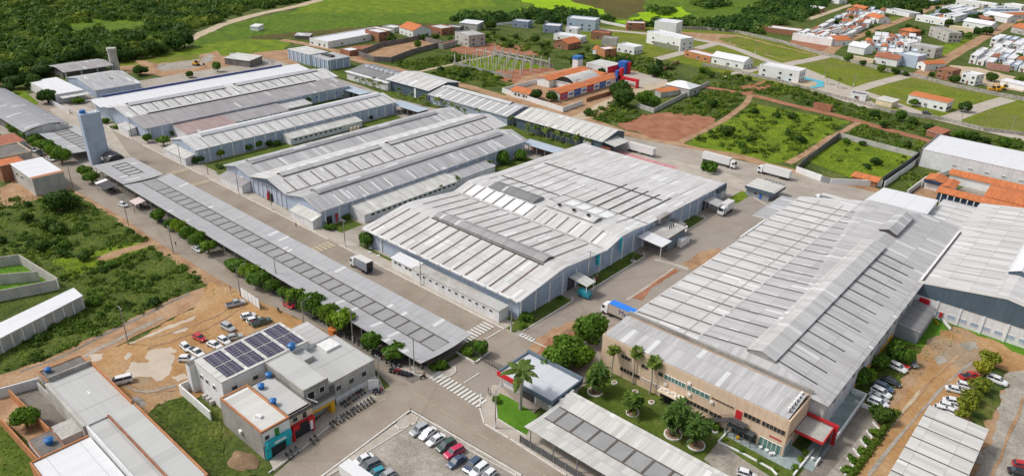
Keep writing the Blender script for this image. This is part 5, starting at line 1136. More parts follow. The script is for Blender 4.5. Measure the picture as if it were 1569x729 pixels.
# block wall compound in the village
bwall([(549.6, 86.4), (583, 73), (644, 61.5), (679, 71), (630, 84), (600, 96), (573, 95), (549.6, 86.4)], 3.4, 'darkconcrete', 'grey block walled compound with rubble inside, in the village')
patch('yard', [(549.6, 86.4), (583, 73), (644, 61.5), (679, 71), (630, 84), (600, 96), (573, 95)], 'dirt', 8)
bwall([(1036, 45), (1083, 46), (1132, 51.5), (1160, 58), (1196, 66), (1253, 83), (1359, 110), (1390, 116), (1458, 133), (1517, 145), (1620, 165)], 2.2, 'rubble', 'long mottled grey wall between the estate and the town', t=.8)
bwall([(1076, 101), (1120, 108), (1160, 119), (1193, 126), (1230, 136), (1273, 148), (1320, 160), (1364, 173), (1450, 186), (1507, 201), (1569, 208), (1620, 222)], 1.8, 'rubble', 'long mottled grey wall along the lower side of the estate', t=.6)
bwall([(905, 30), (925, 36), (960, 43)], 2, 'fascia', 'pale wall beside the bright field behind the light blue block'); bwall([(760, 40), (800, 36), (840, 36)], 2, 'fascia', 'pale wall in front of the dark tree line')
bwall([(976, 165), (1001, 173), (1085, 131)], 2.4, 'lightconcrete', 'grey wall round the garden with the small pool'); bwall([(1010, 112), (1040, 97)], 2, 'brick', 'brick wall of the ruin beside the school car park')
# ---------------------------------------------------------------- town houses, placed by the foot of their near wall
def house(p0, p1, dep, h, wall='white', roof='flat', style='flat', label='', rmat=None, win_n=2, group=None, cat='house', name='house', door=True, rise=None):
    a, b = G(*p0), G(*p1); L = (b - a).length; ang = math.atan2((b - a).y, (b - a).x)
    r = thing(name, label, cat, (a.x, a.y, 0), group, ang); I = bpy.data.objects.new
    def part(m, nm, lab=None):
        o = m.ob(nm); o.parent = r
        if lab: o['label'] = lab
        return o
    rm = rmat or {'flat': 'newroof_x', 'gable': 'tile_x', 'mono': 'rmid_x', 'hip': 'tile_x', 'shell': 'concrete'}[style]
    m = M()
    if style in ('flat', 'mono', 'shell'):
        m.box(0, L, 0, dep, 0, h, wall); part(m, 'wall')
        m = M(); t = .3
        if style == 'mono': m.poly([(-.3, -.3, h + .1), (L + .3, -.3, h + .1), (L + .3, dep + .3, h + .9), (-.3, dep + .3, h + .9)], rm).poly([(-.3, -.3, h), (L + .3, -.3, h), (L + .3, -.3, h + .1), (-.3, -.3, h + .1)], 'fascia').poly([(L + .3, -.3, h), (L + .3, dep + .3, h + .2), (L + .3, dep + .3, h + .9), (L + .3, -.3, h + .1)], wall); part(m, 'roof')
        else:
            m.box(t, L - t, t, dep - t, h + .002, h + .15, rm); part(m, 'roof')
            m = M()
            for q in ((0, L, 0, t), (0, L, dep - t, dep), (0, t, t, dep - t), (L - t, L, t, dep - t)): m.box(*q, h + .002, h + .7, wall)
            part(m, 'parapet')
    else:
        rs = rise or min(L, dep) * .2; o = .4
        if style == 'gable':   # ridge along the depth or the length, whichever is longer
            if L >= dep:
                m.ring([[(x, 0, 0), (x, 0, h), (x, dep / 2, h + rs), (x, dep, h), (x, dep, 0)] for x in (0, L)], wall); part(m, 'wall'); m = M()
                m.ring([[(x, -o, h - .05), (x, dep / 2, h + rs + .02), (x, dep + o, h - .05), (x, dep + o, h + .12), (x, dep / 2, h + rs + .2), (x, -o, h + .12)] for x in (-o, L + o)], rm); part(m, 'roof')
            else:
                m.ring([[(0, y, 0), (0, y, h), (L / 2, y, h + rs), (L, y, h), (L, y, 0)] for y in (0, dep)], wall); part(m, 'wall'); m = M()
                m.ring([[(-o, y, h - .05), (L / 2, y, h + rs + .02), (L + o, y, h - .05), (L + o, y, h + .12), (L / 2, y, h + rs + .2), (-o, y, h + .12)] for y in (-o, dep + o)], rm); part(m, 'roof')
        else:
            m.box(0, L, 0, dep, 0, h, wall); part(m, 'wall'); m = M(); k = min(L, dep) / 2
            B = [(-o, -o, h + .02), (L + o, -o, h + .02), (L + o, dep + o, h + .02), (-o, dep + o, h + .02)]
            if L >= dep: R1, R2 = (k, dep / 2, h + rs), (L - k, dep / 2, h + rs); F = [(B[0], B[1], R2, R1), (B[1], B[2], R2), (B[2], B[3], R1, R2), (B[3], B[0], R1)]
            else: R1, R2 = (L / 2, k, h + rs), (L / 2, dep - k, h + rs); F = [(B[0], B[1], R1), (B[1], B[2], R2, R1), (B[2], B[3], R2), (B[3], B[0], R1, R2)]
            for q in F: m.poly(q, rm)
            m.poly(B[::-1], 'fascia'); part(m, 'roof')
    fl = 2 if h > 5.2 else 1
    for s in range(fl):
        z0 = 1.1 + s * 3.0
        for i in range(win_n):
            x = L * (i + .5 + (.12 if i % 2 else -.1)) / win_n
            mm = M(); mm.box(x - .75, x + .75, -.08, -.005, z0, z0 + 1.2, 'glassdark' if style != 'shell' else 'black').box(x - .85, x + .85, -.12, -.005, z0 - .12, z0, 'fascia'); part(mm, 'window')
            if i < win_n - 1 or dep > 6:
                y = dep * (i + .6) / win_n
                if y < dep - 1: mm = M(); mm.box(L + .005, L + .08, y - .7, y + .7, z0, z0 + 1.2, 'glassdark' if style != 'shell' else 'black'); part(mm, 'window')
    if door and win_n:
        mm = M(); mm.box(L * .5 - .5, L * .5 + .5, -.1, -.004, 0, 2.2, 'rust' if L < 12 else 'steel'); part(mm, 'door')
    return r
HL = [
 # village north
 ((475, 69), (503, 75), 62, 4, 'white', 'flat', 'white fronted workshop with a very long white roof in the village', 'newroof_y', 3), ((560, 60), (581, 65), 10, 6, 'brick', 'flat', 'small brick two storey cube with pale roof right of the long white workshop', None, 1),
 ((521, 83), (536, 87), 9, 3, 'brick', 'flat', 'low brick carport with white slab roof beside the walled compound', None, 0), ((612, 52), (633, 58.5), 16, 5, 'white', 'gable', 'white house with bright orange gable roof above the walled compound', 'tile_y', 2),
 ((586, 48), (604, 51), 9, 3.2, 'lightconcrete', 'flat', 'small white slab roof on posts left of the orange gabled village house', None, 0), ((656, 50), (677, 55), 12, 4.5, 'brick', 'flat', 'brick house with pale flat roof in the village near the tree line', 'rcream_x', 2),
 ((697, 66), (718, 73), 14, 7.4, 'lightconcrete', 'shell', 'unfinished grey two storey house with open upper windows above the red earth yard', 'rgrey_x', 2), ((704, 45), (731, 48), 12, 5, 'lightconcrete', 'mono', 'grey walled shed with clean white roof beneath the dark tree line', 'newroof_x', 1),
 ((680, 48), (704, 50), 10, 3, 'darkconcrete', 'flat', 'dark grey low block left of the clean white roofed shed', 'rgrey_x', 0), ((679, 76), (701, 70), 4, 3, 'concrete', 'flat', 'narrow low grey shed with reddish roof beside the unfinished house', 'tilered_x', 0),
 ((785, 41.5), (809, 44), 9, 4.5, 'slatewall', 'flat', 'blue grey single storey house left of the pale track', None, 2), ((832, 50), (857, 52), 12, 5, 'slatewall', 'flat', 'blue grey house with raised white parapets, left of the pale blue block', None, 2),
 ((868, 46), (911, 50), 14, 8.6, 'paleblue', 'flat', 'broad pale blue two storey block at the field edge', 'newroof_x', 3), ((848, 61), (889, 67), 10, 3.6, 'white', 'flat', 'low white house with pale blue yard wall above the orange roofed brick house', None, 2),
 ((866, 56), (884, 58), 8, 6, 'white', 'flat', 'white upper block rising behind the low white house', None, 1), ((848, 73.5), (870, 77.5), 16, 4.2, 'brick', 'gable', 'brick gabled house with orange tiled roof above the sports frame', 'tile_x', 1),
 ((905, 60), (933, 62.5), 9, 4.6, 'brick', 'flat', 'unfinished low brick house right of the low white house', 'tilered_x', 1), ((926, 90), (944, 88), 9, 5.4, 'brickorange', 'flat', 'orange brick cube house with white slab roof', None, 1),
 ((908, 83), (924, 86), 8, 3.4, 'white', 'gable', 'small house with orange tiled gable left of the brick cube', 'tile_x', 1), ((921, 70), (944, 72), 8, 5, 'lightconcrete', 'shell', 'grey block house shell above the brick cube', None, 0),
 ((945, 79), (971, 84.5), 10, 4.6, 'white', 'flat', 'white single storey house behind a grey wall left of the big modern villa', None, 3), ((960, 47), (988, 48), 10, 5.4, 'brick', 'flat', 'half built brick house with white roof behind the pale street', None, 2),
 ((990, 66), (1041, 79), 13, 8, 'white', 'flat', 'big modern white villa with olive grey lower wall', None, 2), ((1001, 56), (1034, 60), 16, 11, 'white', 'flat', 'tall white upper block behind the modern villa', None, 1),
 ((1048, 87), (1088, 97), 9, 3.6, 'brickorange', 'flat', 'long orange brick house with white roof beside the street junction', None, 3), ((1089, 97), (1138, 107), 12, 4.6, 'white', 'gable', 'white gabled villa at the end of the long brick house', 'newroof_x', 3),
 ((1161, 118), (1222, 129), 11, 7, 'white', 'flat', 'modern white two storey house next to the turquoise pool', None, 3), ((1389, 159), (1448, 172), 8, 5, 'white', 'mono', 'long white house with orange roof strip on the grassy plot', 'tile_x', 5),
 ((1301, 152), (1325, 156), 7, 3, 'white', 'flat', 'small white pavilion carrying solar panels at the plaza end', 'solar', 1), ((1341, 160), (1365, 166), 7, 3, 'cream', 'mono', 'pale beige canvas roofed shelter beside the estate street', 'rcream_x', 0),
 ((1018, 141), (1055, 149), 12, 4.4, 'lightconcrete', 'hip', 'grey walled house with white hipped roof beside the garden pool', 'newroof_x', 1), ((1012, 150), (1040, 146), 5, 3, 'lightconcrete', 'mono', 'lean-to with pinkish tiled roof beside the garden pool', 'tile_x', 0),
 ((880, 139), (893, 141), 4, 5, 'lightconcrete', 'flat', 'small pale square kiosk by the school car park', 'rcream_x', 1), ((1418, 208), (1440, 214), 8, 2.6, 'brick', 'mono', 'low red tiled shed beside the large white warehouse', 'tilered_x', 0),
 ((1245, 166), (1272, 172), 3, 2.4, 'brick', 'shell', 'roofless red brick ruin in the bushes below the plaza', 'tilered_x', 0),
 # town
 ((1213, 61.5), (1273, 71.5), 12, 4.6, 'white', 'flat', 'long blank white wall house at the front of the dense block', 'newroof_y', 0), ((1168, 49), (1224, 56), 14, 3.4, 'brick', 'flat', 'long red brick row with lumpy white roofs at the forest edge', None, 0),
 ((1262, 66), (1278, 71), 14, 4, 'white', 'gable', 'white end house with long tiled gable in the dense block corner', 'tile_y', 1), ((1304, 19), (1322, 23), 9, 5.4, 'brick', 'gable', 'orange roofed house standing apart at the head of the dense block', 'tile_x', 2),
 ((1353, 19), (1392, 27), 14, 3, 'white', 'flat', 'long low white walled yard house beneath the palms', 'rgrey_x', 1), ((1326, 32), (1345, 37), 12, 4.4, 'white', 'gable', 'white gabled house with orange rear roof beside the mown plot', 'tile_x', 1),
 ((1375, 55), (1395, 59), 12, 5, 'brick', 'hip', 'open house with wide bright orange hipped roof in mid town', 'tile_x', 1), ((1402, 32), (1446, 40), 10, 4.4, 'white', 'flat', 'long white house with stepped parapets by the upper crossing', None, 4),
 ((1453, 21), (1482, 28), 10, 4.8, 'paleblue', 'mono', 'pale blue house with slate metal roof in upper town', 'rslate_x', 2), ((1492, 30), (1513, 35.5), 6, 3, 'brick', 'mono', 'low dark red roof shed between two white houses in upper town', 'tilered_x', 0),
 ((1506, 29), (1542, 36), 12, 4.6, 'white', 'gable', 'white house with broad front gable and orange ridge in upper town', 'newroof_x', 1), ((1463, 8), (1523, 16), 12, 5, 'white', 'flat', 'long white terrace at the very top of the town', None, 5),
 ((1536, 18), (1562, 22), 12, 7.4, 'white', 'flat', 'modern white two storey house in the top right corner', None, 3), ((1453, 47), (1490, 52.5), 5, 3.4, 'cream', 'flat', 'narrow beige walled building with hedge in front', 'rcream_x', 0),
 ((1474, 41), (1516, 48), 12, 4.8, 'white', 'gable', 'wide white roofed house with red gable end beside the diagonal dirt road', 'newroof_x', 2), ((1422, 55), (1451, 66), 10, 7.2, 'lightconcrete', 'shell', 'unfinished concrete two storey shell in the middle of town', None, 3),
 ((1548, 50), (1580, 57), 14, 5, 'lightconcrete', 'gable', 'big bright orange roofed house at the right edge', 'tile_x', 1), ((1510, 106), (1546, 111), 4, 3, 'tilewall', 'flat', 'narrow pink brick row in front of the right hand block', 'tilered_x', 0),
 ((1373, 99), (1402, 105), 12, 7.2, 'paleblue', 'flat', 'tall blank pale blue wall house at the town edge', 'newroof_x', 0), ((1338, 97), (1373, 103), 11, 4.6, 'white', 'gable', 'white house with red striped tiled gable at the town edge', 'tilered_x', 1),
 ((1403, 105), (1416, 109), 16, 4.4, 'white', 'gable', 'narrow white house with triangular orange roof at the town edge', 'tile_y', 1), ((1387, 82), (1430, 90), 12, 6.4, 'lightconcrete', 'flat', 'grey two storey house with sheet metal roof behind the blank pale blue house', 'rgrey_x', 3),
 ((1298, 80), (1323, 85), 12, 4.8, 'white', 'gable', 'white gable ended store beside the bright plot at the town edge', 'newroof_y', 0), ((1304, 92), (1337, 98), 3, 2, 'cream', 'flat', 'long narrow cream shed against the estate wall', None, 0),
 ((1433, 120), (1456, 125), 10, 6, 'brick', 'flat', 'bare red brick two storey house against the estate wall', 'brick', 2), ((1470, 127), (1492, 132), 9, 6, 'white', 'flat', 'white two storey house with dark window openings against the estate wall', None, 2),
 ((1531, 131), (1575, 141), 6, 3, 'white', 'mono', 'long low white roofed shed beside the yellow diggers', 'newroof_x', 0), ((1235, 17), (1258, 20), 8, 3.6, 'brick', 'mono', 'lone brick shed with white roof at the forest edge above the dense block', 'newroof_x', 0),
 ((1268, 4), (1285, 7), 12, 5, 'white', 'gable', 'white house with orange ridge at the forest top', 'tile_x', 1), ((1412, 5), (1428, 8), 9, 4, 'paleblue', 'gable', 'pale blue roofed house among the trees at the top', 'newroof_x', 1),
 ((345, 99), (383, 104), 12, 4, 'darkconcrete', 'mono', 'old grey roofed shed with dark open front in the scrap yard', 'rcream_x', 0), ((452, 60), (475, 61), 6, 2.4, 'darkconcrete', 'mono', 'low dark sheet shed in the field left of the long white workshop', 'rgrey_x', 0),
 ((384, 47), (396, 48), 7, 3, 'white', 'mono', 'tiny pale roofed hut alone in the green field', 'newroof_x', 0),
]


for t in HL:
    p0, p1, dep, h, wall, style, lab, rm, wn = t
    house(p0, p1, dep, h, wall, style=style, label=lab, rmat=rm, win_n=wn, cat='house')
# dense blocks: small houses wall to wall
def block(A, B, Cc, nx, ny, lab_g, seed, orange=.25):
    rn = random.Random(seed); a, b, c = G(*A), G(*B), G(*Cc); u = (b - a) / nx; v = (c - a) / ny
    kinds = [('white', 'flat', None, 'white flat roofed house'), ('white', 'mono', 'newroof_x', 'white house with white sheet roof'), ('lightconcrete', 'flat', 'rgrey_x', 'grey walled flat roofed house'), ('white', 'gable', 'tile_x', 'white house with orange tiled gable'), ('paleblue', 'flat', None, 'pale blue flat roofed house'), ('white', 'gable', 'tilered_x', 'white house with dark red tiled gable')]
    for j in range(ny):
        for i in range(nx):
            if rn.random() < .1: continue
            k = kinds[rn.choice([3, 5])] if rn.random() < orange else kinds[rn.choice([0, 0, 1, 1, 2, 4])]
            p = a + u * (i + rn.uniform(.02, .1)) + v * (j + rn.uniform(.0, .15)); q = p + u * rn.uniform(.78, .92)
            def px(w_):
                d = ROT.transposed() @ Vector((w_.x, w_.y, -CH)); return (784.5 + FPX * d.x / -d.z, 364.5 - FPX * d.y / -d.z)
            house(px(p), px(q), v.length * rn.uniform(.6, .82), rn.choice([3.2, 3.6, 4, 5.6]), k[0], style=k[1], label=k[3] + ' ' + lab_g[0], rmat=k[2], win_n=1, group=lab_g[1], door=True)
block((1222, 61), (1283, 70), (1272, 36), 8, 5, ('in the dense block beside the forest', 'houses of the dense block beside the forest'), 3)
block((1274, 38), (1330, 44), (1310, 17), 6, 4, ('in the rear of the dense forest side block', 'rear houses of the dense block beside the forest'), 5, .4)
block((1316, 76), (1392, 84), (1345, 58), 7, 4, ('in the mid town block', 'houses of the mid town block'), 8, .2)
block((1482, 98), (1572, 112), (1528, 60), 7, 6, ('in the right hand town block', 'houses of the right hand town block'), 11, .12)
block((1495, 22), (1535, 30), (1500, 5), 4, 2, ('at the top edge of the town', 'houses at the top edge of the town'), 17, .2)
block((1340, 93), (1400, 100), (1350, 80), 5, 2, ('behind the estate wall in mid town', 'houses behind the estate wall in mid town'), 19, .3)
block((1420, 30), (1462, 36), (1450, 12), 4, 3, ('in the upper town block', 'houses of the upper town block'), 13, .4)
# pool garden
pg = thing('swimming_pool', 'turquoise pool wrapping round a sandy deck next to the modern white house', 'swimming pool', (G(1255, 128).x, G(1255, 128).y, 0))
P_ = GS([(1200, 127), (1228, 118), (1262, 126), (1262, 134), (1240, 137)]); m = M(); m.prism([tuple(p) for p in P_], 0, .5, 'lightconcrete', 'poolblue'); m.ob('water', pg)
P_ = GS([(1207, 128), (1224, 121), (1252, 128), (1250, 133), (1232, 136)]); m = M(); m.prism([tuple(p) for p in P_], 0, .6, 'cream', 'sand'); m.ob('deck', pg)
pg = thing('swimming_pool', 'small turquoise garden pool beside the white hipped roof', 'swimming pool', (G(1031, 145).x, G(1031, 145).y, 0)); P_ = GS([(1018, 146), (1030, 142), (1037, 143), (1026, 149)]); M().prism([tuple(p) for p in P_], 0, .4, 'lightconcrete', 'poolblue').ob('water', pg)

M_ = M(); a_, b_ = G(1001, 70.5), G(1040, 78.5); d_ = b_ - a_; M_.rbox(((a_.x + b_.x) / 2, (a_.y + b_.y) / 2 - .3, 0), d_.length, .5, 3.4, math.atan2(d_.y, d_.x), 'olivewall'); tag(M_.ob('yard_wall'), 'olive grey wall along the front of the modern villa', 'wall')
# ---------------------------------------------------------------- vegetation
import numpy as np
RNG = np.random.default_rng(5)
def cards_mesh(name, c, n, s, mat, asp=1.0):
    """c centres, n normals, s sizes -> one mesh of small leaf faces (randomly turned, slightly folded)"""
    N = len(c); n = n / np.maximum(np.linalg.norm(n, axis=1, keepdims=True), 1e-6)
    r = RNG.normal(size=(N, 3)); u = np.cross(n, r); u /= np.maximum(np.linalg.norm(u, axis=1, keepdims=True), 1e-6); v = np.cross(n, u)
    s = s[:, None]; j = RNG.uniform(.6, 1.25, size=(N, 4, 1))
    P = np.stack([-u - v * asp, u - v * asp, u + v * asp, -u + v * asp], 1) * s[:, None, :] * .5 * j + c[:, None, :]
    P[:, 0] -= n * s * .18; P[:, 2] -= n * s * .18
    me = bpy.data.meshes.new(name); V = P.reshape(-1, 3).astype(np.float32)
    me.vertices.add(N * 4); me.vertices.foreach_set('co', V.ravel())
    me.loops.add(N * 4); me.loops.foreach_set('vertex_index', np.arange(N * 4, dtype=np.int32))
    me.polygons.add(N); me.polygons.foreach_set('loop_start', np.arange(0, N * 4, 4, dtype=np.int32)); me.polygons.foreach_set('loop_total', np.full(N, 4, dtype=np.int32))
    me.materials.append(MATS[mat]); me.update(calc_edges=True); me.validate(); return me
def crown_pts(R, lobes, per, seed, zc, flat=1.0, spread=.55, lr=.55):
    g = np.random.default_rng(seed); C_ = []; N_ = []
    for i in range(lobes):
        d = g.normal(size=3); d /= np.linalg.norm(d); q = np.array([d[0] * R[0], d[1] * R[1], abs(d[2]) * R[2] * .8 if i % 3 else d[2] * R[2] * .5]) * spread * g.uniform(.6, 1.15)
        rr = np.array(R) * lr * g.uniform(.65, 1.1)
        e = g.normal(size=(per, 3)); e /= np.linalg.norm(e, axis=1, keepdims=True)
        f = g.uniform(.82, 1.08, size=(per, 1)) * (1 - .12 * np.sin(e[:, :1] * 7 + i) * np.cos(e[:, 1:2] * 6))
        C_.append(q + e * rr * f); N_.append(e + g.normal(scale=.35, size=(per, 3)))
    c = np.concatenate(C_); c[:, 2] = np.maximum(c[:, 2] * flat, -R[2] * .55); c[:, 2] += zc
    return c, np.concatenate(N_)
def mesh_obj(name, me, parent=None):
    o = bpy.data.objects.new(name, me); COL.objects.link(o)
    if parent: o.parent = parent
    return o
def tree_proto(name, R, H, lobes, per, leaf, mat, seed, trunk_r=.22, label='', cat='tree', bark='bark', branch=4, lr=.55):
    r = thing(name, label, cat, (0, 0, 0)); zc = H - R[2]
    c, n = crown_pts(R, lobes, per, seed, zc, lr=lr); g = np.random.default_rng(seed + 1)
    s = g.uniform(.7, 1.3, len(c)) * leaf
    mesh_obj('crown', cards_mesh('crown', c, n, s, mat), r)
    m = M(); m.tube((0, 0, -.1), (0, 0, zc * .55), trunk_r * 1.3, trunk_r, bark, 7)
    rn = random.Random(seed)
    for i in range(branch):
        a = 6.28 * i / branch + rn.random(); m.tube((0, 0, zc * .5), (math.cos(a) * R[0] * .5, math.sin(a) * R[1] * .5, zc + R[2] * rn.uniform(-.1, .4)), trunk_r * .7, trunk_r * .25, bark, 5)
    o = m.ob('trunk'); o.parent = r
    return r
PROTO = {}
def store(k, r): PROTO[k] = r; return r
def palm_proto(name, H, nf, fl, tr, label, fan=False, seed=1, mat='leafpalm'):
    r = thing(name, label, 'palm'); rn = random.Random(seed); m = M()
    P = [(0, 0, -.1)]; 
    for i in range(1, 5): P.append((rn.uniform(-.06, .06) * i, rn.uniform(-.06, .06) * i, H * i / 4))
    for a, b, k in zip(P, P[1:], range(4)): m.tube(a, b, tr * (1.25 - k * .1), tr * (1.15 - k * .1), 'palmbark', 7)
    o = m.ob('trunk'); o.parent = r; m = M(); top = P[-1]
    for i in range(nf):
        a = 6.283 * i / nf + rn.uniform(-.2, .2); el = rn.uniform(-.35, 1.1) if fan else rn.uniform(-.1, .95); L = fl * rn.uniform(.8, 1.1)
        d = Vector((math.cos(a), math.sin(a), 0)); s = Vector((-d.y, d.x, 0)); pts = []
        for k in range(6):
            t = k / 5; droop = (t ** 2) * L * (.55 if not fan else .25)
            pts.append(Vector(top) + d * L * t * math.cos(el) * (1 - .1 * t) + Vector((0, 0, L * t * math.sin(el) - droop)))
        for k in range(5):
            w0 = fl * (.20 if not fan else .36) * math.sin(math.pi * (k / 5 * .85 + .12)); w1 = fl * (.20 if not fan else .36) * math.sin(math.pi * ((k + 1) / 5 * .85 + .12)) if k < 4 else .03
            dr = Vector((0, 0, -.55))
            for sg in (1, -1):
                q = [pts[k], pts[k + 1], pts[k + 1] + s * sg * w1 + dr * w1, pts[k] + s * sg * w0 * .85 + dr * w0]
                m.poly(q if sg > 0 else q[::-1], mat)
    o = m.ob('crown'); o.parent = r; return r
def clump_palm(label, seed):
    r = thing('palm_clump', label, 'palm clump'); rn = random.Random(seed); m = M(); f = M()
    for j in range(10):
        a0 = rn.uniform(0, 6.28); q = Vector((math.cos(a0) * .5, math.sin(a0) * .5, 0)); tp = q * 1.6 + Vector((0, 0, rn.uniform(1.8, 4.2))); m.tube(q, tp, .12, .08, 'bark', 5)
        for i in range(11):
            a = 6.283 * i / 11 + rn.uniform(-.3, .3); el = rn.uniform(.1, 1.25); L = rn.uniform(1.5, 2.2)
            d = Vector((math.cos(a), math.sin(a), 0)); s = Vector((-d.y, d.x, 0)); pts = [tp + d * L * t * math.cos(el) + Vector((0, 0, L * t * math.sin(el) - t * t * L * .5)) for t in (0, .25, .5, .75, 1)]
            for k in range(4):
                w0, w1 = (.08, .2, .22, .16, .03)[k], (.08, .2, .22, .16, .03)[k + 1]
                for sg in (1, -1): f.poly([pts[k], pts[k + 1], pts[k + 1] + s * sg * w1 - Vector((0, 0, w1 * .5)), pts[k] + s * sg * w0 - Vector((0, 0, w0 * .5))], 'leafpalm2')
    o = m.ob('trunk'); o.parent = r
    c, n = crown_pts((1.7, 1.7, 1.9), 12, 130, seed, 3.0, lr=.5); mesh_obj('crown', cards_mesh('crown', c, n + np.array([0, 0, .5]), RNG.uniform(.7, 1.3, len(c)) * .26, 'leafpalm2', 2.4), r)
    o = f.ob('fronds'); o.parent = r
    g = M(); g.cyl(0, 0, 0, .22, 1.2, 1.17, 'white', 18).cyl(0, 0, .22, .25, 1.02, 1.02, 'earth', 18); o = g.ob('planter_ring'); o.parent = r
    return r
leafmat('leafpalm2', (.02, .045, .008), (.045, .085, .014), (.10, .14, .03), 2.0)
leafmat('leafyellow', (.06, .085, .01), (.12, .14, .015), (.20, .20, .03), 1.6)
store('round', tree_proto('street_tree', (2.9, 2.9, 2.1), 4.7, 11, 120, .5, 'leafmid', 3, label='x'))
store('round2', tree_proto('street_tree', (2.6, 2.9, 1.9), 4.6, 9, 130, .5, 'leafbright', 4, label='x'))
store('dark', tree_proto('broadleaf_tree', (4.4, 4.2, 3.4), 6.6, 14, 120, .75, 'leafdark', 5, .35, label='x'))
store('big', tree_proto('broadleaf_tree', (3.8, 3.6, 3.4), 6.8, 13, 150, .6, 'leafmid', 6, .3, label='x'))
store('yellow', tree_proto('young_tree', (2.5, 2.3, 2.0), 4.4, 8, 90, .42, 'leafyellow', 7, .13, label='x', lr=.5))
store('cone', tree_proto('garden_tree', (2.2, 2.2, 2.6), 5.4, 12, 120, .42, 'leafmid', 8, .2, label='x'))
store('bush', tree_proto('shrub', (1.7, 1.6, 1.1), 2.0, 7, 60, .42, 'leafmid', 9, .08, label='x', cat='shrub', branch=3))
store('bushd', tree_proto('shrub', (2.3, 2.0, 1.5), 2.7, 8, 60, .5, 'leafdark', 10, .1, label='x', cat='shrub', branch=3))
store('ball', tree_proto('topiary_shrub', (1.15, 1.15, .9), 1.7, 9, 90, .2, 'leafbright', 11, .07, label='x', cat='shrub', branch=2, lr=.72))
store('hedge', tree_proto('hedge', (2.6, 1.5, .9), 1.6, 10, 80, .35, 'leafmid', 12, .07, label='x', cat='hedge', branch=2, lr=.6))
store('palm', palm_proto('royal_palm', 7.2, 17, 3.6, .24, 'x', seed=3)); store('fan', palm_proto('fan_palm', 6.2, 26, 1.7, .13, 'x', fan=True, seed=4)); store('cpalm', palm_proto('coconut_palm', 4.2, 13, 2.6, .14, 'x', seed=5))
store('clump', clump_palm('x', 6))
for k, r in PROTO.items(): reg(r)
used = set()
def plant(k, px, py, zc, sc, label, group=None, rz=None, cat=None, world=None):
    p = Vector(world) if world else G(px, py, zc); r = PROTO[k]; rz = RNG.uniform(0, 6.28) if rz is None else rz
    if k not in used:
        used.add(k); r.location = (p.x, p.y, 0); r.rotation_euler = (0, 0, rz); r.scale = (sc,) * 3; r['label'] = label
        if group: r['group'] = group
        return r
    o = dup(r, (p.x, p.y, 0), rz, label, group, (sc * RNG.uniform(.88, 1.14), sc * RNG.uniform(.88, 1.14), sc * RNG.uniform(.88, 1.2))); return o
GS_ = 'trees lining the outer street beside the long parking canopy'
st = [(128, 258, 1.0, 'leftmost tree at the tower end of the long canopy'), (139, 267, 1.05, 'second tree at the tower end, left of the white awning'), (240, 325, .9, 'lone street tree between the small pink awning and the canopy'), (272, 345, 1.0, 'street tree above the small parked white car, left end of its cluster'),
      (288, 355, 1.05, 'second tree of the cluster above the small parked white car'), (303, 362, 1.0, 'third tree of the cluster above the small parked white car'), (318, 373, .95, 'right end tree of the cluster above the small parked white car'), (353, 396, .85, 'left end tree of the middle street tree cluster'),
      (366, 403, 1.15, 'second tree of the middle street tree cluster'), (381, 413, 1.15, 'third tree of the middle street tree cluster'), (397, 423, 1.15, 'right end tree of the middle street tree cluster by the billboard'), (432, 439, .65, 'small street tree left of the red parked car'), (452, 452, 1.1, 'street tree above the red parked car'),
      (477, 464, 1.3, 'broad bright street tree right of the red parked car'), (504, 478, 1.15, 'dark green street tree in the long dense cluster'), (524, 490, 1.25, 'street tree by the orange cart at the end of the dense cluster'), (570, 521, 1.1, 'street tree left of the small white stall roof'), (606, 532, 1.1, 'street tree right of the small white stall roof')]
for i, (x, y, s, l) in enumerate(st): plant('round' if i % 3 else 'round2', x, y, 3.6, s * 1.0, l, GS_)
for i, (x, y) in enumerate([(17, 191), (24, 198), (40, 208), (51, 211), (60, 220), (72, 224), (82, 233), (93, 240)]):
    plant('round' if i % 2 else 'round2', x, y, 3, (.9, .95, 1.15, 1.1, 1.0, 1.2, 1.1, 1.25)[i], 'street tree %s in the left row in front of the dark grey hall' % ('first', 'second', 'third', 'fourth', 'fifth', 'sixth', 'seventh', 'eighth')[i], 'trees in the left row')
for x, y, l in ((260, 338, 'small street tree right of the pink awning, left of the first cluster'), (415, 432, 'small tree between the billboard and the pale pole'), (465, 457, 'dark filler tree in the dense street cluster'), (490, 472, 'second filler tree in the dense street cluster'), (513, 485, 'third filler tree in the dense street cluster')): plant('round', x, y, 3.4, .85, l, GS_)
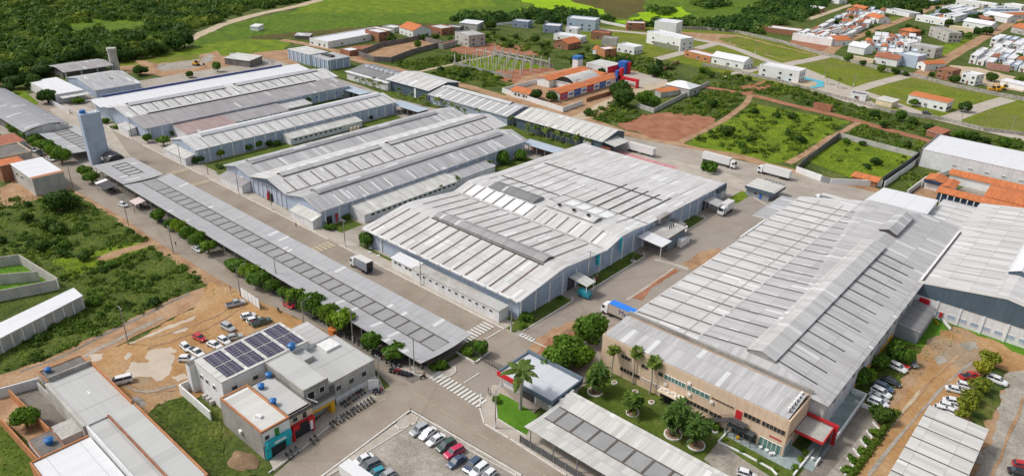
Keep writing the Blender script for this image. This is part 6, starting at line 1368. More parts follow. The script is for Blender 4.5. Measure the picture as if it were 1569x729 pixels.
for k, x, y, z, s, l in [('dark', 71, 143, 5, 1.15, 'large round dark tree in front of the white canteen hall'), ('dark', 2, 146, 4, 1.0, 'dark round tree cut by the left edge'), ('bushd', 214, 112, 1.5, 2.4, 'round bush like tree right of the pale hangar'), ('bush', 119, 155, 1.2, 1.8, 'low olive tree by the curving yard wall'),
    ('dark', 290, 114, 2, .55, 'small dark tree on the gravel behind the far left hall'), ('cone', 333, 105, 2, 1.2, 'pointed dark tree beside the scrap yard'), ('bush', 160, 186, 1, 1.3, 'shrub by the end wall of the far left hall'), ('bush', 177, 194, 1, 1.2, 'shrub in front of the low white annex of the far left hall'),
    ('round2', 250, 217, 2, 1.0, 'bright round tree left of the slim hall front'), ('round', 226, 212, 2, .8, 'round tree in front of the grey slope of the far left hall'), ('hedge', 262, 202, 1, 1.5, 'long olive hedge beside the far left hall'), ('hedge', 274, 200, 1, 1.3, 'second olive hedge beside the far left hall'),
    ('round2', 337, 235, 2, .75, 'bright young tree on the lawn of the slim hall'), ('round', 295, 241, 2, .75, 'tree beside the corner pole of the slim hall'), ('bushd', 304, 245, 1.5, 1.2, 'dark shrub beside the corner of the slim hall'), ('bush', 337, 254, 1, 1.2, 'shrub at the left corner of the triple gabled hall'),
    ('bushd', 359, 229, 1.2, .7, 'narrow dark shrub against the slim hall wall'), ('bush', 378, 227, 1, 1.5, 'leafy shrub midway along the slim hall lawn'), ('round', 396, 220, 2, .65, 'small tree on the slim hall lawn'), ('bushd', 414, 220, 1.3, 1.1, 'dark shrub near the porch of the slim hall'), ('bush', 424, 219, 1, 1.1, 'low shrub touching the porch of the slim hall'),
    ('bush', 390, 178, 1, 1.1, 'green shrub beside the far left hall lean-to'), ('bushd', 414, 172, 1, 1.0, 'dark shrub between the two far halls'), ('round', 469, 154, 2.2, .9, 'single round tree between the far left hall and the slim hall'), ('hedge', 510, 146, 1.2, 1.6, 'flat topped bright hedge tree by the blue link roof'), ('hedge', 519, 144, 1.2, 1.3, 'second flat topped hedge tree by the blue link roof'),
    ('bushd', 566, 180, 1, .9, 'lone dark shrub on the lawn at the end of the slim hall'), ('round', 472, 240, 1.2, .5, 'small tree by the storage drums'), ('ball', 496, 340, 1, 1.2, 'round clipped bush at the corner of the triple gabled hall'), ('bush', 505, 348, .8, 1.1, 'low spreading bush by the red hydrant'), ('bush', 531, 331, 1, 1.0, 'bush under the porch end of the triple gabled hall'),
    ('big', 771, 241, 3, .85, 'leafy tree at the far end of the triple gabled hall'), ('big', 798, 235, 3, .7, 'leafy tree behind the blue link roof'), ('big', 562, 367, 2.5, .72, 'dense round tree at the street corner of the broad central hall'),
    ('cone', 762, 470, 1.5, .55, 'small olive tree by the end of the office annex'), ('bush', 804, 487, 1, 1.35, 'dark round bush on the corner lawn of the broad central hall'), ('ball', 801, 499, .6, .85, 'yellow green clipped ball bush on the corner lawn'), ('bush', 859, 455, .5, .5, 'tiny shrub on the lawn near the loading canopy'),
    ('cone', 737, 530, 3, .95, 'dense dark garden tree on the triangular gate island'), ('ball', 716, 538, .9, 1.3, 'bright clipped ball on the triangular gate island'), ('ball', 675, 559, .8, 1.2, 'bright clipped ball beside the end of the long canopy'), ('bush', 663, 563, .6, .8, 'low dark shrub beside the end of the long canopy'),
    ('big', 904, 506, 4, 1.15, 'tall leafy tree against the left corner of the tan offices'), ('big', 872, 527, 4, 1.1, 'broad tree between red earth and the tan offices'), ('big', 855, 545, 4, 1.15, 'bright leafy tree nearest the gate house'), ('round2', 760, 612, .8, .35, 'small bush at the tip of the front lawn'),
    ('big', 890, 545, 3, .9, 'lower bushy tree between the tan offices corner and the garden'), ('bush', 1095, 650, 1, 1.0, 'yellowish shrub in front of the outside stair'), ('round', 1315, 577, 2.5, 1.1, 'shaded tree at the side of the large right hand hall'), ('round2', 1326, 570, 2.5, .9, 'lighter tree at the side of the large right hand hall'), ('round', 1351, 552, 2.5, .8, 'tree behind the white parked van at the right lot'),
    ('big', 1374, 541, 2.5, .8, 'dark leafy tree above the parked cars at right'), ('big', 1388, 546, 2.5, .6, 'smaller tree above the parked cars at right'), ('dark', 1351, 634, 2, .62, 'dense round dark bush tree at the end of the courtyard wall'),
    ('yellow', 1516, 552, 2, 1.15, 'yellow green tree above the red parked cars'), ('yellow', 1506, 566, 2, 1.1, 'second yellow green tree, beside the single white car'), ('yellow', 1502, 590, 2, 1.1, 'yellow green tree over the pair of white cars'), ('yellow', 1490, 606, 2, 1.0, 'yellow green tree below the pair of white cars'), ('yellow', 1481, 624, 2, 1.0, 'yellow green tree by the corner of the car shed'), ('yellow', 1474, 634, 2, .8, 'smallest yellow green tree touching the car shed'),
    ('bush', 1085, 258, 1.2, 2.6, 'solitary olive green bush tree in the truck yard'), ('dark', 1114, 201, 2, .8, 'dark tree alone in the square meadow'), ('round', 1467, 250, 2, .9, 'bright round tree against the large white warehouse'), ('round', 39, 646, 1.5, .9, 'leafy banana like tree in the walled yard at bottom left'), ('dark', 89, 316, 2, 1.1, 'wide dark tree beside the white roofed building at left'), ('dark', 105, 312, 2, .9, 'dark tree leaning over the outer street verge'),
    ('dark', 845, 147, 3, .8, 'leafy tree in front of the school wing'), ('dark', 820, 146, 2.5, .9, 'dark tree beside the white school annex'), ('dark', 950, 140, 3, 1.3, 'large palm-like dark tree by the garden pool'), ('dark', 955, 155, 3, 1.3, 'round dark tree below the garden pool'), ('big', 986, 152, 3, 1.2, 'tree beside the garden pool'), ('dark', 1003, 110, 3, 1.2, 'umbrella shaped tree at the school car park'), ('big', 1003, 158, 2, .9, 'tree by the grey garden wall corner'),
    ('dark', 752, 38, 4, 1.1, 'lone green tree by the pale wall in the village'), ('dark', 1284, 33, 3, .9, 'dark round tree inside the dense block'), ('dark', 1447, 22, 3, 1.2, 'dark tree next to the pale blue slate roofed house'), ('dark', 1490, 28, 2, 1.0, 'dark tree below the low red roof'), ('dark', 1512, 50, 2, 1.1, 'dark bushy tree by the diagonal dirt road'), ('dark', 1499, 49, 2, .9, 'hedge tree in front of the beige wall'),
    ('dark', 1454, 37, 2, .9, 'bush by the long stepped parapet house'), ('dark', 1462, 123, 2, .8, 'green tree between the red brick house and the white house'), ('dark', 1478, 168, 1.5, .8, 'dark tree at the end of the long white estate house'), ('round', 1400, 158, 2, .9, 'tree in front of the long white estate house'), ('dark', 1030, 70, 2, .8, 'dark tree at the corner of the modern villa'), ('cpalm', 1268, 122, 3, 1.1, 'palm beside the turquoise pool, left one'), ('cpalm', 1285, 128, 3, 1.1, 'palm beside the turquoise pool, right one'),
    ('palm', 799, 582, 8, 1.5, 'tall royal palm in front of the gate house roof'), ('cpalm', 159, 129, 4, 1.1, 'left palm in front of the pale hangar'), ('cpalm', 175, 126, 4, 1.15, 'right palm in front of the pale hangar'), ('cpalm', 674, 282, 4, .75, 'left small palm beside the triple gabled hall lean-to'), ('cpalm', 701, 270, 4, .8, 'middle small palm beside the triple gabled hall lean-to'), ('cpalm', 751, 247, 4, .85, 'right small palm beside the triple gabled hall lean-to'),
    ('cpalm', 912, 421, 2, .45, 'tiny palm on the side lawn by the pole'), ('cpalm', 971, 389, 2, .6, 'tiny palm at the far end of the side lawn'), ('fan', 940, 546, 6, 1.3, 'left fan palm in front of the tan offices'), ('fan', 973, 556, 6, 1.3, 'middle fan palm in front of the tan offices'), ('fan', 1000, 571, 6, 1.3, 'right fan palm in front of the tan offices'), ('cpalm', 1012, 612, 1, .35, 'small palm at the porch of the tan offices'), ('cpalm', 1080, 640, 3, .5, 'small palm behind the rightmost ringed clump'),
    ('clump', 911.6, 601, 0, 1.55, 'ringed palm clump nearest the gate house'), ('clump', 969, 632, 0, 1.3, 'second ringed palm clump from the gate house'), ('clump', 1031, 666, 0, 1.6, 'third ringed palm clump from the gate house'), ('clump', 1066, 682, 0, 1.55, 'rightmost ringed palm clump on the lawn'),
    ('ball', 1111, 671, .5, .5, 'first small bush on the bluish terrace border'), ('ball', 1136, 690, .5, .5, 'second small bush on the bluish terrace border'), ('ball', 1163, 705, .5, .5, 'third small bush on the bluish terrace border'), ('ball', 1189, 717, .5, .5, 'fourth small bush on the bluish terrace border'), ('ball', 1235, 694, .5, .65, 'upper round bush at the terrace corner'), ('ball', 1228, 703, .5, .65, 'middle round bush at the terrace corner'), ('ball', 1218, 716, .5, .7, 'lower round bush at the terrace corner')]:
    plant(k, x, y, z, s, l)
for i, (x, y) in enumerate([(1340, 661), (1330, 675), (1319, 689), (1307, 703), (1297, 718)]): plant('bush', x, y, .6, .75, 'planter bush %s down the zigzag kerb' % ('first', 'second', 'third', 'fourth', 'fifth')[i], 'zigzag planter bushes')
for i, ((a, b), (c, d)) in enumerate([((1337, 648), (1346.5, 658.6)), ((1327.5, 661), (1336.6, 672.8)), ((1317.5, 674.4), (1327.5, 686)), ((1306.7, 688.5), (1316.7, 701)), ((1297.6, 702.6), (1307.5, 716)), ((1286.8, 717.6), (1296, 729))]):
    bwall([(a, b), (c, d)], .5, 'white', 'white zigzag planter kerb piece %s from the top' % ('first', 'second', 'third', 'fourth', 'fifth', 'sixth')[i], t=.28, name='planter_kerb')
gp = 'palms in the row behind the long striped warehouse roofs'
pr = [(640 + a / 6.02, 140 + b / 6.02) for a, b in [(20, 80), (60, 60), (180, 100), (250, 118), (310, 140), (370, 170), (435, 175), (560, 180), (880, 262), (960, 275), (1020, 345), (1090, 345), (1160, 360), (1240, 375), (1320, 395), (1380, 410), (1460, 465)]] + [(540 + a / 6.02, 60 + b / 6.02) for a, b in [(430, 470), (545, 505), (660, 535), (780, 572), (440, 500), (640, 560)]] + [(900, 218), (883, 214), (868, 213), (852, 208), (838, 204), (822, 199), (808, 196)]
for x, y in pr: plant('cpalm', x, y, 3.2, RNG.uniform(.8, 1.15), 'coconut palm in front of the ' + ('cream barred' if x > 770 else 'evenly striped' if x > 650 else 'white striped') + ' warehouse roof', gp)
hr_ = [(545 + i * 4.6, 117 + i * 1.5) for i in range(9)]
for x, y in hr_ + [(a + 1, b + 4) for a, b in hr_[::2]]: plant('cpalm', x, y, 2.5, RNG.uniform(.7, .95), 'short palm in the dense hedge in front of the slate grey roof', 'dense short palms')
# --- scattering helpers
def inpoly(P, x, y):
    c = np.zeros(len(x), bool); n = len(P)
    for i in range(n):
        x1, y1 = P[i]; x2, y2 = P[(i + 1) % n]
        k = ((y1 > y) != (y2 > y)); c ^= k & (x < (x2 - x1) * (y - y1) / ((y2 - y1) if y2 != y1 else 1e-9) + x1)
    return c
def scatter(px, dens, seed, world=False):
    g = np.random.default_rng(seed); P = [tuple(p) for p in (px if world else GS(px))]; xs = [p[0] for p in P]; ys = [p[1] for p in P]
    A = (max(xs) - min(xs)) * (max(ys) - min(ys)); n = int(min(A * dens, 400000)); x = g.uniform(min(xs), max(xs), n); y = g.uniform(min(ys), max(ys), n); k = inpoly(P, x, y)
    # keep clear of the paths and roads that cross the plots
    return np.stack([x[k], y[k]], 1)
PATHS = []
def clear(pts, lines):
    for ln, wd in lines:
        L = smooth(GS(ln), 3)
        for a, b in zip(L, L[1:]):
            ab = np.array([b.x - a.x, b.y - a.y]); t = np.clip(((pts - np.array([a.x, a.y])) @ ab) / (ab @ ab), 0, 1)
            d = np.linalg.norm(pts - (np.array([a.x, a.y]) + t[:, None] * ab), axis=1); pts = pts[d > wd]
    return pts
def patchy(pts, sc, thr, seed):
    """thin out with a smooth random field so that bushes gather in clumps"""
    g = np.random.default_rng(seed); v = np.zeros(len(pts))
    for k in range(9):
        f = g.normal(size=2) / sc * (1 + k * .35); v += np.sin(pts @ f * 6.28 + g.uniform(0, 6.28)) / (1 + k * .25)
    return pts[v > thr]
def lumps(name, pts, r0, r1, per, leaf, mat, hz=.7, label=None, cat=None, z0=0, seed=1):
    g = np.random.default_rng(seed); n = len(pts)
    if n == 0: return None
    r = g.uniform(r0, r1, n) * g.choice([.75, 1, 1.25], n); e = g.normal(size=(n, per, 3)); e /= np.linalg.norm(e, axis=2, keepdims=True); e[:, :, 2] = np.abs(e[:, :, 2]) * 1.0 - .15
    sh = 1 + .25 * np.sin(e[:, :, 0] * 5 + g.uniform(0, 6, (n, 1))) * np.cos(e[:, :, 1] * 5)
    c = e * (r[:, None, None] * sh[:, :, None] * g.uniform(.8, 1.05, (n, per, 1))); c[:, :, 2] *= hz; c[:, :, 2] += (r * hz * .35)[:, None] + z0
    c[:, :, 0] += pts[:, 0][:, None]; c[:, :, 1] += pts[:, 1][:, None]
    s = (g.uniform(.7, 1.3, (n, per)) * leaf * (r / ((r0 + r1) / 2))[:, None] ** .5).ravel()
    o = mesh_obj(name, cards_mesh(name, c.reshape(-1, 3), (e + g.normal(scale=.35, size=e.shape)).reshape(-1, 3), s, mat))
    o['label'] = label; o['category'] = cat; o['kind'] = 'stuff'; return o
roads_n = [([(520, -10), (490, 0), (450, 11), (400, 21), (350, 35), (325, 45), (300, 56), (278, 66)], 9)]
# woods
W1_ = scatter([(-60, -12), (480, -12), (470, 2), (395, 16), (345, 30), (322, 40), (300, 52), (300, 66), (250, 82), (200, 90), (172, 102), (150, 88), (80, 98), (62, 118), (30, 132), (-60, 120)], 1 / 34., 1); W1_ = clear(patchy(W1_, 130, -2.6, 3), roads_n + [([(228, 2), (330, 2)], 8)])
keep = ~inpoly([tuple(p) for p in GS([(100, 30), (190, 28), (250, 40), (190, 55), (110, 52)])], W1_[:, 0], W1_[:, 1]) | (RNG.random(len(W1_)) < .12)
lumps('woodland', W1_[keep], 2.6, 5.4, 80, 1.35, 'forest', .85, 'dark green woodland covering the upper left hillside', 'woodland', seed=2)
W2_ = np.concatenate([scatter(p, 1 / 34., 20 + i) for i, p in enumerate([[(690, 36), (700, 28), (780, 22), (840, 18), (900, 22), (935, 34), (900, 38), (780, 36)], [(960, 42), (985, 34), (1070, 34), (1130, 28), (1160, 10), (1200, -8), (1290, -8), (1262, 8), (1240, 28), (1195, 40), (1165, 55), (1130, 50), (1050, 43)], [(1290, 2), (1340, -8), (1500, -8), (1460, 3), (1430, 12), (1400, 14), (1350, 18), (1320, 12)], [(420, -12), (520, -12), (480, 0), (440, 6)], [(990, 20), (1010, 16), (1040, 18), (1020, 24)], [(1060, 6), (1100, 2), (1120, 10), (1080, 14)]])])
lumps('tree_belt', W2_, 3.0, 5.5, 70, 1.5, 'forest', .85, 'dark tree belt along the far side of the bright fields', 'trees', seed=4)
# scrub on the plots
lines = [([(1030, 128), (1075, 133), (1130, 142), (1151, 146), (1220, 163), (1296, 181), (1366, 201), (1417, 214)], 4.2), ([(1151, 146), (1140, 162), (1110, 184), (1072, 204), (1041, 219)], 3), ([(1315, 188), (1296, 199), (1274, 210), (1240, 232), (1208, 251)], 2.8),
         ([(643, 110), (680, 102), (715, 94), (760, 84)], 2.4), ([(545, 92), (600, 105), (650, 118), (720, 134), (800, 158), (900, 185), (955, 203), (1010, 216), (1067, 229), (1134, 241), (1180, 255), (1260, 274), (1345, 294)], 5), ([(235, 372), (200, 382), (150, 398)], 3), ([(976, 165), (1001, 173), (1085, 131)], 2.5)]
plots = [[(598, 98), (640, 92), (700, 80), (720, 96), (700, 100), (650, 110), (600, 102)], [(655, 116), (700, 103), (740, 108), (785, 124), (770, 132), (720, 136)], [(893, 180), (940, 155), (1000, 172), (960, 190), (930, 188)], [(1020, 172), (1090, 135), (1150, 148), (1130, 166), (1100, 182), (1040, 176)],
         [(1000, 100), (905, 92), (870, 92), (850, 88), (900, 86), (960, 84), (1010, 94)], [(1060, 128), (1078, 106), (1130, 116), (1185, 128), (1160, 144), (1100, 134)], [(1160, 142), (1200, 128), (1300, 160), (1430, 190), (1420, 210), (1300, 178)], [(1060, 214), (1150, 160), (1300, 190), (1200, 250), (1130, 235)], [(1240, 245), (1300, 215), (1400, 242), (1350, 275)],
         [(1310, 190), (1420, 215), (1412, 240), (1300, 212)], [(1420, 205), (1500, 205), (1569, 218), (1569, 245), (1460, 212)], [(1370, 283), (1412, 248), (1450, 252), (1400, 290)], [(940, 100), (1035, 100), (1035, 128), (985, 112)], [(700, 60), (760, 52), (850, 66), (840, 90), (760, 70)], [(870, 108), (900, 98), (1000, 104), (960, 112)]]
thr = [-1, -1.4, -2.4, -1.8, -1.6, -.6, -1.4, .3, 1.2, -1.4, -.4, -.2, -1, 0, -.6]
for lab, mat, sd, rr, dens in (('low green scrub spread over the plots right of the works', 'scrubleaf', 31, (.7, 1.7), 1 / 7.), ):
    P_ = np.concatenate([patchy(scatter(p, dens, sd + i), 26, thr[i], sd + i) for i, p in enumerate(plots)]); P_ = clear(P_, lines)
    lumps('scrub', P_, rr[0], rr[1], 26, .62, mat, .75, lab, 'scrub', seed=sd)
Lf = [(-60, 315), (60, 300), (110, 296), (222, 368), (318, 428), (250, 466), (190, 494), (110, 536), (40, 560), (-60, 585)]
bw = [([(33, 405), (92, 442), (126, 460)], 2.5), ([(235, 372), (200, 382), (150, 398)], 3)]
P_ = clear(patchy(scatter(Lf, 1 / 3.0, 50), 26, -.5, 51), bw)
kk = ~inpoly([tuple(p) for p in GS([(-60, 405), (33, 403), (132, 455), (130, 480), (-60, 540)])], P_[:, 0], P_[:, 1])
lumps('scrub', P_[kk], .5, 1.25, 26, .42, 'scrubleaf', .7, 'low green scrub covering the fields left of the outer street', 'scrub', seed=52)
g_ = scatter(Lf, 1.4, 60); kk = ~inpoly([tuple(p) for p in GS([(-60, 405), (33, 403), (132, 455), (130, 480), (-60, 540)])], g_[:, 0], g_[:, 1]); g_ = clear(g_[kk], bw)
def grass(name, pts, h, mat, label, seed=1):
    g = np.random.default_rng(seed); n = len(pts); c = np.zeros((n, 3)); c[:, :2] = pts; c[:, 2] = g.uniform(.3, 1, n) * h; nn = g.normal(size=(n, 3)); nn[:, 2] = np.abs(nn[:, 2]) + .5
    o = mesh_obj(name, cards_mesh(name, c, nn, g.uniform(.3, .7, n) * h * 2.2, mat)); o['label'] = label; o['category'] = 'grass'; o['kind'] = 'stuff'
leafmat('grassleaf', (.05, .085, .008), (.09, .145, .014), (.16, .18, .03), .2)
grass('grass', g_, .32, 'grassleaf', 'rough grass between the scrub left of the outer street', 61)
Q = np.concatenate([scatter([(232, 628), (262, 614), (290, 609), (333, 634), (343, 698), (388, 724), (350, 731), (320, 718)], 3., 62), scatter([(-20, 642), (0, 650), (52, 716), (52, 760), (-20, 760)], 3, 63), scatter([(-20, 414), (33, 408), (88, 442), (-20, 464)], 2, 64)])
grass('grass', Q, .28, 'grassleaf', 'rough grass on the small plots at the bottom left', 65)
Q = np.concatenate([scatter([(1060, 214), (1150, 160), (1300, 190), (1200, 250), (1130, 235)], .5, 66), scatter([(1240, 245), (1300, 215), (1400, 242), (1350, 275)], .6, 67), scatter([(1400, 480), (1300, 600), (1345, 632), (1400, 560), (1420, 520)], 1, 68)])
grass('grass', clear(Q, lines), .4, 'grassleaf', 'rough meadow grass on the plots at the right', 69)
# individual bushes that stand out on the plots
PN_ = ['beside the walled compound', 'in front of the concrete frame', 'left of the red earth field', 'between red earth field and pool house', 'above the school car park', 'under the long estate wall', 'along the reddish dirt road', 'in the open square meadow', 'in the walled square plot', 'between walled plot and dirt road', 'above the large white warehouse', 'in the narrow strip by the warehouse', 'below the pale villa', 'in the village meadow', 'by the red and blue school', 'in the field left of the outer street']
nb = 0; gb = 'bushes standing out on the open plots'
for i, p in enumerate(plots + [Lf]):
    q = clear(patchy(scatter(p, 1 / 150. if i < len(plots) else 1 / 120., 80 + i), 40, .2, 90 + i), lines + bw)
    if i == len(plots): q = q[~inpoly([tuple(a) for a in GS([(-60, 400), (33, 398), (140, 455), (136, 485), (-60, 545)])], q[:, 0], q[:, 1])]
    for x, y in q:
        if nb >= 210: break
        nb += 1; plant('bushd' if nb % 3 else 'bush', 0, 0, 0, RNG.uniform(.7, 1.45) * (1.0 if i < len(plots) else .9), ('dark', 'light')[nb % 3 == 0] + ' green bush ' + PN_[i], gb, world=(x, y))
# individual trees on the near edge of the wood
for i, (x, y) in enumerate([(20, 128), (38, 118), (60, 110), (72, 104), (95, 92), (115, 90), (135, 86), (150, 86), (185, 88), (200, 84), (218, 82), (235, 78), (250, 76), (268, 70), (282, 66), (12, 118), (180, 80), (225, 72), (52, 128), (8, 136)]):
    plant('dark', x, y, 3, RNG.uniform(.9, 1.5), 'dark tree at the wood edge ' + ('left of the chimney' if x < 165 else 'right of the chimney'), 'trees at the near edge of the wood')
hp = [(1374, 634), (1358, 655), (1344, 675), (1330, 695), (1316, 714), (1302, 735)]
P_ = smooth(GS(hp), 8); pts = np.array([[p.x, p.y] for p in P_]); pts = np.repeat(pts, 5, 0) + RNG.normal(scale=.25, size=(len(pts) * 5, 2))
o = lumps('hedge', pts, .35, .6, 30, .22, 'scrubleaf', 1.6, 'x', 'hedge', seed=9); del o['kind']; o['label'] = 'clipped hedge running between the courtyard and the dirt track'

tw = [(1302, 30), (1318, 12), (1338, 8), (1350, 14), (1362, 12), (1373, 15), (1385, 17), (1398, 14), (1408, 20), (1420, 12), (1436, 12), (1455, 18), (1470, 22), (1400, 46), (1412, 50), (1380, 43), (1392, 42), (1362, 50), (1440, 48), (1460, 42), (1470, 52), (1484, 56), (1500, 22), (1520, 28), (1530, 12), (1552, 28), (1562, 38), (1330, 52), (1345, 48), (1322, 96), (1350, 106), (1372, 109), (1388, 112), (1300, 90), (1420, 98), (1428, 112), (1446, 108), (1540, 62), (1550, 70), (1560, 90), (1520, 120), (1545, 124),
      (1560, 126), (820, 62), (830, 68), (840, 66), (856, 68), (872, 68), (900, 75), (890, 86), (880, 95), (905, 98), (715, 62), (705, 58), (690, 60), (668, 58), (650, 58), (640, 70), (596, 56), (600, 62), (575, 58), (770, 60), (790, 56), (745, 56), (950, 92), (965, 96), (935, 98), (1010, 96), (925, 110), (1075, 108), (1090, 114), (1400, 186), (1380, 180), (1340, 176), (1424, 196), (1470, 206), (1490, 212), (1510, 214), (1540, 222), (1355, 190)]
for i, (x, y) in enumerate(tw): plant('dark' if i % 3 else 'big', x, y, 2, RNG.uniform(.45, .85), 'garden tree ' + ('in the village by the concrete frame' if x < 790 else 'near the orange roofed school' if x < 980 else 'beside the estate walls' if x < 1100 or y > 150 else 'above the dense forest side block' if y < 22 and x < 1430 else 'in upper town by the diagonal road' if y < 60 and x > 1430 else 'amid the mid town houses' if x < 1425 else 'near the right hand town block'), 'trees scattered through the town')

Q = np.concatenate([scatter([(230, 616), (300, 592), (340, 600), (300, 612), (240, 628)], 1.2, 70), scatter([(1395, 560), (1440, 500), (1480, 505), (1470, 530), (1420, 560), (1400, 590)], 1.0, 71), scatter([(1490, 610), (1540, 560), (1560, 580), (1520, 640), (1500, 660)], 1.4, 72), scatter([(316, 434), (372, 452), (366, 462), (312, 448)], .8, 73)])
grass('weeds', patchy(Q, 6, -.2, 74), .3, 'grassleaf', 'loose weeds on the bare dirt of the car lots', 75)
# ---------------------------------------------------------------- vehicles
def paint(name, col, rough=.28):
    m, nt, b = mk(name); b.inputs['Base Color'].default_value = (*col, 1); b.inputs['Roughness'].default_value = rough; b.inputs['Coat Weight'].default_value = .4; MATS[name] = m
for n, c in (('car_white', (.75, .75, .75)), ('car_red', (.50, .02, .025)), ('car_silver', (.40, .41, .42)), ('car_grey', (.16, .165, .17)), ('car_black', (.018, .02, .022)), ('car_blue', (.06, .09, .15)), ('car_green', (.05, .09, .07)), ('car_teal', (.03, .28, .36)), ('car_pink', (.52, .03, .09)), ('truck_white', (.72, .72, .72)), ('tyre', (.02, .02, .02)), ('lamp', (.8, .8, .78)), ('lampred', (.4, .02, .02)), ('tarp', (.015, .20, .75)), ('trailer', (.42, .38, .34)), ('logogreen', (.02, .25, .2)), ('inkblue', (.03, .03, .16)), ('truckroof', (.66, .62, .58)), ('digger', (.72, .36, .03))): paint(n, c)
def sub(m, nm, par, smooth=False):
    me = m.ob(nm, None, smooth=smooth); me.parent = par; return me
def car_proto(kind, label, L=4.2, W=1.75, H=1.48):
    r = thing({'hatch': 'parked_car', 'sedan': 'parked_car', 'suv': 'parked_car', 'pickup': 'pickup_truck', 'van': 'parked_van'}[kind], label, {'pickup': 'pickup', 'van': 'van'}.get(kind, 'car'))
    h = W / 2; x0, x1 = -L / 2, L / 2; b = .62 if kind in ('hatch', 'sedan') else .78; bh = H * .62
    hood = H * .60; m = M()
    prof = {'hatch': [(x0, .45, .82, bh * .80), (x0 + .12, .28, .95, bh), (x0 + L * .3, .25, 1, bh), (x0 + L * .70, .25, 1, bh), (x1 - .35, .27, .94, bh * .84), (x1, .42, .80, bh * .62)],
            'sedan': [(x0, .42, .82, bh * .86), (x0 + .15, .28, .95, bh * .96), (x0 + L * .3, .25, 1, bh), (x0 + L * .70, .25, 1, bh), (x1 - .4, .27, .94, bh * .84), (x1, .42, .80, bh * .62)]}.get(kind, [(x0, .45, .86, bh * .95), (x0 + .08, .32, .97, bh), (x0 + L * .3, .28, 1, bh), (x0 + L * .72, .28, 1, bh), (x1 - .3, .30, .96, bh * .90), (x1, .45, .84, bh * .72)])
    lp = []
    for x, zb, wf, zt in prof: w_ = h * wf; lp.append([(x, -w_ * .92, zb), (x, -w_, zb + .15), (x, -w_, zt - .14), (x, -w_ * .88, zt), (x, w_ * .88, zt), (x, w_, zt - .14), (x, w_, zb + .15), (x, w_ * .92, zb)])
    m.ring(lp[::-1], 'car_white'); 
    if kind == 'pickup': m.box(x0 + .15, x0 + L * .36, -h * .8, h * .8, bh - .0, bh + .03, 'car_black')
    # cabin
    c0, c1, r0, r1 = {'hatch': (x0 + .12, x1 - L * .24, x0 + .5, x1 - L * .42), 'sedan': (x0 + L * .14, x1 - L * .25, x0 + L * .27, x1 - L * .42), 'suv': (x0 + .1, x1 - L * .25, x0 + .4, x1 - L * .40), 'pickup': (x0 + L * .37, x1 - L * .24, x0 + L * .42, x1 - L * .38), 'van': (x0 + .06, x1 - L * .10, x0 + .2, x1 - L * .26)}[kind]
    g = M(); zt = H - .04
    g.ring([[(c0, -h * .86, bh - .02), (c1, -h * .86, bh - .02), (c1, h * .86, bh - .02), (c0, h * .86, bh - .02)], [(r0, -h * .70, zt), (r1, -h * .70, zt), (r1, h * .70, zt), (r0, h * .70, zt)]], 'glass'); sub(g, 'window', r)
    m.ring([[(r0 - .04, -h * .74, zt - .03), (r1 + .04, -h * .74, zt - .03), (r1 + .04, h * .74, zt - .03), (r0 - .04, h * .74, zt - .03)], [(r0 + .05, -h * .66, zt + .05), (r1 - .05, -h * .66, zt + .05), (r1 - .05, h * .66, zt + .05), (r0 + .05, h * .66, zt + .05)]], 'car_white')
    for sg in (-1, 1):
        for xa, xb in ((c0, r0), (c1, r1)):
            m.tube((xa, sg * h * .86, bh - .02), (xb, sg * h * .71, zt), .05, .05, 'car_white', 4)
        xm = (r0 + r1) / 2; m.tube((xm, sg * h * .865, bh - .02), (xm, sg * h * .71, zt), .05, .05, 'car_white', 4)
    sub(m, 'body', r)
    for sx in (x0 + L * .19, x1 - L * .19):
        for sg in (-1, 1):
            w_ = M(); lp = [[(sx + .32 * math.cos(a), sg * (h - .2 + t), .32 + .32 * math.sin(a)) for a in [6.283 * i / 12 for i in range(12)]] for t in (0, .21)]
            w_.ring(lp if sg < 0 else lp[::-1], 'tyre'); lp = [[(sx + .19 * math.cos(a), sg * (h + .012 + t * .01), .32 + .19 * math.sin(a)) for a in [6.283 * i / 8 for i in range(8)]] for t in (0, 1)]; ww = sub(w_, 'wheel', r); w_ = M(); w_.ring(lp, 'steel'); sub(w_, 'rim', ww)
    for sg in (-1, 1): q = M(); q.box(x1 - .16, x1 - .02, sg * h * .62 - .16, sg * h * .62 + .16, bh * .62, bh * .78, 'lamp'); sub(q, 'headlight', r); q = M(); q.box(x0 - .01, x0 + .08, sg * h * .7 - .12, sg * h * .7 + .12, bh * .72, bh * .92, 'lampred'); sub(q, 'tail_light', r)
    return reg(r)
CP = {'hatch': car_proto('hatch', 'x', 3.9, 1.7, 1.5), 'sedan': car_proto('sedan', 'x', 4.5, 1.75, 1.46), 'suv': car_proto('suv', 'x', 4.5, 1.85, 1.72), 'pickup': car_proto('pickup', 'x', 5.2, 1.85, 1.75), 'van': car_proto('van', 'x', 4.6, 1.8, 1.95)}
ucar = set()
def car(kind, col, a, b, label, group=None):
    p, q = G(*a, .6), G(*b, .6); c = (p + q) / 2; ang = math.atan2((q - p).y, (q - p).x); r = CP[kind]; mt = {'car_white': col}
    if kind not in ucar and col == 'car_white': ucar.add(kind); r.location = (c.x, c.y, .14); r.rotation_euler = (0, 0, ang); r['label'] = label; 
    else:
        r = dup(r, (c.x, c.y, .14), ang, label, None, mats=mt)
    if group: r['group'] = group
    return r
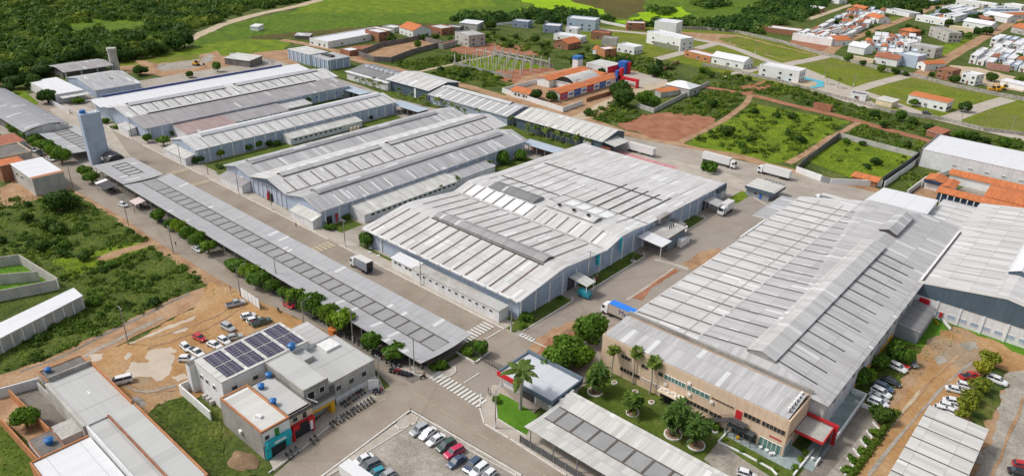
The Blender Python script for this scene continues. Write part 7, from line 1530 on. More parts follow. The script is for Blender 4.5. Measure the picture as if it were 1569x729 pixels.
# white first of each kind so the prototype itself is used
Z5 = lambda x, y: (500 + x / 6.0226, 608 + y / 6.0226)
Z2 = lambda x, y: (270 + x / 6.0226, 470 + y / 6.0226)
Z3 = lambda x, y: (1309 + x / 6.0226, 480 + y / 6.0226)
Z4 = lambda x, y: (1309 + x / 6.0226, 608 + y / 6.0226)
g1, g2, g3 = 'cars in the paved lot at the bottom', 'cars on the orange dirt lot', 'cars in the unpaved lot at the right'
for k, c, a, b, l, g in [
 ('sedan', 'car_white', Z5(985, 300), Z5(885, 375), 'white sedan, second from the upper corner of the bottom paved lot', g1), ('suv', 'car_white', Z3(330, 470), Z3(465, 535), 'white sport utility car on the shady side of the right lot', g3), ('hatch', 'car_white', Z2(60, 345), Z2(120, 400), 'white hatchback below the red car on the orange dirt lot', g2),
 ('pickup', 'car_white', Z2(150, 400), Z2(230, 450), 'white pickup with dark bed on the orange dirt lot', g2), ('van', 'car_white', Z2(-505, 680 - 0), Z2(-560, 700), 'x', g2),
 ('suv', 'car_silver', Z5(915, 275), Z5(800, 340), 'silver grey sport utility car at the upper corner of the bottom paved lot', g1), ('sedan', 'car_white', Z5(1075, 360), Z5(945, 435), 'white sedan, third from the upper corner, beside the dark green car', g1),
 ('suv', 'car_green', Z5(1170, 415), Z5(1040, 490), 'very dark green car between the white sedan and the bright red car', g1), ('suv', 'car_pink', Z5(1250, 475), Z5(1110, 550), 'bright red car in the bottom paved lot', g1), ('sedan', 'car_blue', Z5(1265, 555), Z5(1140, 635), 'blue grey sedan just below the bright red car', g1),
 ('suv', 'car_blue', Z5(1400, 590), Z5(1295, 680), 'dark blue grey car after the gap in the bottom lot row', g1), ('suv', 'car_white', Z5(1460, 640), Z5(1360, 715), 'white car beside the dark blue grey one near the bottom edge', g1), ('hatch', 'car_white', Z5(1535, 690), Z5(1450, 760), 'last white car of the row at the bottom edge', g1),
 ('sedan', 'car_white', Z5(400, 550), Z5(280, 610), 'white sedan next to the white box trailer in the bottom lot', g1), ('suv', 'car_grey', Z5(475, 605), Z5(330, 670), 'dark grey car between white sedan and teal car', g1), ('hatch', 'car_teal', Z5(515, 680), Z5(405, 725), 'teal roofed small car at the bottom edge', g1), ('hatch', 'car_silver', Z5(600, 705), Z5(510, 755), 'silver car cut by the bottom edge right of the teal one', g1),
 ('hatch', 'car_red', Z2(170, 262), Z2(262, 310), 'small red hatchback on the orange dirt lot', g2), ('suv', 'car_silver', Z2(430, 165), Z2(530, 220), 'silver car with dark roof standing alone on the orange dirt lot', g2), ('hatch', 'car_white', Z2(605, 100), Z2(725, 70), 'white car furthest left of the group beside the billboard fence', g2),
 ('hatch', 'car_white', Z2(645, 145), Z2(795, 105), 'white car in the middle of the group beside the solar roof', g2), ('pickup', 'car_green', Z2(715, 165), Z2(855, 122), 'dark pickup with green cover beside the solar roof', g2), ('hatch', 'car_white', Z2(55, 480), Z2(140, 480), 'white car half hidden by the corner of the solar roofed building', g2),
 ('sedan', 'car_white', Z2(305, 330), Z2(405, 375), 'white sedan close to the edge of the solar roof', g2), ('hatch', 'car_white', Z2(405, 290), Z2(480, 335), 'white hatchback tucked behind the solar roof edge', g2), ('sedan', 'car_silver', Z2(490, 290), Z2(570, 270), 'pale car just behind the solar roof middle', g2), ('pickup', 'car_silver', (351, 468), (371, 463), 'silver pickup nearest the outer street on the dirt lot', g2),
 ('sedan', 'car_red', Z3(375, 435), Z3(485, 490), 'dark red car behind the white sport utility car', g3), ('hatch', 'car_silver', Z3(490, 430), Z3(555, 480), 'pale hatchback at the end of the shady row', g3), ('sedan', 'car_black', Z3(270, 600), Z3(405, 660), 'black sedan in the middle of the shady row', g3), ('suv', 'car_blue', Z3(190, 655), Z3(345, 715), 'dark blue car next to three white ones', g3),
 ('suv', 'car_white', (1338, 596), (1362, 608), 'uppermost of three white cars by the hedge', g3), ('sedan', 'car_silver', (1334, 603), (1358, 615), 'middle silver white car by the hedge', g3), ('suv', 'car_white', (1332, 612), (1359, 624), 'lowest of three white cars by the hedge', g3),
 ('pickup', 'car_red', Z3(1005, 590), Z3(1125, 575), 'red pickup under the yellow green trees', g3), ('suv', 'car_white', Z3(1235, 590), Z3(1400, 655), 'single white car right of the yellow green trees', g3), ('sedan', 'car_white', Z3(860, 690), Z3(1010, 725), 'white sedan left of the yellow green trees', g3), ('hatch', 'car_white', Z3(965, 655), Z3(1090, 690), 'white car half under the yellow green trees', g3),
 ('sedan', 'car_white', Z4(850, 30), Z4(980, 55), 'upper white car of the cluster above the car shed', g3), ('hatch', 'car_white', Z4(805, 72), Z4(930, 105), 'second white car of the cluster above the car shed', g3), ('hatch', 'car_white', Z4(775, 110), Z4(860, 130), 'white car cut by the car shed roof edge', g3), ('sedan', 'car_white', Z4(850, 120), Z4(950, 165), 'lowest white car of the cluster above the car shed', g3),
 ('hatch', 'car_red', Z4(1510, 625), Z4(1600, 640), 'red car cut by the right edge', g3), ('sedan', 'car_black', Z4(1470, 685), Z4(1590, 715), 'black car at the bottom right edge', g3), ('hatch', 'car_white', (1136, 724), (1152, 729), 'white car on the small paved terrace at the bottom edge', None),
 ('sedan', 'car_white', (295.5, 378), (310, 386), 'white car under the street trees beside the outer street', None), ('hatch', 'car_red', (435, 463), (451, 472), 'red car under the street trees beside the outer street', None), ('hatch', 'car_white', (182, 311), (196, 317), 'white hatchback in front of the small pink awning', None), ('suv', 'car_black', (470, 477), (484, 485), 'black car in deep shade under the street trees', None),
 ('sedan', 'car_white', (47, 228), (57, 233), 'white car under the left street trees, first', None), ('sedan', 'car_white', (72, 242), (84, 247), 'white car under the left street trees, near the tower', None), ('suv', 'car_black', (57, 233), (67, 239), 'dark car between the two white cars under the left trees', None), ('suv', 'car_black', (1413, 173), (1427, 175), 'black car on the estate street below the long white house', None),
 ('sedan', 'car_black', (1383, 109), (1390, 112), 'dark car at the gate in the estate wall', None), ('hatch', 'car_white', (1290, 66), (1297, 69), 'white car in the lane of the dense block', None)]:
    if l == 'x': a, b = (195, 582), (178, 586); l = 'white van like car alone beside the orange rimmed warehouse wall'
    car(k, c, a, b, l, g)
def truck(loc, ang, Lb, label, cat='truck', body='truck_white', roof='truckroof', cabc='truck_white', cab=True, open_rear=False, text=None, logo=False, hb=3.9, name='truck'):
    r = thing(name, label, cat, (loc[0], loc[1], .14), None, ang); xr = -Lb / 2; xf = Lb / 2; W = 1.25
    m = M(); zb = 1.15
    if open_rear:
        m.box(xr, xf, -W, -W + .08, zb, hb, body).box(xr, xf, W - .08, W, zb, hb, body).box(xf - .08, xf, -W, W, zb, hb, body).box(xr, xf, -W, W, zb - .1, zb, 'darkgrey').box(xr, xf, -W, W, hb, hb + .08, roof); m.box(xr + 1.2, xr + 1.3, -W, W, zb, hb, 'brownstrip')
    else: m.box(xr, xf, -W, W, zb, hb, body).box(xr - .03, xf + .03, -W - .03, W + .03, hb, hb + .1, roof)
    sub(m, 'cargo_box', r)
    m = M(); m.box(xr + .2, xf + (2.4 if cab else 0), -.5, .5, .75, 1.12, 'darkgrey').box(-1, 1, -1.15, -1.05, .55, 1.1, 'steel'); sub(m, 'chassis', r)
    ws = [xr + 1.0, xr + 2.2] + ([xr + 3.4] if Lb > 9 else [])
    if cab:
        c = xf + .35; m = M(); m.ring([[(c, -1.2, .7), (c + 2.1, -1.2, .6), (c + 2.1, 1.2, .6), (c, 1.2, .7)], [(c, -1.22, 2), (c + 2.15, -1.2, 1.8), (c + 2.15, 1.2, 1.8), (c, 1.22, 2)], [(c, -1.15, 3.1), (c + 1.7, -1.1, 3.0), (c + 1.7, 1.1, 3.0), (c, 1.15, 3.1)], [(c + .1, -1.0, 3.4), (c + 1.2, -.95, 3.2), (c + 1.2, .95, 3.2), (c + .1, 1.0, 3.4)]], cabc); sub(m, 'cab', r)
        m = M(); m.poly([(c + 2.13, -1.0, 1.9), (c + 2.13, 1.0, 1.9), (c + 1.78, 1.0, 2.9), (c + 1.78, -1.0, 2.9)], 'glassdark'); sub(m, 'windscreen', r)
        for sg in (-1, 1): m = M(); m.box(c + .9, c + 1.8, sg * 1.2 - .03, sg * 1.2 + .03, 1.9, 2.7, 'glassdark'); sub(m, 'side_window', r); m = M(); m.box(c + 2.1, c + 2.18, sg * .9 - .2, sg * .9 + .2, .9, 1.15, 'lamp'); sub(m, 'headlight', r)
        ws += [c + 1.2] + ([c - .9] if Lb > 9 else [])
    for x in ws:
        for sg in (-1, 1): q = M(); q.ring([[(x + .5 * math.cos(a), sg * (W - .35 + t), .5 + .5 * math.sin(a)) for a in [6.283 * i / 12 for i in range(12)]][::sg] for t in (0, .33)], 'tyre'); sub(q, 'wheel', r)
    if text:
        cu = bpy.data.curves.new('t', 'FONT'); cu.body = text; cu.size = 2.2; cu.extrude = .01; to = bpy.data.objects.new('t', cu); COL.objects.link(to); bpy.context.view_layer.update()
        me = bpy.data.meshes.new_from_object(to); bpy.data.objects.remove(to); me.materials.clear(); me.materials.append(MATS['inkblue']); o = mesh_obj('lettering', me, r); o.location = (xf - 3.2, W + .02, 1.9); o.rotation_euler = (math.pi / 2, 0, math.pi)
    if logo: m = M(); m.cyl(0, 0, 0, .02, .65, .65, 'logogreen', 14); o = sub(m, 'emblem', r); o.location = (-1.2, W + .03, 2.6); o.rotation_euler = (math.pi / 2, 0, 0); m = M(); m.box(-3.4, -1.9, W + .01, W + .04, 2.2, 2.4, 'greystrip'); sub(m, 'logo_line', r)
    return r
PI = math.pi
truck(tuple(G(558, 415)), PI + .0, 5.8, 'grey box truck with open rear driving along the main street', open_rear=True, body='guardwall', roof='truckroof')
truck((-84.0, 147.6), PI, 12, 'white cab truck with bright blue tarpaulin roof and dark lettering beside the right hand hall', body='trailer', roof='tarp', text='Mob')
truck(tuple(G(1113, 325)), -PI / 2, 5.6, 'white box truck facing the camera near the guard house', body='truck_white')
truck((-126, 279.3), .0, 12.5, 'long white trailer truck parked at the yard edge facing right')
truck((-155.5, 267.0), 0, 13, 'white trailer standing without its cab by the cream roofed warehouse', cab=False, cat='trailer', name='trailer')
truck((-101, 282.8), PI, 11, 'white trailer truck facing left beyond the guard house')
truck((-71.5, 267.5), PI, 12, 'grey white trailer truck with round green emblem behind the right hand hall', logo=True, body='guardwall')
truck(tuple(G(547, 741)), .05, 7.0, 'white box trailer parked at the bottom edge beside white sedan', cab=False, cat='trailer', roof='truck_white', hb=3.2, name='trailer')
m = M(); r = thing('forklift_van', 'small bright blue van body parked under the side loading canopy', 'van', (-100.6, 150.2, .14)); m.ring([[(-1.8, -.95, .4), (1.8, -.95, .4), (1.8, .95, .4), (-1.8, .95, .4)], [(-1.8, -1, 1.7), (1.9, -1, 1.5), (1.9, 1, 1.5), (-1.8, 1, 1.7)], [(-1.6, -.85, 2.4), (1.2, -.85, 2.3), (1.2, .85, 2.3), (-1.6, .85, 2.4)]], 'car_teal'); sub(m, 'body', r)
for x in (-1.1, 1.1):
    for sg in (-1, 1): q = M(); q.ring([[(x + .35 * math.cos(a), sg * (.8 + t), .35 + .35 * math.sin(a)) for a in [6.283 * i / 10 for i in range(10)]][::sg] for t in (0, .2)], 'tyre'); sub(q, 'wheel', r)
for i, (px, py, l, an) in enumerate(((1518, 140, 'orange digger at the estate wall, left one', .5), (1527, 141, 'orange digger at the estate wall, middle one', 2.2), (1535, 138, 'yellow digger with black cab at the estate wall', 1.2), (301, 101, 'yellow digger on the gravel behind the far left hall', .3))):
    c = G(px, py); r = thing('excavator', l, 'digger', (c.x, c.y, 0), None, an); mt = 'digger' if i != 2 else 'yellow'
    for sg in (-1, 1): sub(M().box(-1.8, 1.8, sg * 1.1 - .3, sg * 1.1 + .3, 0, .9, 'darkgrey'), 'track', r)
    sub(M().box(-2, 1.2, -1.3, 1.3, 1, 2.2, mt).box(.2, 1.5, -1.3, -.1, 2.2, 3.3, 'black'), 'cab', r); q = M(); q.tube((1, .5, 1.8), (3.6, .5, 4.4), .3, .22, mt).tube((3.6, .5, 4.4), (5.4, .5, 2), .22, .18, mt); sub(q, 'arm', r); sub(M().box(5, 5.9, 0, 1, .9, 2, 'darkgrey'), 'bucket', r)
# motorbikes
def moto():
    r = thing('motorbike', 'x', 'motorbike')
    for x in (-.62, .62): q = M(); q.ring([[(x + .3 * math.cos(a), t, .3 + .3 * math.sin(a)) for a in [6.283 * i / 10 for i in range(10)]] for t in (-.06, .06)], 'tyre'); sub(q, 'wheel', r)
    m = M(); m.ring([[(-.75, -.1, .75), (-.75, .1, .75), (-.75, .12, .85), (-.75, -.12, .85)], [(0, -.16, .4), (0, .16, .4), (0, .2, .85), (0, -.2, .85)], [(.45, -.15, .7), (.45, .15, .7), (.45, .16, 1.0), (.45, -.16, 1.0)]], 'car_red'); m.tube((.62, 0, .3), (.42, 0, 1.05), .05, .05, 'steel', 5); sub(m, 'frame', r)
    sub(M().box(-.7, .1, -.14, .14, .84, .93, 'black'), 'seat', r); sub(M().box(.38, .46, -.36, .36, 1.02, 1.08, 'darkgrey'), 'handlebar', r); return reg(r)
MB = moto(); nm = 0
def bikes(pts, ang, label, group, seed=1):
    global nm; rn = random.Random(seed)
    for p in pts:
        c = rn.choice(['car_red', 'car_black', 'car_black', 'car_grey', 'car_blue', 'car_silver']); a = ang + rn.uniform(-.25, .25); l = label % {'car_red': 'red', 'car_black': 'black', 'car_grey': 'grey', 'car_blue': 'dark blue', 'car_silver': 'silver'}[c]
        o = dup(MB, (p[0], p[1], .16), a, l, group, mats={'car_red': c}) if nm or c != 'car_red' else MB
        if o is MB: nm = 1; o.location = (p[0], p[1], .16); o.rotation_euler = (0, 0, a); o['label'] = l; o['group'] = group
def ln(a, b, n): A = G(*a); B = G(*b); return [tuple(A.lerp(B, i / (n - 1))) for i in range(n)]
bikes(ln((508, 654), (570, 615), 13), 0, '%s motorbike in the kerb row in front of the shops', 'motorbikes in the kerb row at the shops', 5)
bikes(ln((526, 623), (556, 602), 8), 0, '%s motorbike in the inner row beside the concrete hall', 'motorbikes in the inner row at the shops', 6)
bikes(ln((600, 569), (628, 577), 10) + [tuple(G(648, 580)), tuple(G(575, 601)), tuple(G(579, 604)), tuple(G(583, 601))], 1.4, '%s motorbike at the street corner near the canopy end', 'motorbikes at the canopy corner', 7)
bikes([tuple(G(*p)) for p in ((441, 702), (447, 697), (455, 692), (478, 679), (484, 674))], 0, '%s motorbike in front of the turquoise and red shops', 'motorbikes at the corner shops', 8)
bikes([(x, 91.6) for x in frange(-236, -222, 1.3)], 1.2, '%s motorbike beside the canopy left of the white parked car', 'motorbikes left of the white parked car', 9)
bikes([(x, 92.0) for x in frange(-176, -112, 1.75)], 1.3, '%s motorbike under the street trees along the long canopy', 'motorbikes under the street trees', 10)
bikes([(x, 96.5) for x in frange(-131, -108, 1.4)], 1.5, '%s motorbike parked beneath the near end of the long canopy', 'motorbikes beneath the long canopy', 11)
bikes([(x, 91.5) for x in (-290, -284, -276, -270, -251, -248)], .5, '%s motorbike by the awnings on the outer street', 'motorbikes by the awnings', 12)
# people
def person_proto():
    r = thing('person', 'x', 'person'); V = [(0, 0, .92), (0, 0, 1.15), (0, 0, 1.42), (0, 0, 1.54), (.01, 0, 1.66), (-.1, .0, .88), (-.11, .04, .48), (-.12, 0, .06), (-.12, .14, .03), (.1, 0, .88), (.12, -.06, .48), (.12, -.12, .07), (.12, .02, .03), (-.2, 0, 1.40), (-.26, .02, 1.12), (-.25, .12, .88), (.2, 0, 1.40), (.26, -.04, 1.12), (.25, -.02, .86)]
    E = [(0, 1), (1, 2), (2, 3), (3, 4), (0, 5), (5, 6), (6, 7), (7, 8), (0, 9), (9, 10), (10, 11), (11, 12), (2, 13), (13, 14), (14, 15), (2, 16), (16, 17), (17, 18)]
    R = [.14, .13, .15, .06, .105, .09, .06, .045, .035, .09, .06, .045, .035, .06, .042, .035, .06, .042, .035]
    me = bpy.data.meshes.new('b'); me.from_pydata(V, E, []); o = bpy.data.objects.new('b', me); COL.objects.link(o); md = o.modifiers.new('s', 'SKIN'); me.skin_vertices[0].data
    for i, x in enumerate(R): me.skin_vertices[0].data[i].radius = (x, x)
    me.skin_vertices[0].data[0].use_root = True; sb = o.modifiers.new('u', 'SUBSURF'); sb.levels = 1
    bpy.context.view_layer.update(); dg = bpy.context.evaluated_depsgraph_get(); nme = bpy.data.meshes.new_from_object(o.evaluated_get(dg)); bpy.data.objects.remove(o)
    nme.materials.clear()
    for k in ('skin', 'shirt', 'trousers'): nme.materials.append(MATS[k])
    for p in nme.polygons: z = p.center.z; p.material_index = 2 if z < .95 else (1 if z < 1.48 and not (abs(p.center.x) > .2 and z < 1.15) else 0)
    mesh_obj('body', nme, r); m = M(); m.ring([[(.11 * c * s + .01, .12 * q * s - .01, z) for c, q in [(math.cos(a), math.sin(a)) for a in [6.283 * i / 8 for i in range(8)]]] for z, s in ((1.66, 1), (1.74, .95), (1.79, .5))], 'black'); sub(m, 'hair', r); return reg(r)
for n, c in (('shirt', (.5, .5, .52)), ('trousers', (.05, .06, .09)), ('shirt_red', (.5, .04, .04)), ('shirt_dark', (.04, .05, .08)), ('shirt_yellow', (.6, .5, .1))): paint(n, c, .8)
PP = person_proto()
for i, (x, y, s, l) in enumerate([(207, 327, 'shirt_dark', 'person in dark clothes walking beside the outer street pole'), (270, 378, 'shirt_dark', 'person walking on the outer street above the dirt lot'), (354, 447, 'shirt_dark', 'person walking past the billboard fence'), (748, 604, 'shirt_dark', 'person in dark shirt on the corner pavement by the crosswalk'), (751, 607, 'shirt', 'person in pale shirt on the corner pavement by the crosswalk'), (650, 579, 'shirt_red', 'person in red shirt beside the last motorbike at the crosswalk'),
        (172, 291, 'shirt', 'person standing near the white and grey awning'), (500, 552, 'shirt_yellow', 'x'), (757, 487, 'shirt_dark', 'person on the pavement by the office annex corner'), (454, 349, 'shirt_red', 'person on the pavement before the triple gabled hall'), (388, 498, 'shirt_red', 'person in red beside the cars on the dirt lot'), (394, 494, 'shirt_dark', 'person in dark shirt beside the cars on the dirt lot')]):
    if l == 'x': continue
    p = G(x, y); an = RNG.uniform(0, 6.28)
    if i == 0: o = PP; o.location = (p.x, p.y, .15); o['label'] = l
    else: o = dup(PP, (p.x, p.y, .15), an, l, None)
    for ch in [c for c in COL.objects if c.parent == o and c.type == 'MESH' and len(c.material_slots) > 1]: ch.material_slots[1].link = 'OBJECT'; ch.material_slots[1].material = MATS[s]
r = dup(MB, (G(427, 478).x, G(427, 478).y, .16), 2.9, 'dark motorbike being ridden along the outer street', None, mats={'car_red': 'car_black'})
# ---------------------------------------------------------------- poles, lamps
def pole(px, py, h, label, arm=0, base=True, ang=1.57, group=None, lamp=True, cat='utility pole', name='utility_pole'):
    p = G(px, py); r = thing(name, label, cat, (p.x, p.y, 0), group, ang); m = M(); m.tube((0, 0, 0), (0, 0, h), .17, .10, 'polewood', 7); sub(m, 'shaft', r)
    if base: sub(M().cyl(0, 0, 0, 1.9, .2, .19, 'white', 9), 'painted_base', r)
    if arm: m = M(); m.tube((0, 0, h - .3), (arm, 0, h + .3), .04, .035, 'steel', 5); sub(m, 'lamp_arm', r); sub(M().box(arm - .1, arm + .6, -.15, .15, h + .25, h + .38, 'steel'), 'lamp_head', r)
    else: sub(M().box(-.06, .06, -1.1, 1.1, h - .5, h - .38, 'steel').cyl(0, .7, h - .4, h - .2, .06, .05, 'white', 6).cyl(0, -.7, h - .4, h - .2, .06, .05, 'white', 6), 'cross_arm', r)
    return r
for a in [(204, 217, 9, 'white based pole in front of the annex of the far left hall', 0), (278, 254.5, 9.5, 'white based pole in front of the slim hall', 0), (319, 268, 9.5, 'dark pole by the corner of the slim hall and its lawn', 0, False), (366.5, 299, 9.5, 'white based pole in front of the left lean-to of the triple gabled hall', 0), (417, 322, 9.5, 'white based pole in front of the dark gable door', 0), (529, 378, 9.5, 'white based pole beside the round corner tree', 0),
          (644.6, 437, 10, 'white based pole in front of the long office annex', 0), (783, 508, 10, 'white based pole at the corner lawn of the broad central hall', 0), (901, 436, 11, 'white based pole on the side lawn near the loading canopy', 0), (197, 345, 9.5, 'dark pole on the field side of the outer street', 0, False), (112, 289, 9, 'pole beside the outer street near the white roofed building', 0, False), (266, 389, 9.5, 'dark pole on the field side above the dirt lot', 0, False),
          (368.7, 454, 9, 'lamp pole with arm beside the billboard fence', 2.2, False), (197, 528, 11, 'tall thin pole at the edge of the muddy lot', 0, False), (467, 508, 9, 'lamp pole with arm in front of the solar roofed building', 2.2, False), (541, 524, 9.5, 'pale pole between street trees right of the orange cart', 0), (425, 438, 9, 'pale pole left of the small street tree', 0), (635, 572, 10, 'thick pale pole at the canopy corner by the crosswalk', 0), (581, 588, 8, 'striped dark pole at the shop corner', 0, False), (758.7, 656, 10, 'lamp pole on the pavement of the front lawn', 1.6),
          (73, 262, 9, 'pole under the street trees near the water tower', 0, False), (41, 235, 9, 'pole at the left between trees and dark grey hall', 0, False), (1262, 120, 7, 'street lamp at the left of the upper estate plot', 0), (1307, 133, 7, 'street lamp in the middle of the estate plaza street', 0), (1377, 165, 6, 'x', 0), (1420, 162, 7, 'x', 0), (1472, 187, 8, 'street lamp at the estate junction right of the long white house', 0), (1548, 205, 9, 'street lamp on the grassy estate plot at right', 0), (1071, 57, 6, 'street lamp near the curved estate street', 0), (1118, 67, 6, 'second street lamp on the curved estate street', 0), (1157, 82, 6, 'third street lamp on the curved estate street', 0)]:
    if a[3] != 'x': pole(*a)
def wires(pts, h, label):
    P = [G(*p) for p in pts]; m = M()
    for a, b in zip(P, P[1:]):
        for off in (-.7, 0, .7):
            d = (b - a).normalized(); n = Vector((-d.y, d.x)) * off; q = [Vector((*(a.lerp(b, t) + n), h - 1.4 * (1 - (2 * t - 1) ** 2))) for t in (0, .25, .5, .75, 1)]
            for u, v in zip(q, q[1:]): m.tube(u, v, .025, .025, 'black', 3)
    return tag(m.ob('power_line'), label, 'power line')
wires([(112, 289), (197, 345), (266, 389), (368.7, 454), (467, 508), (581, 588)], 8.8, 'overhead wires along the outer street poles'); wires([(204, 217), (278, 254.5), (366.5, 299), (417, 322), (529, 378), (644.6, 437), (783, 508)], 9.0, 'overhead wires along the white based main street poles')
# roadside things
def awning(x0, x1, y0, y1, z, mat, label, legs=True, name='stall_awning'):
    r = thing(name, label, 'stall', ((x0 + x1) / 2, (y0 + y1) / 2, 0)); m = M(); m.poly([(x0, y0, z), (x1, y0, z), (x1, y1, z + .5), (x0, y1, z + .5)], mat).poly([(x0, y0, z - .25), (x1, y0, z - .25), (x1, y0, z), (x0, y0, z)], mat).poly([(x0, y0, z - .06), (x0, y1, z + .44), (x1, y1, z + .44), (x1, y0, z - .06)], mat); m.ob('canopy', r)
    for x in (x0 + .1, x1 - .1):
        for y in (y0 + .1, y1 - .1): M().tube((x, y, 0), (x, y, z), .05, .05, 'steel', 5).ob('post', r)
    M().box(x0 + .5, x1 - .5, y1 - 1, y1 - .3, 0, 1, 'darkgrey').ob('counter', r); return r
p = G(147, 290); awning(p.x, p.x + 2.2, p.y, p.y + 4, 2.6, 'white', 'white and grey stall awning at the tower end of the outer street'); awning(p.x + 2.3, p.x + 9, p.y, p.y + 4, 2.4, 'darkgrey', 'dark grey stall awning joined to the white one')
p = G(200, 318); awning(p.x, p.x + 5, p.y, p.y + 3.5, 2.5, 'palepink', 'pale pink stall awning beside the white hatchback'); p = G(588, 552); awning(p.x, p.x + 3, p.y - .5, p.y + 2.2, 2.4, 'white', 'small white stall roof between two street trees')
p = G(510, 514); r = thing('vendor_cart', 'small orange vendor cart under the street trees', 'cart', (p.x, p.y, 0)); M().box(p.x - 1, p.x + 1, p.y - .6, p.y + .6, .4, 1.5, 'orange').ob('body', r); M().box(p.x - 1.2, p.x + 1.2, p.y - .8, p.y + .8, 2, 2.1, 'orange').ob('canopy', r)
r = thing('billboard_fence', 'white panel fence standing on the dirt lot beside the outer street', 'fence', (G(383, 462).x, G(383, 462).y, 0)); A, B = G(371, 456), G(399, 475)
for i in range(5):
    a, b = A.lerp(B, i / 5), A.lerp(B, (i + .94) / 5); d = b - a; c = (a + b) / 2; M().rbox((c.x, c.y, .4), d.length, .1, 2.8, math.atan2(d.y, d.x), 'white').ob('panel', r); M().rbox((b.x, b.y, 0), .12, .12, 3.3, 0, 'steel').ob('post', r)
r = thing('sliding_gate', 'barred gate across the entrance road beside the gate house', 'gate', (-97, 108, 0)); m = M(); m.box(-104, -92, 107.9, 108, 1.7, 1.8, 'darkgrey').box(-104, -92, 107.9, 108, .2, .3, 'darkgrey')
for i in range(25): m.box(-104 + i * .5, -103.94 + i * .5, 107.9, 108, .2, 1.8, 'darkgrey')
m.ob('bars', r)
r = thing('fence', 'dark mesh fence under the left edge of the bottom parking canopy', 'fence', (-50, 93, 0)); m = M(); m.box(-75, -20, 92.4, 92.46, .1, 1.9, 'meshgrey')
m.ob('mesh', r)
for x in frange(-75, -20, 3): M().box(x - .06, x + .06, 92.3, 92.55, 0, 2.1, 'steel').ob('post', r)
r = thing('banner_stand', 'white banner and flags on the corner of the shop forecourt', 'banner', (G(573, 600).x, G(573, 600).y, 0)); p = G(573, 600); M().rbox((p.x, p.y, .8), 2.4, .1, 2.6, .9, 'white').ob('banner', r); M().tube((p.x - 1, p.y - .8, 0), (p.x - 1, p.y - .8, 3.5), .05, .05, 'steel', 5).ob('post', r)
def pile(px, py, rx, ry, h, mat, label, name='earth_mound', cat='mound', seed=1):
    c = G(px, py); g = random.Random(seed); m = M(); rings = []; n = 22
    ph = [g.uniform(0, 6.28) for _ in range(4)]
    for k in range(7):
        t = k / 6; rr = 1 - t * .97
        rings.append([(c.x + rx * rr * (1 + .15 * math.sin(3 * a + ph[0]) + .08 * math.sin(7 * a + ph[1])) * math.cos(a), c.y + ry * rr * (1 + .15 * math.sin(2 * a + ph[2]) + g.uniform(-.05, .05)) * math.sin(a), h * (t ** .8) * (1 + g.uniform(-.12, .12)) + .1) for a in [6.283 * i / n for i in range(n)]])
    m.ring(rings, mat, False, True); return tag(m.ob(name, smooth=True), label, cat)
pile(372, 707, 3.4, 2.6, 1.3, 'earth', 'brown heap of earth and bricks below the grey side wall of the corner shop', seed=2); pile(862, 512, 1.4, 5, .8, 'dirt', 'long low ridge of turned red earth beside the broad trees', seed=3); pile(1008, 432, .8, 5, .4, 'reddirt', 'narrow red earth ridge along the concrete strip', seed=4)
pile(925, 517, 1.6, 1.2, .6, 'rubble', 'x', seed=5)['label'] = 'small rubble heap behind the blue roofed truck'
pile(370, 88, 12, 7, 2.2, 'rubble', 'grey heap of scrap metal and rubble in the scrap yard', 'scrap_heap', 'scrap heap', 6); pile(405, 95, 9, 6, 2.0, 'rubble', 'second scrap heap near the ribbed building', 'scrap_heap', 'scrap heap', 7); pile(212, 615, 2.6, 1.2, .5, 'rubble', 'scattered rubble at the corner of the green plot', 'rubble_heap', 'rubble', 8); pile(225, 98, 12, 4, 1.6, 'dirt', 'gravel bank on the cleared ground at the wood edge', seed=9)
r = thing('equipment_rack', 'rusty pallet rack of bottles on the side lawn', 'rack', (-103.8, 158.5, 0)); M().box(-105, -102.6, 156.5, 157, .2, 1.2, 'rust').ob('end_panel', r)
for i in range(5): M().cyl(-104 + (i % 2) * .8, 157.6 + i * .8, .2, 1.7, .38, .38, ('rust', 'white', 'greystrip')[i % 3], 8).ob('drum', r)
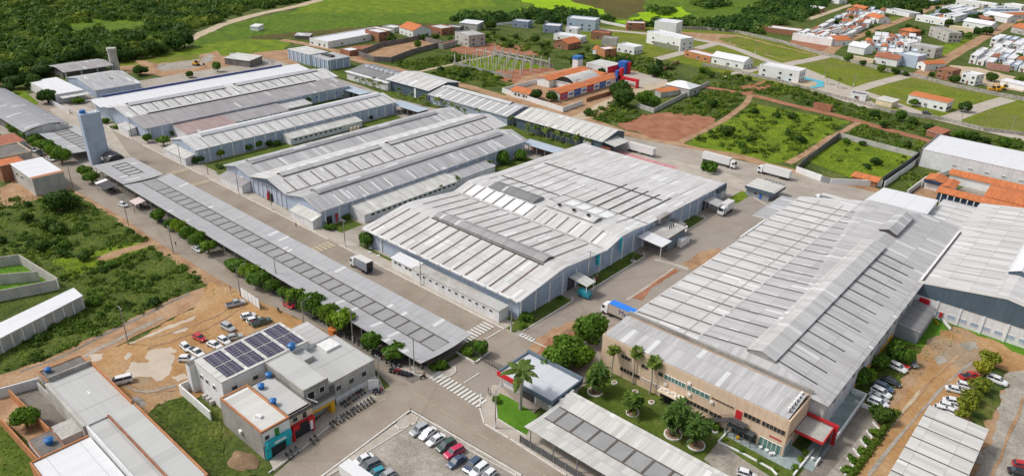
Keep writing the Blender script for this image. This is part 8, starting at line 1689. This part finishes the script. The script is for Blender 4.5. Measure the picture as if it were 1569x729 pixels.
for i, (x, y) in enumerate([(568, 381), (580, 393), (567, 388)]): tag(M().rbox((G(x, y).x, G(x, y).y, .12), .9, .7, .35, .5 * i, 'white').ob('garden_stone'), 'white painted stone %s on the street corner lawn' % ('nearest the tree', 'nearest the office annex', 'between the other two')[i], 'stone')
for i, (a, b) in enumerate([((941, 587), 1), ((973, 601), 1), ((998, 617), 1), ((1095, 661), 1), ((970, 400), 1), ((912, 430), 1)]):
    p = G(*a); tag(M().cyl(p.x, p.y, .1, .4, .75, .7, 'white', 14).cyl(p.x, p.y, .4, .42, .5, .5, 'earth', 12).ob('planter_ring'), 'white round tree ring %s' % ('under the left fan palm', 'under the middle fan palm', 'under the right fan palm', 'by the yellowish shrub', 'under the far tiny palm', 'under the near tiny palm')[i], 'planter')
for i, (x, y, mt) in enumerate([(-27.6, 129.2, 'white'), (-34.6, 124.6, 'white'), (-41.8, 124.6, 'yellow')]):
    q = tag(M().cyl(x, y, .2, .9, .28, .36, 'white' if i != 2 else 'yellow', 10).ob('plant_pot'), ('white pot at the entrance ramp', 'white pot at the terrace corner of the tan offices', 'yellow pot on the terrace of the tan offices')[i], 'plant pot')
for i, x in enumerate((-37.0, -35.6, -34.2)): tag(M().cyl(x, 125.2, .2, .75, .3, .42, 'white', 10).ob('plant_pot'), 'white pot %s in front of the green glass windows' % ('left', 'middle', 'right')[i], 'plant pot')
bwall([(1100, 678), (1122, 655), (1125, 641)], .5, 'white', 'white garden edging between lawn and terrace', name='garden_edging'); bwall([(1100, 678), (1140, 697), (1182, 720), (1190, 729)], .5, 'white', 'long white edging below the terrace hedge', name='garden_edging'); bwall([(1215, 730), (1246, 691)], .7, 'white', 'white edging between round bushes and the courtyard', name='garden_edging')
bwall([(1308, 618), (1335, 630)], 1.2, 'white', 'low white wall at the head of the dark courtyard', t=.25); bwall([(1437, 485), (1456, 506)], .8, 'white', 'white pipe line lying across the grass at right', t=.3, name='pipe')
bwall([(1421, 478), (1437, 498)], .5, 'yellow', 'yellow hose lying across the grass at right', t=.15, name='hose')

for o in [o for o in COL.objects if o.get('label') == 'x']:
    for c in [c for c in COL.objects if c.parent == o or (c.parent and c.parent.parent == o)]: bpy.data.objects.remove(c)
    bpy.data.objects.remove(o)
